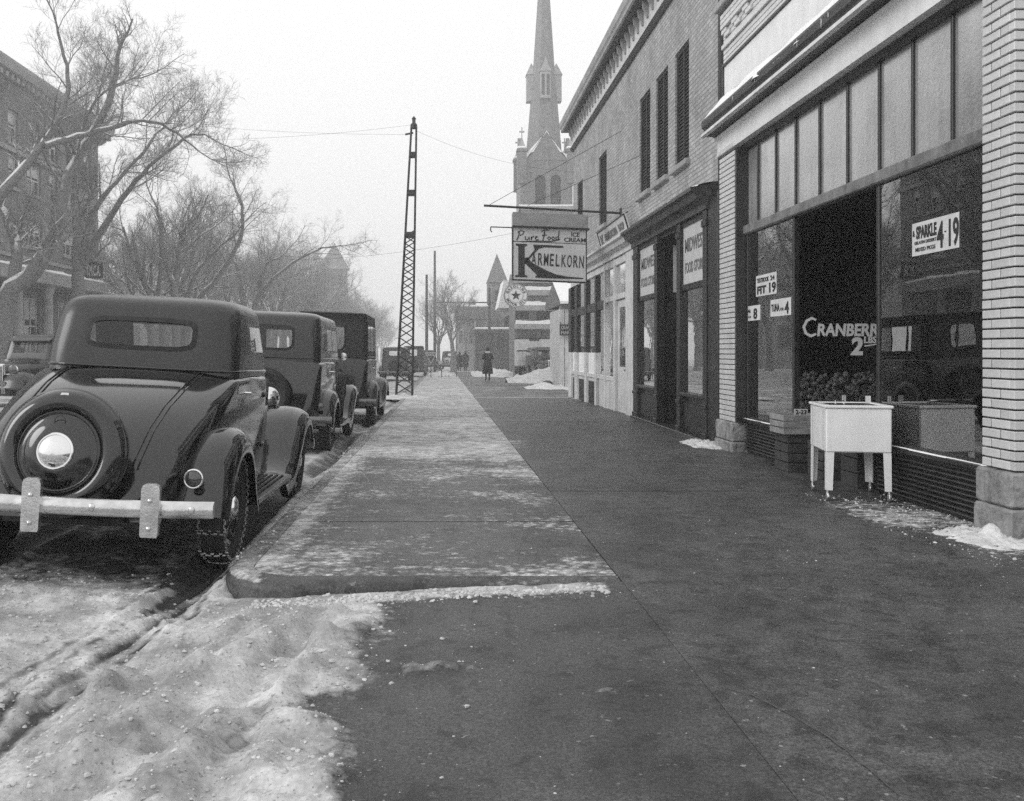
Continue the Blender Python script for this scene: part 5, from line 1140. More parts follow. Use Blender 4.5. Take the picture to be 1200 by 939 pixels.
car('parked_sedan', (-1.95, 62.0, road_z(62)+0.06), 0.0, 'dark sedan parked beyond the one behind the lattice pole', 'tall', 'cars parked along the kerb', 'paint2', 'paint2', 0, 0.97)
car('sedan_car', (-10.3, 25.0, road_z(25.0)+0.12), math.radians(172), 'dark sedan standing across the street in front of the brick hotel-like building', 'sedan', None, 'paint2', 'paint2', 1, 0.98)
car('sedan_car', (5.75, 55.0, g(55)-0.02), PI+math.radians(8), 'dark sedan facing the street beside the white van on the snowy lot', 'sedan', None, 'paint2', 'paint2', 0)
car('open_car', (-1.35, 92.0, g(92)+0.02), PI, 'far dark tall car behind the triangular sign', 'tall', None, 'undercar', 'undercar', 0, 0.9)
car('sedan_car', (0.75, 93.0, g(93)+0.02), PI-math.radians(6), 'far pale-fronted sedan standing next to the tall dark car', 'sedan', None, 'greypaint', 'paint2', 0)
# ------------------------------------------------------------------ the brick hall across the street
HX = -23.5; HY0, HY1 = 28.0, 62.8; HG = g(50)
hall = thing('brick_hall', (HX-6, 45, HG), 'large four-storey dark brick hall with a heavy dentilled cornice across the street', 'building', world=True)
rowsz = [(12.55, 14.35), (10.15, 11.85), (7.15, 8.65)]; hw = []
cols = [60.9, 58.2, 55.6, 53.0, 50.4, 47.8, 45.2, 42.0, 38.8, 35.6, 32.4, 29.8]
for ri, (a, b) in enumerate(rowsz):
    for ci, y in enumerate(cols):
        if ri == 2 and ci in (2, 4, 6): continue
        w = 0.62 if ri == 0 else (0.95 if ci % 2 == 1 else 0.55)
        if ri == 2: w = 1.1 if ci % 2 == 1 else 0.5
        hw.append((y-w, y+w, a, b))
for y in (57.5, 52.5, 47.5, 42.5, 37.5, 32.5): hw.append((y-1.2, y+1.2, 1.0, 4.2))
wall_x('wall', HX, -0.3, HY0, HY1, HG-1, 16.2, hw, 'brickdark', hall)
obj('wall', MB().box(HX-14, HX-0.32, HY1-0.3, HY1, HG-1, 16.2).box(HX-14, HX-0.32, HY0, HY0+0.3, HG-1, 16.2).box(HX-14.3, HX-14.0, HY0, HY1, HG-1, 16.2).box(HX-0.31, HX-0.002, HY1-0.004, HY1, HG-1, 16.2).box(HX-0.31, HX-0.002, HY0, HY0+.004, HG-1, 16.2), 'brickdarky', hall)
for (a, b, c, d) in hw:
    w = obj('window', MB().box(HX-0.30, HX-0.26, a, b, c, d), 'dark', hall)
    nn = 1 if b-a < 1.5 else (2 if b-a < 2.0 else 3); f = MB()
    for q in range(nn+1): y = a+(b-a-0.08)*q/nn; f.box(HX-0.25, HX-0.16, y, y+0.08, c, d)
    f.box(HX-0.25, HX-0.17, a+0.08, b-0.08, d-0.09, d).box(HX-0.25, HX-0.17, a+0.08, b-0.08, c, c+0.09).box(HX-0.25, HX-0.17, a+0.08, b-0.08, (c+d)/2-0.04, (c+d)/2+0.04)
    obj('frame', f, 'whitepaint', w)
    for q in range(nn):
        ya = a+(b-a)*q/nn+0.08; yb_ = a+(b-a)*(q+1)/nn-0.08
        obj('pane', MB().box(HX-0.21, HX-0.20, ya, yb_, c+0.09, (c+d)/2-0.04), 'pane2', w)
        drop = random.uniform(0.5, 1.0); obj('blind', MB().box(HX-0.235, HX-0.225, ya, yb_, d-0.09-(d-c-0.2)*0.5*drop, d-0.09), 'paper', w)
    obj('window_sill', MB().cham(HX-0.05, HX+0.12, a-0.15, b+0.15, c-0.2, c-0.003, 0.02), 'stonetrim', hall)
obj('belt_course', MB().box(HX+0.002, HX+0.16, HY0, HY1+0.12, 12.0, 12.25), 'stonetrim', hall); obj('belt_course', MB().box(HX+0.002, HX+0.12, HY0, HY1+0.1, 6.3, 6.5), 'stonetrim', hall)
obj('cornice', MB().prism_y([(HX+0.002, 15.3), (HX+0.35, 15.5), (HX+0.40, 15.75), (HX+0.85, 15.95), (HX+0.95, 16.35), (HX+0.95, 16.5), (HX-0.3, 17.1), (HX-0.3, 15.3)], HY0, HY1+0.6), 'greypaint', hall)
mod = None; y = HY0+0.3
while y < HY1+0.4:
    if mod is None: mod = obj('modillion', MB().cham(HX+0.36, HX+0.78, -0.14, 0.14, 15.52, 15.80, 0.02), 'stonetrim', hall, loc=(0, y, 0))
    else: inst(mod, hall, Vector((0, y, 0))-hall.location)
    y += 0.62
ledge_snow('cornice_snow', HY0, HY1+0.6, HX+0.9, HX-0.2, 16.45, 0.10, '', 21.0, parent=hall, slope=0.55, n=160)
obj('roof', MB().add([(HX-0.3, HY0, 16.9), (HX-0.3, HY1+0.5, 16.9), (HX-6, HY1-3, 18.3), (HX-6, HY0+2, 18.3), (HX-14, HY1, 16.9), (HX-14, HY0, 16.9)], [(0, 1, 2, 3), (3, 2, 4, 5), (1, 4, 2), (0, 3, 5)]), 'slate', hall)
# porch along the ground floor
PXh = -21.2
pr_ = obj('porch_roof', MB().cham(HX+0.02, PXh, HY0+1, 58.5, 4.75, 5.45, 0.05), 'greypaint', hall)
ledge_snow('porch_snow', HY0+1, 58.5, PXh+0.03, HX+0.1, 5.44, 0.26, '', 22.0, parent=hall, n=150)
for y in (57.8, 54.2, 50.6, 47.0, 43.4, 39.8): obj('column', MB().lathe([(0.36, HG-0.3), (0.36, 0.2), (0.30, 0.3), (0.27, 4.3), (0.34, 4.4), (0.38, 4.75)], 16, 'z', (PXh-0.5, y, 0)), 'stonetrim', hall, smooth=40)
# projecting sign with letters and triangle
ys_ = thing('projecting_sign', (-22.9, 60.5, 4.3), 'white-lettered Y.M.C.A. sign with a triangle, hung from the brick hall', 'sign', world=True)
sx0 = PX(92, 60.5); 
obj('board', MB().cham(HX+0.02, PX(121, 60.5), 60.4, 60.5, 5.95, 7.05, 0.02), 'shutter', ys_)
lettering('Y.M.C.A.', 0.95, (HX+0.12, 60.39, 6.12), '-y', 'white', ys_, fit=PX(121, 60.5)-HX-0.25, bold=0.03, ext=0.01)
obj('arm', MB().bar((HX, 60.45, 7.3), (PX(122, 60.5), 60.45, 7.3), 0.06).bar((HX, 60.45, 7.25), (HX+0.02, 60.45, 5.9), 0.06), 'iron', ys_)
ledge_snow('sign_snow', 60.38, 60.52, PX(121, 60.5), HX+0.1, 7.05, 0.22, '', 23.0, parent=ys_, n=3)
xc = PX(103, 60.5); obj('triangle', MB().add([(xc-0.5, 60.43, 5.85), (xc+0.5, 60.43, 5.85), (xc, 60.43, 5.05), (xc-0.5, 60.47, 5.85), (xc+0.5, 60.47, 5.85), (xc, 60.47, 5.05)], [(0, 2, 1), (3, 4, 5), (0, 1, 4, 3), (1, 2, 5, 4), (2, 0, 3, 5)]), 'white', ys_)

# ------------------------------------------------------------------ trees
class Limbs:
    def __init__(s): s.thick = MB(); s.fine = MB(); s.rt = []; s.rf = []
    def seg(s, pts, rs, fine, n):
        mb = s.fine if fine else s.thick; k = len(mb.v); mb.tube(pts, rs, n, cap=False)
        rl = s.rf if fine else s.rt
        per = n
        for r in rs: rl += [r]*per
def rv(a): return Vector((random.uniform(-a, a), random.uniform(-a, a), random.uniform(-a, a)))
def grow(L, p, d, length, r, level, maxl, up=0.10, spread=0.75, dens=1.0):
    n = 5 if level < maxl else 4; pts = [p.copy()]; rs = [r]; d = d.normalized(); st = length/(n-1)
    for i in range(n-1):
        d = (d+rv(0.28)+Vector((0, 0, up))).normalized(); pts.append(pts[-1]+d*st); rs.append(r*(1-0.72*(i+1)/(n-1)) if level < maxl else r*(1-0.6*(i+1)/(n-1)))
    L.seg(pts, rs, level >= 2, 6 if level < 2 else (4 if level == 2 else 3))
    if level >= maxl: return
    nk = {0: 6, 1: 7, 2: 7, 3: 5, 4: 3}.get(level, 3); nk = max(2, int(nk*dens+random.random()))
    for k in range(nk):
        t = 0.22+0.78*(k+random.random()*0.8)/nk; t = min(t, 0.99); f = t*(n-1); i = min(int(f), n-2); q = pts[i].lerp(pts[i+1], f-i); dd = (pts[i+1]-pts[i]).normalized()
        side = rv(1.0); side = (side-dd*side.dot(dd)); 
        if side.length < 1e-3: continue
        nd_ = (dd*0.75+side.normalized()*spread).normalized()
        grow(L, q, nd_, length*random.uniform(0.42, 0.66)*(1.1-0.4*t), max(0.0045, rs[i]*0.55), level+1, maxl, up, spread, dens)
def tree_obj(L, loc, label, group='bare trees across the street', name='bare_tree'):
    o = thing(name, loc, label, 'tree', group)
    for nm_, mb, rl, mt in (('trunk', L.thick, L.rt, 'bark'), ('crown', L.fine, L.rf, 'twig')):
        me = mb.mesh(nm_); a = me.attributes.new('rad', 'FLOAT', 'POINT'); a.data.foreach_set('value', rl); obj(nm_, me, mt, o, smooth=True)
    return o
def smooth_poly(pts, n=4):
    out = []
    for i in range(len(pts)-1):
        p0, p1, p2, p3 = pts[max(i-1, 0)], pts[i], pts[i+1], pts[min(i+2, len(pts)-1)]
        for k in range(n):
            t = k/n; out.append(0.5*((2*p1)+(p2-p0)*t+(2*p0-5*p1+4*p2-p3)*t*t+(3*p1-p0-3*p2+p3)*t**3))
    return out+[pts[-1]]
def guided(limbs, base, label, kids=10, klen=3.0, maxl=4, dens=1.0, group='bare trees across the street'):
    """a tree whose main limbs follow the photograph: limbs = [(Y, [(px,py,dY)..], r0, r1)], in the tree's own depth, then branched at random"""
    L = Limbs()
    for (Y, pp, r0, r1) in limbs:
        pts = smooth_poly([P3(q[0], q[1], Y+(q[2] if len(q) > 2 else 0))-base for q in pp], 4); n = len(pts)
        rs = [r0+(r1-r0)*(i/(n-1))**0.8 for i in range(n)]
        pts = [p+rv(0.05) for p in pts]; L.seg(pts, rs, False, 9)
        for k in range(kids):
            f = (0.25+0.75*(k+random.random())/kids)*(n-1); i = min(int(f), n-2); q = pts[i].lerp(pts[i+1], f-i); dd = (pts[i+1]-pts[i]).normalized(); side = rv(1); side.z += 0.3; side -= dd*side.dot(dd)
            grow(L, q, dd*0.8+side.normalized()*0.8, klen*random.uniform(0.6, 1.1), max(0.018, rs[i]*0.32), 1, maxl, 0.10, 0.8, dens)
        grow(L, pts[-1], pts[-1]-pts[-2], klen*0.9, r1, 1, maxl, 0.06, 0.8, dens)
    return tree_obj(L, base, label, group)
Yt = 35.0; b0 = Vector((PX(8, Yt), Yt, g(Yt)-0.2))
guided([(Yt, [(-8, 470), (8, 350), (40, 317), (65, 270), (71, 234), (85, 197, .5), (105, 161, 1), (130, 114, 1.5), (137, 80, 1.6)], 0.42, 0.10),
        (Yt, [(51, 172, -1.6), (90, 159, -1), (134, 150, -.5), (167, 141, 0), (199, 150, .6), (232, 176, 1)], 0.15, 0.03),
        (Yt, [(-30, 260, -2), (5, 223, -2), (36, 187, -1.6), (58, 158, -1.4), (78, 118, -1), (78, 78, -1), (66, 30, -1)], 0.24, 0.04),
        (Yt, [(10, 352, 0), (20, 300, .4), (12, 262, 1), (-6, 236, 1.5)], 0.28, 0.12),
        (Yt, [(88, 195, .5), (96, 150, 1.2), (122, 108, 2), (165, 90, 2.4)], 0.10, 0.03)], b0, 'big leaning bare tree with a snow-laden level limb before the brick hall', 13, 2.3)
Yt = 39.5; b0 = Vector((PX(93, Yt), Yt, g(Yt)-0.2))
guided([(Yt, [(93, 470), (92, 346), (91, 295), (89, 255), (87, 223), (81, 183, -.4), (68, 150, -.8)], 0.34, 0.07),
        (Yt, [(95, 305), (109, 248, .5), (138, 212, .8), (170, 176, 1.2), (195, 143, 1.6)], 0.17, 0.04),
        (Yt, [(96, 312), (123, 263, -.5), (148, 226, -1), (174, 197, -1.4), (217, 161, -2), (246, 159, -2.4)], 0.18, 0.035),
        (Yt, [(88, 230), (98, 196, 1), (110, 150, 1.6), (118, 96, 2)], 0.12, 0.03)], b0, 'forked bare tree with two long limbs swept out over the street', 13, 2.4)
Yt = 49.0; b0 = Vector((PX(206, Yt), Yt, g(Yt)-0.2))
guided([(Yt, [(206, 455), (205, 352), (201, 327), (190, 294), (189, 264), (183, 240)], 0.26, 0.06),
        (Yt, [(204, 340), (210, 294, .5), (214, 270, .6)], 0.17, 0.12), (Yt, [(211, 297, .5), (240, 273, 1), (270, 252, 1.6)], 0.10, 0.03)], b0, 'bare tree with a snow-topped broken stub beside its trunk', 10, 2.8, 4, 0.9)
Yt = 53.0; b0 = Vector((PX(215, Yt), Yt, g(Yt)-0.2))
guided([(Yt, [(205, 440), (231, 355), (255, 327), (282, 279), (283, 240), (270, 207)], 0.24, 0.05),
        (Yt, [(208, 425), (217, 354), (234, 315), (252, 294), (277, 273)], 0.18, 0.05)], b0, 'bare tree of two parallel slanting limbs edged with snow', 12, 2.8, 4, 0.9)
Yt = 66.0; b0 = Vector((PX(296, Yt), Yt, g(Yt)-0.2))
guided([(Yt, [(292, 440), (297, 363), (315, 333), (342, 309), (378, 291), (402, 288)], 0.22, 0.04),
        (Yt, [(294, 430), (300, 360), (309, 315), (330, 300)], 0.20, 0.05), (Yt, [(296, 420), (285, 350), (278, 315), (262, 290)], 0.2, 0.05)], b0, 'spreading bare tree whose longest limb points at the far square tower', 12, 3.2, 4, 0.9)
protos = []
for sd in range(3):
    random.seed(70+sd); L = Limbs(); h = 10.5
    tp = [Vector((0, 0, 0)), Vector((0.1, 0, 1.4)), Vector((0.0, 0.1, 2.9))]
    L.seg(tp, [0.26, 0.21, 0.18], False, 9)
    for k in range(5):
        a = 2*PI*k/5+random.uniform(-.4, .4); grow(L, tp[-1]+Vector((0, 0, -0.4*random.random())), Vector((0.55*math.cos(a), 0.55*math.sin(a), 1.0)), 4.6*random.uniform(.85, 1.15), 0.12, 0, 4, 0.12, 0.7, 0.95)
    protos.append(L)
random.seed(5)
spots = [(-17.5, 58, 1.0, 0), (-20, 72, 1.05, 1), (-16.5, 76, 0.9, 2), (-22, 84, 1.1, 0), (-17, 90, 0.95, 1), (-25, 97, 1.15, 2), (-16.5, 103, 0.95, 0), (-19, 116, 1.0, 1), (-16, 130, 1.0, 2), (-27, 112, 1.1, 1), (-17, 150, 1.0, 0), (-24, 140, 1.1, 2), (-16, 172, 1.0, 1), (-21, 66, 0.9, 2), (-32, 88, 1.2, 0), (-14.5, 118, 0.85, 2), (-34, 128, 1.2, 1), (-13, 160, 0.9, 0), (-14.5, 190, 0.95, 2)]
spots += [(-15.4+random.uniform(-.4, .4), y, random.uniform(0.85, 1.1), i % 3) for i, y in enumerate((84, 96, 109, 123, 137, 147, 158, 168, 180, 200, 214, 228, 244))]
spots += [(random.uniform(-30, -18), y, random.uniform(0.9, 1.25), i % 3) for i, y in enumerate((80, 92, 104, 122, 134, 146, 158, 176, 188, 205))]
first = {}
def place_tree(sp, label, group, rz):
    x, y, s, k = sp; loc = (x, y, g(y)-0.25)
    if k not in first: o = tree_obj(protos[k], loc, label, group); first[k] = o
    else:
        src = first[k]; o = src.copy(); COL.objects.link(o); o.location = loc
        for c in src.children: d = c.copy(); COL.objects.link(d); d.parent = o
        o['label'] = label
        if group: o['group'] = group
    if x < -12: s *= 1.42
    o.scale = (s, s, s); o.rotation_euler = (0, 0, rz)
    return o
for sp in spots: place_tree(sp, 'bare hazy tree of the row far across the street', 'bare trees far across the street', random.uniform(0, 6.28))
place_tree((0.9, 84, 1.02, 1), 'tall bare tree at the kerb beyond the triangular sign', None, 1.0).__delitem__('group') if False else place_tree((0.9, 84, 1.02, 1), 'tall bare tree at the kerb beyond the triangular sign', 'kerbside trees', 1.0)
place_tree((-0.4, 98, 0.95, 2), 'bare tree standing just behind the two far utility poles', 'kerbside trees', 2.2)
place_tree((3.2, 104, 0.8, 0), 'smaller bare tree beside the far porch', 'kerbside trees', 0.4)

# ------------------------------------------------------------------ far buildings
def pyramid(mb, x0, x1, y0, y1, z0, z1, ax=None, ay=None):
    cx, cy_ = (x0+x1)/2 if ax is None else ax, (y0+y1)/2 if ay is None else ay
    return mb.add([(x0, y0, z0), (x1, y0, z0), (x1, y1, z0), (x0, y1, z0), (cx, cy_, z1)], [(0, 1, 4), (1, 2, 4), (2, 3, 4), (3, 0, 4), (3, 2, 1, 0)])
CY = 95.0; k_ = CY/F
def cxp(px): return (px-VX)*k_
def czp(py): return CAMZ-(py-VY)*k_
ch = thing('church_tower', (cxp(640), CY+3, g(CY)), 'tall brick church tower with a slender spire, corner pinnacles and louvred belfry', 'church', world=True)
X0, X1 = cxp(610), cxp(671); D = X1-X0; xm = (X0+X1)/2; ze = czp(188)
# belfry wall with arched openings (front face as a frame of strips round the arches)
arch = [(cxp(627), cxp(639.5)), (cxp(645), cxp(657.5))]; za, zs, zt_ = czp(243), czp(211), czp(204)
def archwall(mb, X0, X1, z0, z1, y, arches, za, zs, th):
    edges = [X0]+[v for a in arches for v in a]+[X1]
    for q in range(0, len(edges), 2): mb.add([(edges[q], y, z0), (edges[q+1], y, z0), (edges[q+1], y, z1), (edges[q], y, z1)], [(0, 1, 2, 3)])
    for a, b in arches:
        mb.add([(a, y, z0), (b, y, z0), (b, y, za), (a, y, za)], [(0, 1, 2, 3)]); r = (b-a)/2; c = (a+b)/2; pts = [(c-r*math.cos(PI*t/10), zs+r*math.sin(PI*t/10)) for t in range(11)]
        for p_, q_ in zip(pts, pts[1:]): mb.add([(p_[0], y, p_[1]), (q_[0], y, q_[1]), (q_[0], y, z1), (p_[0], y, z1)], [(0, 1, 2, 3)])
        ring = [(a, za), (a, zs)]+pts[1:-1]+[(b, zs), (b, za)]
        for p_, q_ in zip(ring, ring[1:]+ring[:1]): mb.add([(p_[0], y, p_[1]), (q_[0], y, q_[1]), (q_[0], y+th, q_[1]), (p_[0], y+th, p_[1])], [(0, 1, 2, 3)])
    return mb
obj('front_wall', archwall(MB(), X0, X1, g(CY)-1, ze, CY, arch, za, zs, 0.4), 'brickdarky', ch)
obj('tower_wall', MB().box(X0, X0+0.3, CY+0.002, CY+D, g(CY)-1, ze).box(X1-0.3, X1, CY+0.002, CY+D, g(CY)-1, ze).box(X0+0.3, X1-0.3, CY+D-0.3, CY+D, g(CY)-1, ze).box(X0+0.3, X1-0.3, CY+0.42, CY+0.5, za-2, ze), 'brickdark', ch)
for a, b in arch:
    z = za+0.1
    while z < zt_-0.05: obj('louvre', MB().prism_x([(CY+0.12, z-0.05), (CY+0.14, z-0.07), (CY+0.38, z+0.14), (CY+0.36, z+0.16)], a, b), 'corn_dark', ch); z += 0.28
for zz, hh in ((czp(246), 0.35), (czp(275), 0.3), (czp(330), 0.4)): obj('string_course', MB().box(X0-0.15, X1+0.15, CY-0.16, CY+D+0.15, zz, zz+hh), 'stonetrim', ch)
obj('course_snow', MB().box(X0-0.15, X1+0.15, CY-0.18, CY-0.002, czp(246)+0.352, czp(246)+0.52), 'snow', ch)
gp = czp(155)
for gname, pr4 in (('front', CY-0.05), ('back', CY+D-0.35)): obj('gable', MB().add([(X0+0.5, pr4, ze), (X1-0.5, pr4, ze), (xm, pr4, gp), (X0+0.5, pr4+0.4, ze), (X1-0.5, pr4+0.4, ze), (xm, pr4+0.4, gp)], [(0, 1, 2), (5, 4, 3), (0, 3, 4, 1), (1, 4, 5, 2), (2, 5, 3, 0)]), 'brickdarky', ch)
for sx in (X0-0.05, X1-0.35): obj('gable', MB().add([(sx, CY+0.6, ze), (sx, CY+D-0.6, ze), (sx, CY+D/2, gp), (sx+0.4, CY+0.6, ze), (sx+0.4, CY+D-0.6, ze), (sx+0.4, CY+D/2, gp)], [(0, 2, 1), (3, 4, 5), (0, 1, 4, 3), (1, 2, 5, 4), (2, 0, 3, 5)]), 'brickdark', ch)
for s in (-1, 1): obj('gable_snow', MB().add([(xm, CY-0.09, gp+0.02), (xm+s*(D/2-0.5), CY-0.09, ze+0.05), (xm+s*(D/2-0.5), CY-0.09, ze+0.6), (xm+s*(D/2-1.3), CY-0.09, ze+0.85), (xm, CY-0.09, gp+0.16), (xm, CY+0.5, gp+0.1), (xm+s*(D/2-0.5), CY+0.5, ze+0.5)], [(0, 1, 2, 3, 4), (4, 3, 2, 6, 5)]), 'snow', ch)
zap = czp(-118); sw = cxp(661)-cxp(621)
def octring(r, z): return [(xm+r*math.cos(PI/8+PI/4*q), CY+D/2+r*math.sin(PI/8+PI/4*q), z) for q in range(8)]
zb_ = czp(172); rb_ = (cxp(661)-cxp(620))/2*1.08
prof = [(rb_*1.25, ze), (rb_, zb_), (rb_*0.62, czp(75)), (rb_*0.02, zap)]
obj('spire', MB().grid([octring(r, z) for r, z in prof], True), 'slate', ch)
obj('finial', MB().tube([(xm, CY+D/2, zap-0.3), (xm, CY+D/2, zap+2.2)], 0.07, 6).box(xm-0.5, xm+0.5, CY+D/2-0.06, CY+D/2+0.06, zap+1.4, zap+1.55), 'iron', ch)
# lucarnes on the spire
zl0, zl1 = czp(112), czp(78)
for dx, dy in ((0, -1), (1, 0), (-1, 0), (0, 1)):
    cx, cy_ = xm+dx*1.32, CY+D/2+dy*1.32; w = 0.52
    mb = MB().box(cx-w, cx+w, cy_-w, cy_+w, zl0, zl1-0.2); mb.add([(cx-w-0.08, cy_-w-0.08, zl1-0.2), (cx+w+0.08, cy_-w-0.08, zl1-0.2), (cx+w+0.08, cy_+w+0.08, zl1-0.2), (cx-w-0.08, cy_+w+0.08, zl1-0.2), (cx, cy_-w-0.08 if dy else cy_, zl1+1.2), (cx, cy_+w+0.08 if dy else cy_, zl1+1.2)], [(0, 1, 4), (2, 3, 5), (1, 2, 5, 4), (3, 0, 4, 5)])
    lu = obj('lucarne', mb, 'stonetrim', ch)
    if dy == -1:
        for q in (-0.26, 0.26): obj('lucarne_light', MB().box(cx+q-0.15, cx+q+0.15, cy_-w-0.02, cy_-w-0.004, zl0+0.3, zl1-0.5), 'corn_dark', lu)
for px_, yy_ in ((X0+0.15, CY+0.2), (X1-0.15, CY+0.2), (X0+0.15, CY+D-0.2), (X1-0.15, CY+D-0.2)):
    zt2 = czp(160)
    pn = obj('pinnacle', MB().box(px_-0.45, px_+0.45, yy_-0.45, yy_+0.45, czp(215), czp(178)).box(px_-0.55, px_+0.55, yy_-0.55, yy_+0.55, czp(178), czp(175)), 'brickdarky', ch)
    obj('cap', pyramid(MB(), px_-0.42, px_+0.42, yy_-0.42, yy_+0.42, czp(175)+0.002, zt2), 'stonetrim', pn); obj('finial', MB().tube([(px_, yy_, zt2-0.1), (px_, yy_, zt2+1.0)], 0.06, 6).box(px_-0.28, px_+0.28, yy_-0.05, yy_+0.05, zt2+0.45, zt2+0.6), 'stonetrim', pn); obj('cap_snow', MB().cham(px_-0.5, px_+0.5, yy_-0.5, yy_+0.3, czp(175)+0.004, czp(175)+0.28, 0.1), 'snow', pn)
obj('nave', MB().box(X1+0.002, X1+16, CY+1.5, CY+14, g(CY)-1, 10.5), 'brickdarky', ch)
obj('nave_roof', MB().prism_x([(CY+1.0, 10.4), (CY+14.5, 10.4), (CY+7.7, 17.5)], X1+0.01, X1+16.5), 'slate', ch)

# brick house with snow-edged porch roofs below the tower
PY = 72.0; kk = PY/F
def hx_(px): return (px-VX)*kk
def hz_(py): return CAMZ-(py-VY)*kk
ph = thing('brick_house', (hx_(630), PY+2, g(PY)), 'dark brick house with stacked snow-edged ledges below the church tower', 'house', world=True)
obj('wall', MB().box(hx_(603), hx_(664), PY, PY+6, g(PY)-0.5, hz_(332)), 'brickdarky', ph)
obj('roof', MB().prism_x([(PY-0.5, hz_(332)), (PY+6.5, hz_(332)), (PY+3, hz_(318))], hx_(601), hx_(666)), 'slate', ph)
for py_, dpt, nm_ in ((340, 0.6, 'ledge'), (358, 1.0, 'ledge'), (380, 1.8, 'porch_roof')):
    lo_ = obj(nm_, MB().cham(hx_(602), hx_(656), PY-dpt, PY-0.002, hz_(py_)-0.45, hz_(py_), 0.05), 'greypaint', ph)
    rows = [[(x, PY-dpt-0.02, hz_(py_)-0.05), (x, PY-dpt-0.02, hz_(py_)+0.22+0.12*fb(x, py_, 0.8)), (x, PY-0.01, hz_(py_)+0.26)] for x in [hx_(602)+(hx_(656)-hx_(602))*q/30 for q in range(31)]]
    obj('ledge_snow', MB().grid(rows), 'snow', ph)
for px_ in (606, 629, 652): obj('porch_post', MB().cham(hx_(px_)-0.16, hx_(px_)+0.16, PY-1.6, PY-1.3, g(PY)-0.3, hz_(380)-0.452, 0.02), 'corn_dark', ph)
for px_ in (612, 640): obj('window', MB().box(hx_(px_)-0.5, hx_(px_)+0.5, PY-0.03, PY-0.004, hz_(374), hz_(362)), 'dark', ph)
obj('doorway', MB().box(hx_(629), hx_(635), PY-0.05, PY-0.004, hz_(400), hz_(363)), 'dark', ph)

# white-painted little building with posts and a dark board sign beyond the brick building
WY = 40.0; kk2 = WY/F
def wx_(px): return (px-VX)*kk2
def wz_(py): return CAMZ-(py-VY)*kk2
wh = thing('filling_station', (wx_(668), WY+1.5, g(WY)), 'small white filling station with snow-covered roof beyond the brick building', 'building', world=True)
obj('wall', MB().box(wx_(657), wx_(700), WY+0.5, WY+4, g(WY)-0.3, wz_(362)), 'whitepaint', wh)
for px_ in (658, 664.5, 671): obj('post', MB().cham(wx_(px_)-0.11, wx_(px_)+0.11, WY-0.15, WY+0.07, g(WY)-0.3, wz_(362), 0.01), 'whitepaint', wh)
obj('panel', MB().box(wx_(659), wx_(663.5), WY-0.02, WY+0.02, g(WY)-0.2, wz_(394)).box(wx_(665.5), wx_(670), WY-0.02, WY+0.02, g(WY)-0.2, wz_(394)), 'greypaint', wh)
for px_ in (661, 667.5): obj('window', MB().box(wx_(px_)-0.08, wx_(px_)+0.08, WY-0.03, WY+0.0, wz_(380), wz_(366)), 'dark', wh)
obj('beam', MB().box(wx_(655.5), wx_(690), WY-0.2, WY+0.12, wz_(362)+0.002, wz_(357)), 'greypaint', wh)
obj('roof', MB().prism_x([(WY-0.7, wz_(358)), (WY+5, wz_(358)), (WY+5, wz_(350)), (WY+2.2, wz_(330))], wx_(654), wx_(700)), 'slate', wh)
obj('roof_snow', MB().add([(wx_(653.7), WY-0.75, wz_(357)), (wx_(700), WY-0.75, wz_(357)), (wx_(700), WY-0.75, wz_(354)), (wx_(653.7), WY-0.75, wz_(354)), (wx_(654.5), WY+2.2, wz_(326)), (wx_(700), WY+2.2, wz_(326))], [(0, 1, 2, 3), (3, 2, 5, 4)]), 'snow', wh)
bsn = thing('board_sign', (wx_(666), WY-0.4, wz_(393)), 'small dark board sign with pale lettering on the white posts', 'sign', world=True)
obj('board', MB().cham(wx_(654.5), wx_(676), WY-0.40, WY-0.34, wz_(393.5), wz_(380.5), 0.01), 'shutter', bsn)
obj('bracket', MB().bar((wx_(656), WY-0.37, wz_(381)), (wx_(656), WY+0.0, wz_(376)), 0.03), 'iron', bsn)
lettering('QUALITY', 0.20, (wx_(656), WY-0.405, wz_(386)), '-y', 'signgrey', bsn, fit=wx_(674)-wx_(656)); lettering('MARKET', 0.20, (wx_(656), WY-0.405, wz_(392)), '-y', 'signgrey', bsn, fit=wx_(674)-wx_(656))

# round star sign of the filling station
GY = 47.0; gc = P3(604.5, 346.5, GY)
gs = thing('star_sign', (gc.x-0.05, GY, g(GY)), 'round white filling station sign with a dark star on a thin post', 'sign', world=True)
obj('post', MB().tube([(gc.x-0.1, GY, g(GY)-0.2), (gc.x-0.12, GY, gc.z-1.0), (gc.x-0.02, GY, gc.z-0.62)], 0.045, 8), 'greypaint', gs)
obj('disc', MB().lathe([(0.0005, -0.04), (0.56, -0.04), (0.56, 0.04), (0.0005, 0.04)], 48, 'y', tuple(gc)), 'white', gs)
obj('rim', MB().lathe([(0.565, -0.06), (0.62, -0.06), (0.62, 0.06), (0.565, 0.06), (0.565, -0.06)], 48, 'y', tuple(gc)), 'signhood', gs)
obj('ring', MB().lathe([(0.36, -0.043), (0.36, -0.046), (0.375, -0.046), (0.375, -0.043)], 48, 'y', tuple(gc)), 'ink', gs)
sp_ = [(gc.x+(0.27 if q % 2 == 0 else 0.11)*math.sin(PI*q/5), GY-0.047, gc.z+(0.27 if q % 2 == 0 else 0.11)*math.cos(PI*q/5)) for q in range(10)]
obj('star', MB().add(sp_+[(gc.x, GY-0.047, gc.z)], [(q, (q+1) % 10, 10) for q in range(10)]), 'ink', gs)
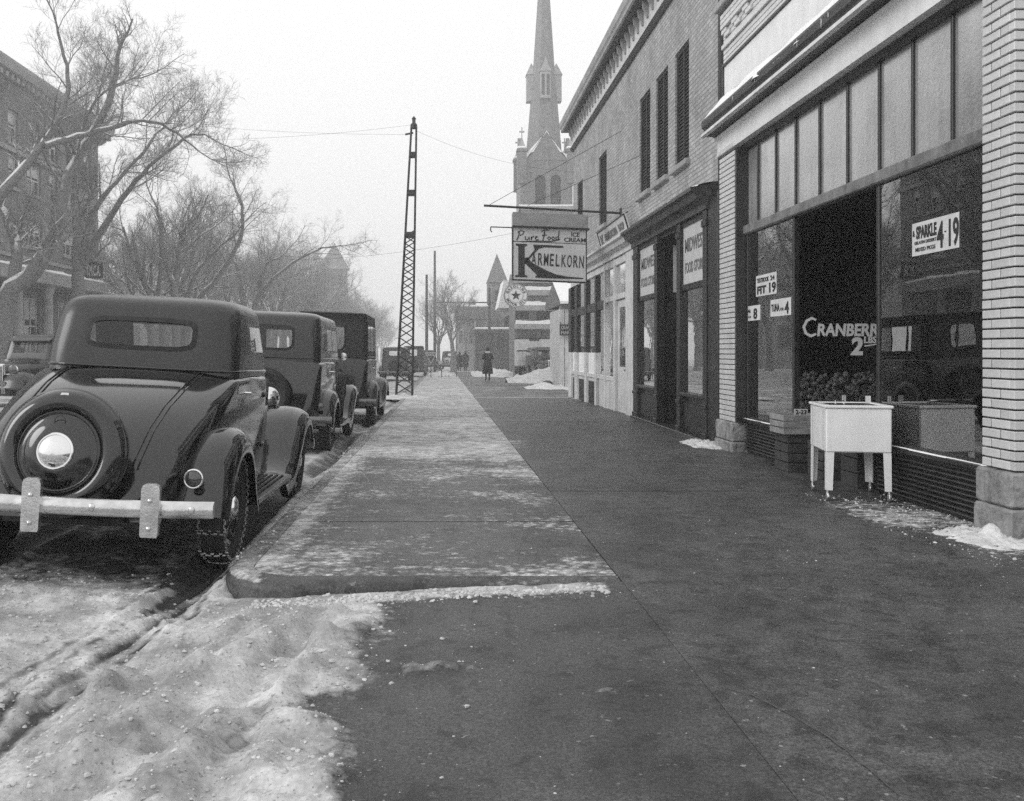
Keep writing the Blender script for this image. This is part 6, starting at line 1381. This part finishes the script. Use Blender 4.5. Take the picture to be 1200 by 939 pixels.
def ringtext(s, a0, a1, rad, inward):
    for i, chh in enumerate(s):
        if chh == ' ': continue
        a = a0+(a1-a0)*i/(len(s)-1); me = text_mesh(chh, 0.17, 0.002, 1, 0.008, 'CENTER')
        me.transform(Matrix.Translation((0, 0, -0.06))); me.transform(Matrix.Rotation(a if not inward else a+PI, 4, 'Y')); me.transform(Matrix.Translation((gc.x+rad*math.sin(a), GY-0.046, gc.z+rad*math.cos(a)))); obj('lettering', me, 'ink', gs)
ringtext('GASOLINE', -1.2, 1.2, 0.465, False); ringtext('MOTOR OIL', PI+1.1, PI-1.1, 0.465, True)

# white van behind the snow bank
VY_ = 56.0
vn = thing('white_van', (PX(625, VY_), VY_+1.5, g(VY_)), 'white panel van seen from behind, its wheels hidden by snow', 'van', world=True)
va, vb = PX(606, VY_), PX(646, VY_); zt3, zb3 = PZ(397, VY_), PZ(430, VY_)
obj('body', MB().cham(va, vb, VY_, VY_+3.2, zb3, zt3, 0.06), 'whitepaint', vn)
obj('roof', MB().cham(va-0.03, vb+0.03, VY_-0.04, VY_+3.24, zt3+0.002, zt3+0.12, 0.03), 'corn_dark', vn)
obj('belt', MB().box(va, vb, VY_-0.025, VY_-0.003, PZ(412, VY_), PZ(410.5, VY_)), 'ink', vn)
for q in (0, 1): obj('rear_door', MB().cham((va+vb)/2+(-0.95 if q == 0 else 0.015), (va+vb)/2+(-0.015 if q == 0 else 0.95), VY_-0.02, VY_-0.002, zb3+0.08, zt3-0.78, 0.008), 'whitepaint', vn)
obj('door_handle', MB().box((va+vb)/2-0.25, (va+vb)/2-0.02, VY_-0.045, VY_-0.021, PZ(424.5, VY_), PZ(423, VY_)), 'ink', vn)
obj('marker_board', MB().cham((va+vb)/2-0.3, (va+vb)/2+0.3, VY_-0.05, VY_-0.01, zt3-0.12, zt3+0.06, 0.01), 'ink', vn)
obj('chassis', MB().box(va+0.1, vb-0.1, VY_+0.05, VY_+4.5, zb3-0.28, zb3-0.002), 'undercar', vn)
for x in (va+0.25, vb-0.25):
    for y in (VY_+0.8, VY_+3.9): w = obj('wheel', tyre_mesh(0.40, 0.18), 'rubber', vn, smooth=True, loc=(x, y, g(VY_)+0.40))
obj('cab', MB().cham(va+0.15, vb-0.15, VY_+3.24, VY_+4.6, zb3, zt3-0.2, 0.1), 'whitepaint', vn)

# porch house and pointed tower further down the street
FY = 112.0; k3 = FY/F
def fx_(px): return (px-VX)*k3
def fz_(py): return CAMZ-(py-VY)*k3
pt = thing('pointed_tower', (fx_(583), FY+2, g(FY)), 'pointed slate-roofed brick tower far down the street', 'church', world=True)
obj('wall', MB().box(fx_(571.5), fx_(594), FY, FY+2.3, g(FY)-0.5, fz_(331)), 'brickdarky', pt); obj('roof', pyramid(MB(), fx_(570.5), fx_(595.5), FY-0.15, FY+2.5, fz_(331)+0.002, fz_(296)), 'slate', pt)
obj('window', MB().box(fx_(580), fx_(585), FY-0.04, FY-0.003, fz_(352), fz_(340)), 'dark', pt)
gh = thing('gabled_house', (fx_(600), FY-6, g(FY)), 'white gabled house front beside the pointed tower', 'house', world=True)
obj('wall', MB().box(fx_(585)*0.95, fx_(607)*0.95, FY-6, FY+0, g(FY)-0.5, fz_(362)), 'greypaint', gh)
obj('roof', MB().prism_y([(fx_(583)*0.95, fz_(364)), (fx_(609)*0.95, fz_(364)), (fx_(609)*0.95, fz_(338)), (fx_(590)*0.95, fz_(333))], FY-6.4, FY-0.1), 'snow', gh)
obj('arched_window', archwall(MB(), fx_(589)*0.95-0.8, fx_(597)*0.95+0.4, fz_(390), fz_(366), FY-6.03, [(fx_(590.5)*0.95, fx_(597.5)*0.95)], fz_(386), fz_(376), 0.02), 'stonetrim', gh); obj('window', MB().box(fx_(590.5)*0.95, fx_(597.5)*0.95, FY-6.012, FY-6.003, fz_(386), fz_(372)), 'dark', gh)
QY = 100.0; k4 = QY/F
def qx_(px): return (px-VX)*k4
def qz_(py): return CAMZ-(py-VY)*k4
pc_ = thing('porch_house', (qx_(555), QY+3, g(QY)), 'dark wide house with snow-topped porch roof down the street', 'house', world=True)
obj('wall', MB().box(qx_(536), qx_(572), QY+2.0, QY+8, g(QY)-0.5, qz_(362)), 'whitepaint', pc_)
for px_ in (540, 546, 552): obj('window', MB().box(qx_(px_)-0.16, qx_(px_)+0.16, QY+1.96, QY+1.997, qz_(402), qz_(388)), 'greypaint', pc_)
obj('upper_band', MB().cham(qx_(534), qx_(573), QY, QY+8, qz_(374), qz_(360), 0.05), 'brickdarky', pc_)
for px_ in (535, 546, 557): obj('porch_post', MB().box(qx_(px_)-0.1, qx_(px_)+0.1, QY+0.1, QY+0.3, g(QY)-0.3, qz_(374)-0.052), 'stonetrim', pc_)
obj('roof_snow', MB().cham(qx_(534), qx_(573), QY-0.05, QY+8, qz_(360)+0.002, qz_(357.5), 0.08), 'snow', pc_)
obj('finial', MB().lathe([(0.4, 0), (0.5, 0.3), (0.3, 0.6), (0.001, 0.8)], 12, 'z', (qx_(553), QY+0.5, qz_(357.5))), 'stonetrim', pc_)
obj('porch_roof', MB().cham(qx_(556), qx_(601), QY-3, QY+2, qz_(392), qz_(387), 0.05), 'corn_dark', pc_); obj('porch_snow', MB().cham(qx_(555.5), qx_(601.5), QY-3.05, QY+2, qz_(387)+0.002, qz_(384.5), 0.08), 'snow', pc_)
for px_ in (558, 568, 579, 590, 600): obj('porch_post', MB().box(qx_(px_)-0.12, qx_(px_)+0.12, QY-2.9, QY-2.66, g(QY)-0.3, qz_(392)-0.002), 'corn_dark', pc_)
obj('porch_wall', MB().box(qx_(557), qx_(600), QY-0.6, QY-0.5, g(QY)-0.3, qz_(393)), 'brickdarky', pc_)
TY = 168.0; k5 = TY/F; tx0, tx1 = (376.5-VX)*k5, (404.5-VX)*k5
tw = thing('square_tower', ((tx0+tx1)/2, TY+2, g(TY)), 'far square brick tower with pyramid roof fading into the haze', 'tower', world=True)
def tz(py): return CAMZ-(py-VY)*k5
obj('wall', archwall(MB(), tx0, tx1, g(TY)-1, tz(314), TY, [(tx0+0.5, tx0+1.4), (tx0+1.8, tx0+2.6), (tx0+3.0, tx0+3.9)], tz(333), tz(324), 0.4), 'brickdarky', tw); obj('wall', MB().box(tx0, tx0+0.3, TY+.002, TY+4.3, g(TY)-1, tz(314)).box(tx1-0.3, tx1, TY+.002, TY+4.3, g(TY)-1, tz(314)).box(tx0+.3, tx1-.3, TY+0.6, TY+4.3, g(TY)-1, tz(314)), 'brickdark', tw)
obj('cornice', MB().box(tx0-0.3, tx1+0.3, TY-0.3, TY+4.6, tz(315), tz(312)), 'stonetrim', tw); obj('roof', pyramid(MB(), tx0-0.25, tx1+0.25, TY-0.25, TY+4.55, tz(312)+0.003, tz(283)), 'slate', tw)
lb = thing('long_brick_building', (-38, 135, g(135)), 'long low brick building dimly seen behind the far trees', 'building', world=True)
obj('wall', MB().box(-60, -34, 120, 150, g(135)-1, 7.5), 'brickdarky', lb); obj('roof', MB().prism_y([(-61, 7.4), (-33, 7.4), (-47, 12)], 119, 151), 'slate', lb)
for q in range(7): obj('window', MB().box(-58+q*3.4, -56.5+q*3.4, 119.95, 119.997, 1.5, 4.5), 'dark', lb)

# ------------------------------------------------------------------ poles, wires, triangular sign
LYp = 27.8; lbx = PX(473.5, LYp); ltx = PX(485, LYp); lz0 = g(LYp)-0.05; lz1 = PZ(150, LYp)
lp = thing('lattice_pole', (lbx, LYp, lz0), 'tall leaning black iron lattice pole at the kerb, set in snow', 'pole', world=True)
def axis(t): return Vector((lbx+(ltx-lbx)*t, LYp, lz0+(lz1-lz0)*t))
def hwid(t): return 0.245+(0.075-0.245)*min(1, t*1.02)
corners = [(-1, -1), (1, -1), (1, 1), (-1, 1)]
for cx, cy_ in corners: obj('leg', MB().tube([axis(0)+Vector((cx*hwid(0), cy_*hwid(0), 0)), axis(1)+Vector((cx*hwid(1), cy_*hwid(1), 0))], 0.028, 4), 'iron', lp)
ts = [0.02]; 
while ts[-1] < 0.60: ts.append(ts[-1]+hwid(ts[-1])*1.25/(lz1-lz0))
for (ca, cb_) in zip(corners, corners[1:]+corners[:1]):
    for i in range(len(ts)-1):
        a, b = (ca, cb_) if i % 2 == 0 else (cb_, ca)
        obj('brace', MB().tube([axis(ts[i])+Vector((a[0]*hwid(ts[i]), a[1]*hwid(ts[i]), 0)), axis(ts[i+1])+Vector((b[0]*hwid(ts[i+1]), b[1]*hwid(ts[i+1]), 0))], 0.017, 4), 'iron', lp)
for t in (0.605, 0.76, 0.90): c = axis(t); h = hwid(t)+0.02; obj('collar', MB().cham(c.x-h, c.x+h, c.y-h, c.y+h, c.z-0.08, c.z+0.08, 0.01), 'iron', lp)
c = axis(1.0); obj('cap', MB().lathe([(0.11, -0.02), (0.10, 0.10), (0.05, 0.16), (0.05, 0.24), (0.07, 0.28), (0.001, 0.36)], 12, 'z', tuple(c)), 'iron', lp)
obj('insulator', MB().tube([c+Vector((-0.02, 0, -0.15)), c+Vector((-0.26, 0, -0.20))], 0.03, 6), 'iron', lp)
def wire(a, b, sag, r, label):
    a, b = Vector(a), Vector(b); pts = [a.lerp(b, t/24)-Vector((0, 0, 4*sag*(t/24)*(1-t/24))) for t in range(25)]
    obj('overhead_wire', MB().tube(pts, r, 5), 'iron', label=label, cat='wire')
top = axis(1.0)
wire(top+Vector((-0.26, 0, -0.2)), (-15.5, 30.0, 9.6), 0.35, 0.003, 'thin wire from the lattice pole head to the trees across the street')
wire(top+Vector((0, 0, 0.1)), (-15.0, 24.0, 7.2), 0.5, 0.003, 'second wire leaving the lattice pole, slung lower over the street')
wire(top+Vector((0.1, 0, -0.1)), (WX+0.02, 27.9, 6.6), 0.25, 0.003, 'wire from the lattice pole to the corner of the pale brick building')
wire((WX+0.01, 19.4, 4.25), (-14.6, 52.0, 7.2), 1.0, 0.0035, 'long wire from the pale brick wall across the street')
ia = axis(0.44)+Vector((-0.75, 0, 0.35)); 
def upole(px, ptop, Y, label):
    x = PX(px, Y); o = thing('utility_pole', (x, Y, g(Y)), label, 'pole', 'far utility poles', world=True)
    obj('shaft', MB().tube([(x, Y, g(Y)-0.3), (x, Y, PZ(ptop, Y))], [0.16, 0.11], 8), 'woodpole', o)
    return o
upole(500, 322, 86.0, 'shorter of two wooden utility poles beside the bare kerb tree'); upole(509.5, 294, 95.0, 'taller of two wooden utility poles beside the bare kerb tree')
o = upole(573.5, 338, 90.0, 'dark utility pole rising behind the person in the dark coat'); x = PX(573.5, 90); obj('crossarm', MB().box(x-5.2, x+0.4, 89.85, 89.93, PZ(355.5, 90), PZ(354, 90)), 'woodpole', o)
SY = 56.0; tp_ = P3(505, 419, SY)
ts_ = thing('triangular_sign', (tp_.x, SY, g(SY)), 'dark triangular warning sign, point down, on a thin post in the snow', 'sign', world=True)
def tri(mb, k, y0, y1): 
    q = [(-0.36*k, 0.30*k), (0.36*k, 0.30*k), (0, -0.42*k)]; return mb.add([(tp_.x+u, y, tp_.z+v) for y in (y0, y1) for u, v in q], [(0, 2, 1), (3, 4, 5), (0, 1, 4, 3), (1, 2, 5, 4), (2, 0, 3, 5)])
obj('border', tri(MB(), 1.0, SY-0.01, SY+0.01), 'signgrey', ts_); obj('plate', tri(MB(), 0.82, SY-0.014, SY-0.0102), 'corn_dark', ts_)
lettering('SCHOOL', 0.13, (tp_.x-0.21, SY-0.016, tp_.z+0.11), '-y', 'white', ts_, fit=0.42, bold=0.004); obj('post', MB().tube([(tp_.x, SY+0.03, g(SY)-0.1), (tp_.x, SY+0.03, tp_.z-0.2)], 0.025, 6), 'iron', ts_)
for px_, Y in ((517.5, 56.5), (535, 57.5)): x = PX(px_, Y); obj('marker_stake', MB().tube([(x, Y, g(Y)-0.1), (x, Y, g(Y)+0.55)], [0.03, 0.025], 6).ball((x, Y, g(Y)+0.56), 0.03), 'woodpole', label='short thin stake standing in the snow near the triangular sign', cat='stake', group='stakes by the triangular sign')

# ------------------------------------------------------------------ people
def person(loc, rz, label, H=1.68, stride=0.10, armout=0.2, hands='up'):
    o = thing('person', loc, label, 'person', None, rz=rz); s = H/1.70
    me = bpy.data.meshes.new('figure')
    J = {'pel': (0, 0, 0.93), 'wai': (0, 0.01, 1.08), 'che': (0, 0.0, 1.30), 'nck': (0, 0.01, 1.46), 'hd0': (0, 0.02, 1.53), 'hd1': (0, 0.03, 1.62), 'hd2': (0, 0.02, 1.69)}
    R_ = {'pel': .15, 'wai': .13, 'che': .155, 'nck': .055, 'hd0': .07, 'hd1': .092, 'hd2': .06}; E = [('pel', 'wai'), ('wai', 'che'), ('che', 'nck'), ('nck', 'hd0'), ('hd0', 'hd1'), ('hd1', 'hd2')]
    for t, sx, ph in (('l', -1, 1), ('r', 1, -1)):
        J.update({'hip'+t: (sx*.09, 0, .88), 'kne'+t: (sx*.085, ph*stride*.6+.02, .49), 'ank'+t: (sx*.08, ph*stride, .09), 'toe'+t: (sx*.085, ph*stride+.16, .035), 'sho'+t: (sx*.185, 0, 1.40), 'elb'+t: (sx*(.24+armout*.4), -.03, 1.14), 'wri'+t: (sx*.13, .20, 1.22) if hands == 'up' else (sx*.25, .12, .95), 'fin'+t: (sx*.07, .25, 1.28) if hands == 'up' else (sx*.24, .16, .84)})
        R_.update({'hip'+t: .095, 'kne'+t: .06, 'ank'+t: .042, 'toe'+t: .036, 'sho'+t: .075, 'elb'+t: .055, 'wri'+t: .040, 'fin'+t: .034})
        E += [('pel', 'hip'+t), ('hip'+t, 'kne'+t), ('kne'+t, 'ank'+t), ('ank'+t, 'toe'+t), ('che', 'sho'+t), ('sho'+t, 'elb'+t), ('elb'+t, 'wri'+t), ('wri'+t, 'fin'+t)]
    ks = list(J); me.from_pydata([Vector(J[k])*s for k in ks], [(ks.index(a), ks.index(b)) for a, b in E], [])
    b = obj('figure', me, 'coat', o); md = b.modifiers.new('skin', 'SKIN')
    for i, k in enumerate(ks): me.skin_vertices[0].data[i].radius = (R_[k]*s, R_[k]*s); me.skin_vertices[0].data[i].use_root = (k == 'pel')
    sb = b.modifiers.new('sub', 'SUBSURF'); sb.levels = 1; sb.render_levels = 2
    rows = []
    for z, rx, ry in ((0.38, .27, .22), (0.48, .275, .225), (0.70, .25, .21), (0.92, .215, .185), (1.06, .185, .155), (1.22, .205, .165), (1.36, .22, .155), (1.43, .17, .125), (1.48, .09, .09), (1.52, .085, .085)):
        rows.append([(rx*s*math.cos(a)*(1+0.03*math.sin(5*a+z*9)), ry*s*math.sin(a)*(1+0.03*math.cos(4*a+z*7)), z*s) for a in [2*PI*q/24 for q in range(24)]])
    obj('overcoat', MB().grid(rows, True), 'coat', o, smooth=True)
    obj('hat', MB().lathe([(0.001, 1.755), (0.07, 1.75), (0.098, 1.71), (0.102, 1.655), (0.15, 1.645), (0.152, 1.635), (0.098, 1.63)], 20, 'z').add([], []), 'coat', o, smooth=True).scale = (s, s, s)
    obj('collar', MB().lathe([(0.115, 1.44), (0.125, 1.50), (0.11, 1.545), (0.095, 1.52)], 16, 'z'), 'paper' if hands == 'up' else 'coat', o, smooth=True).scale = (s, s, s)
    return o
py_ = 47.0
person((PX(571.5, py_), py_, g(py_)+0.004), 0.1, 'person in a long dark coat and hat walking away along the cleared walk', 1.68, 0.06, 0.12)
person((PX(538.5, 80), 80.0, g(80)+0.01), 0.0, 'left of two far dark-coated people side by side on the walk', 1.66, 0.12, 0.1, 'down')
person((PX(545.5, 79), 79.0, g(79)+0.01), 0.0, 'right of two far dark-coated people side by side on the walk', 1.74, 0.12, 0.1, 'down')

# ------------------------------------------------------------------ winter haze
m, t, b = newmat('haze'); t.nodes.remove(b); pv = nd(t, 'VolumePrincipled'); pv.inputs['Color'].default_value = (0.985, 0.985, 0.985, 1); pv.inputs['Density'].default_value = 0.0031; pv.inputs['Anisotropy'].default_value = 0.5
t.links.new(pv.outputs[0], t.nodes['Material Output'].inputs['Volume'])
obj('haze', MB().box(-430, 430, -70, 770, -8.0, 58.0), m, kind='stuff')
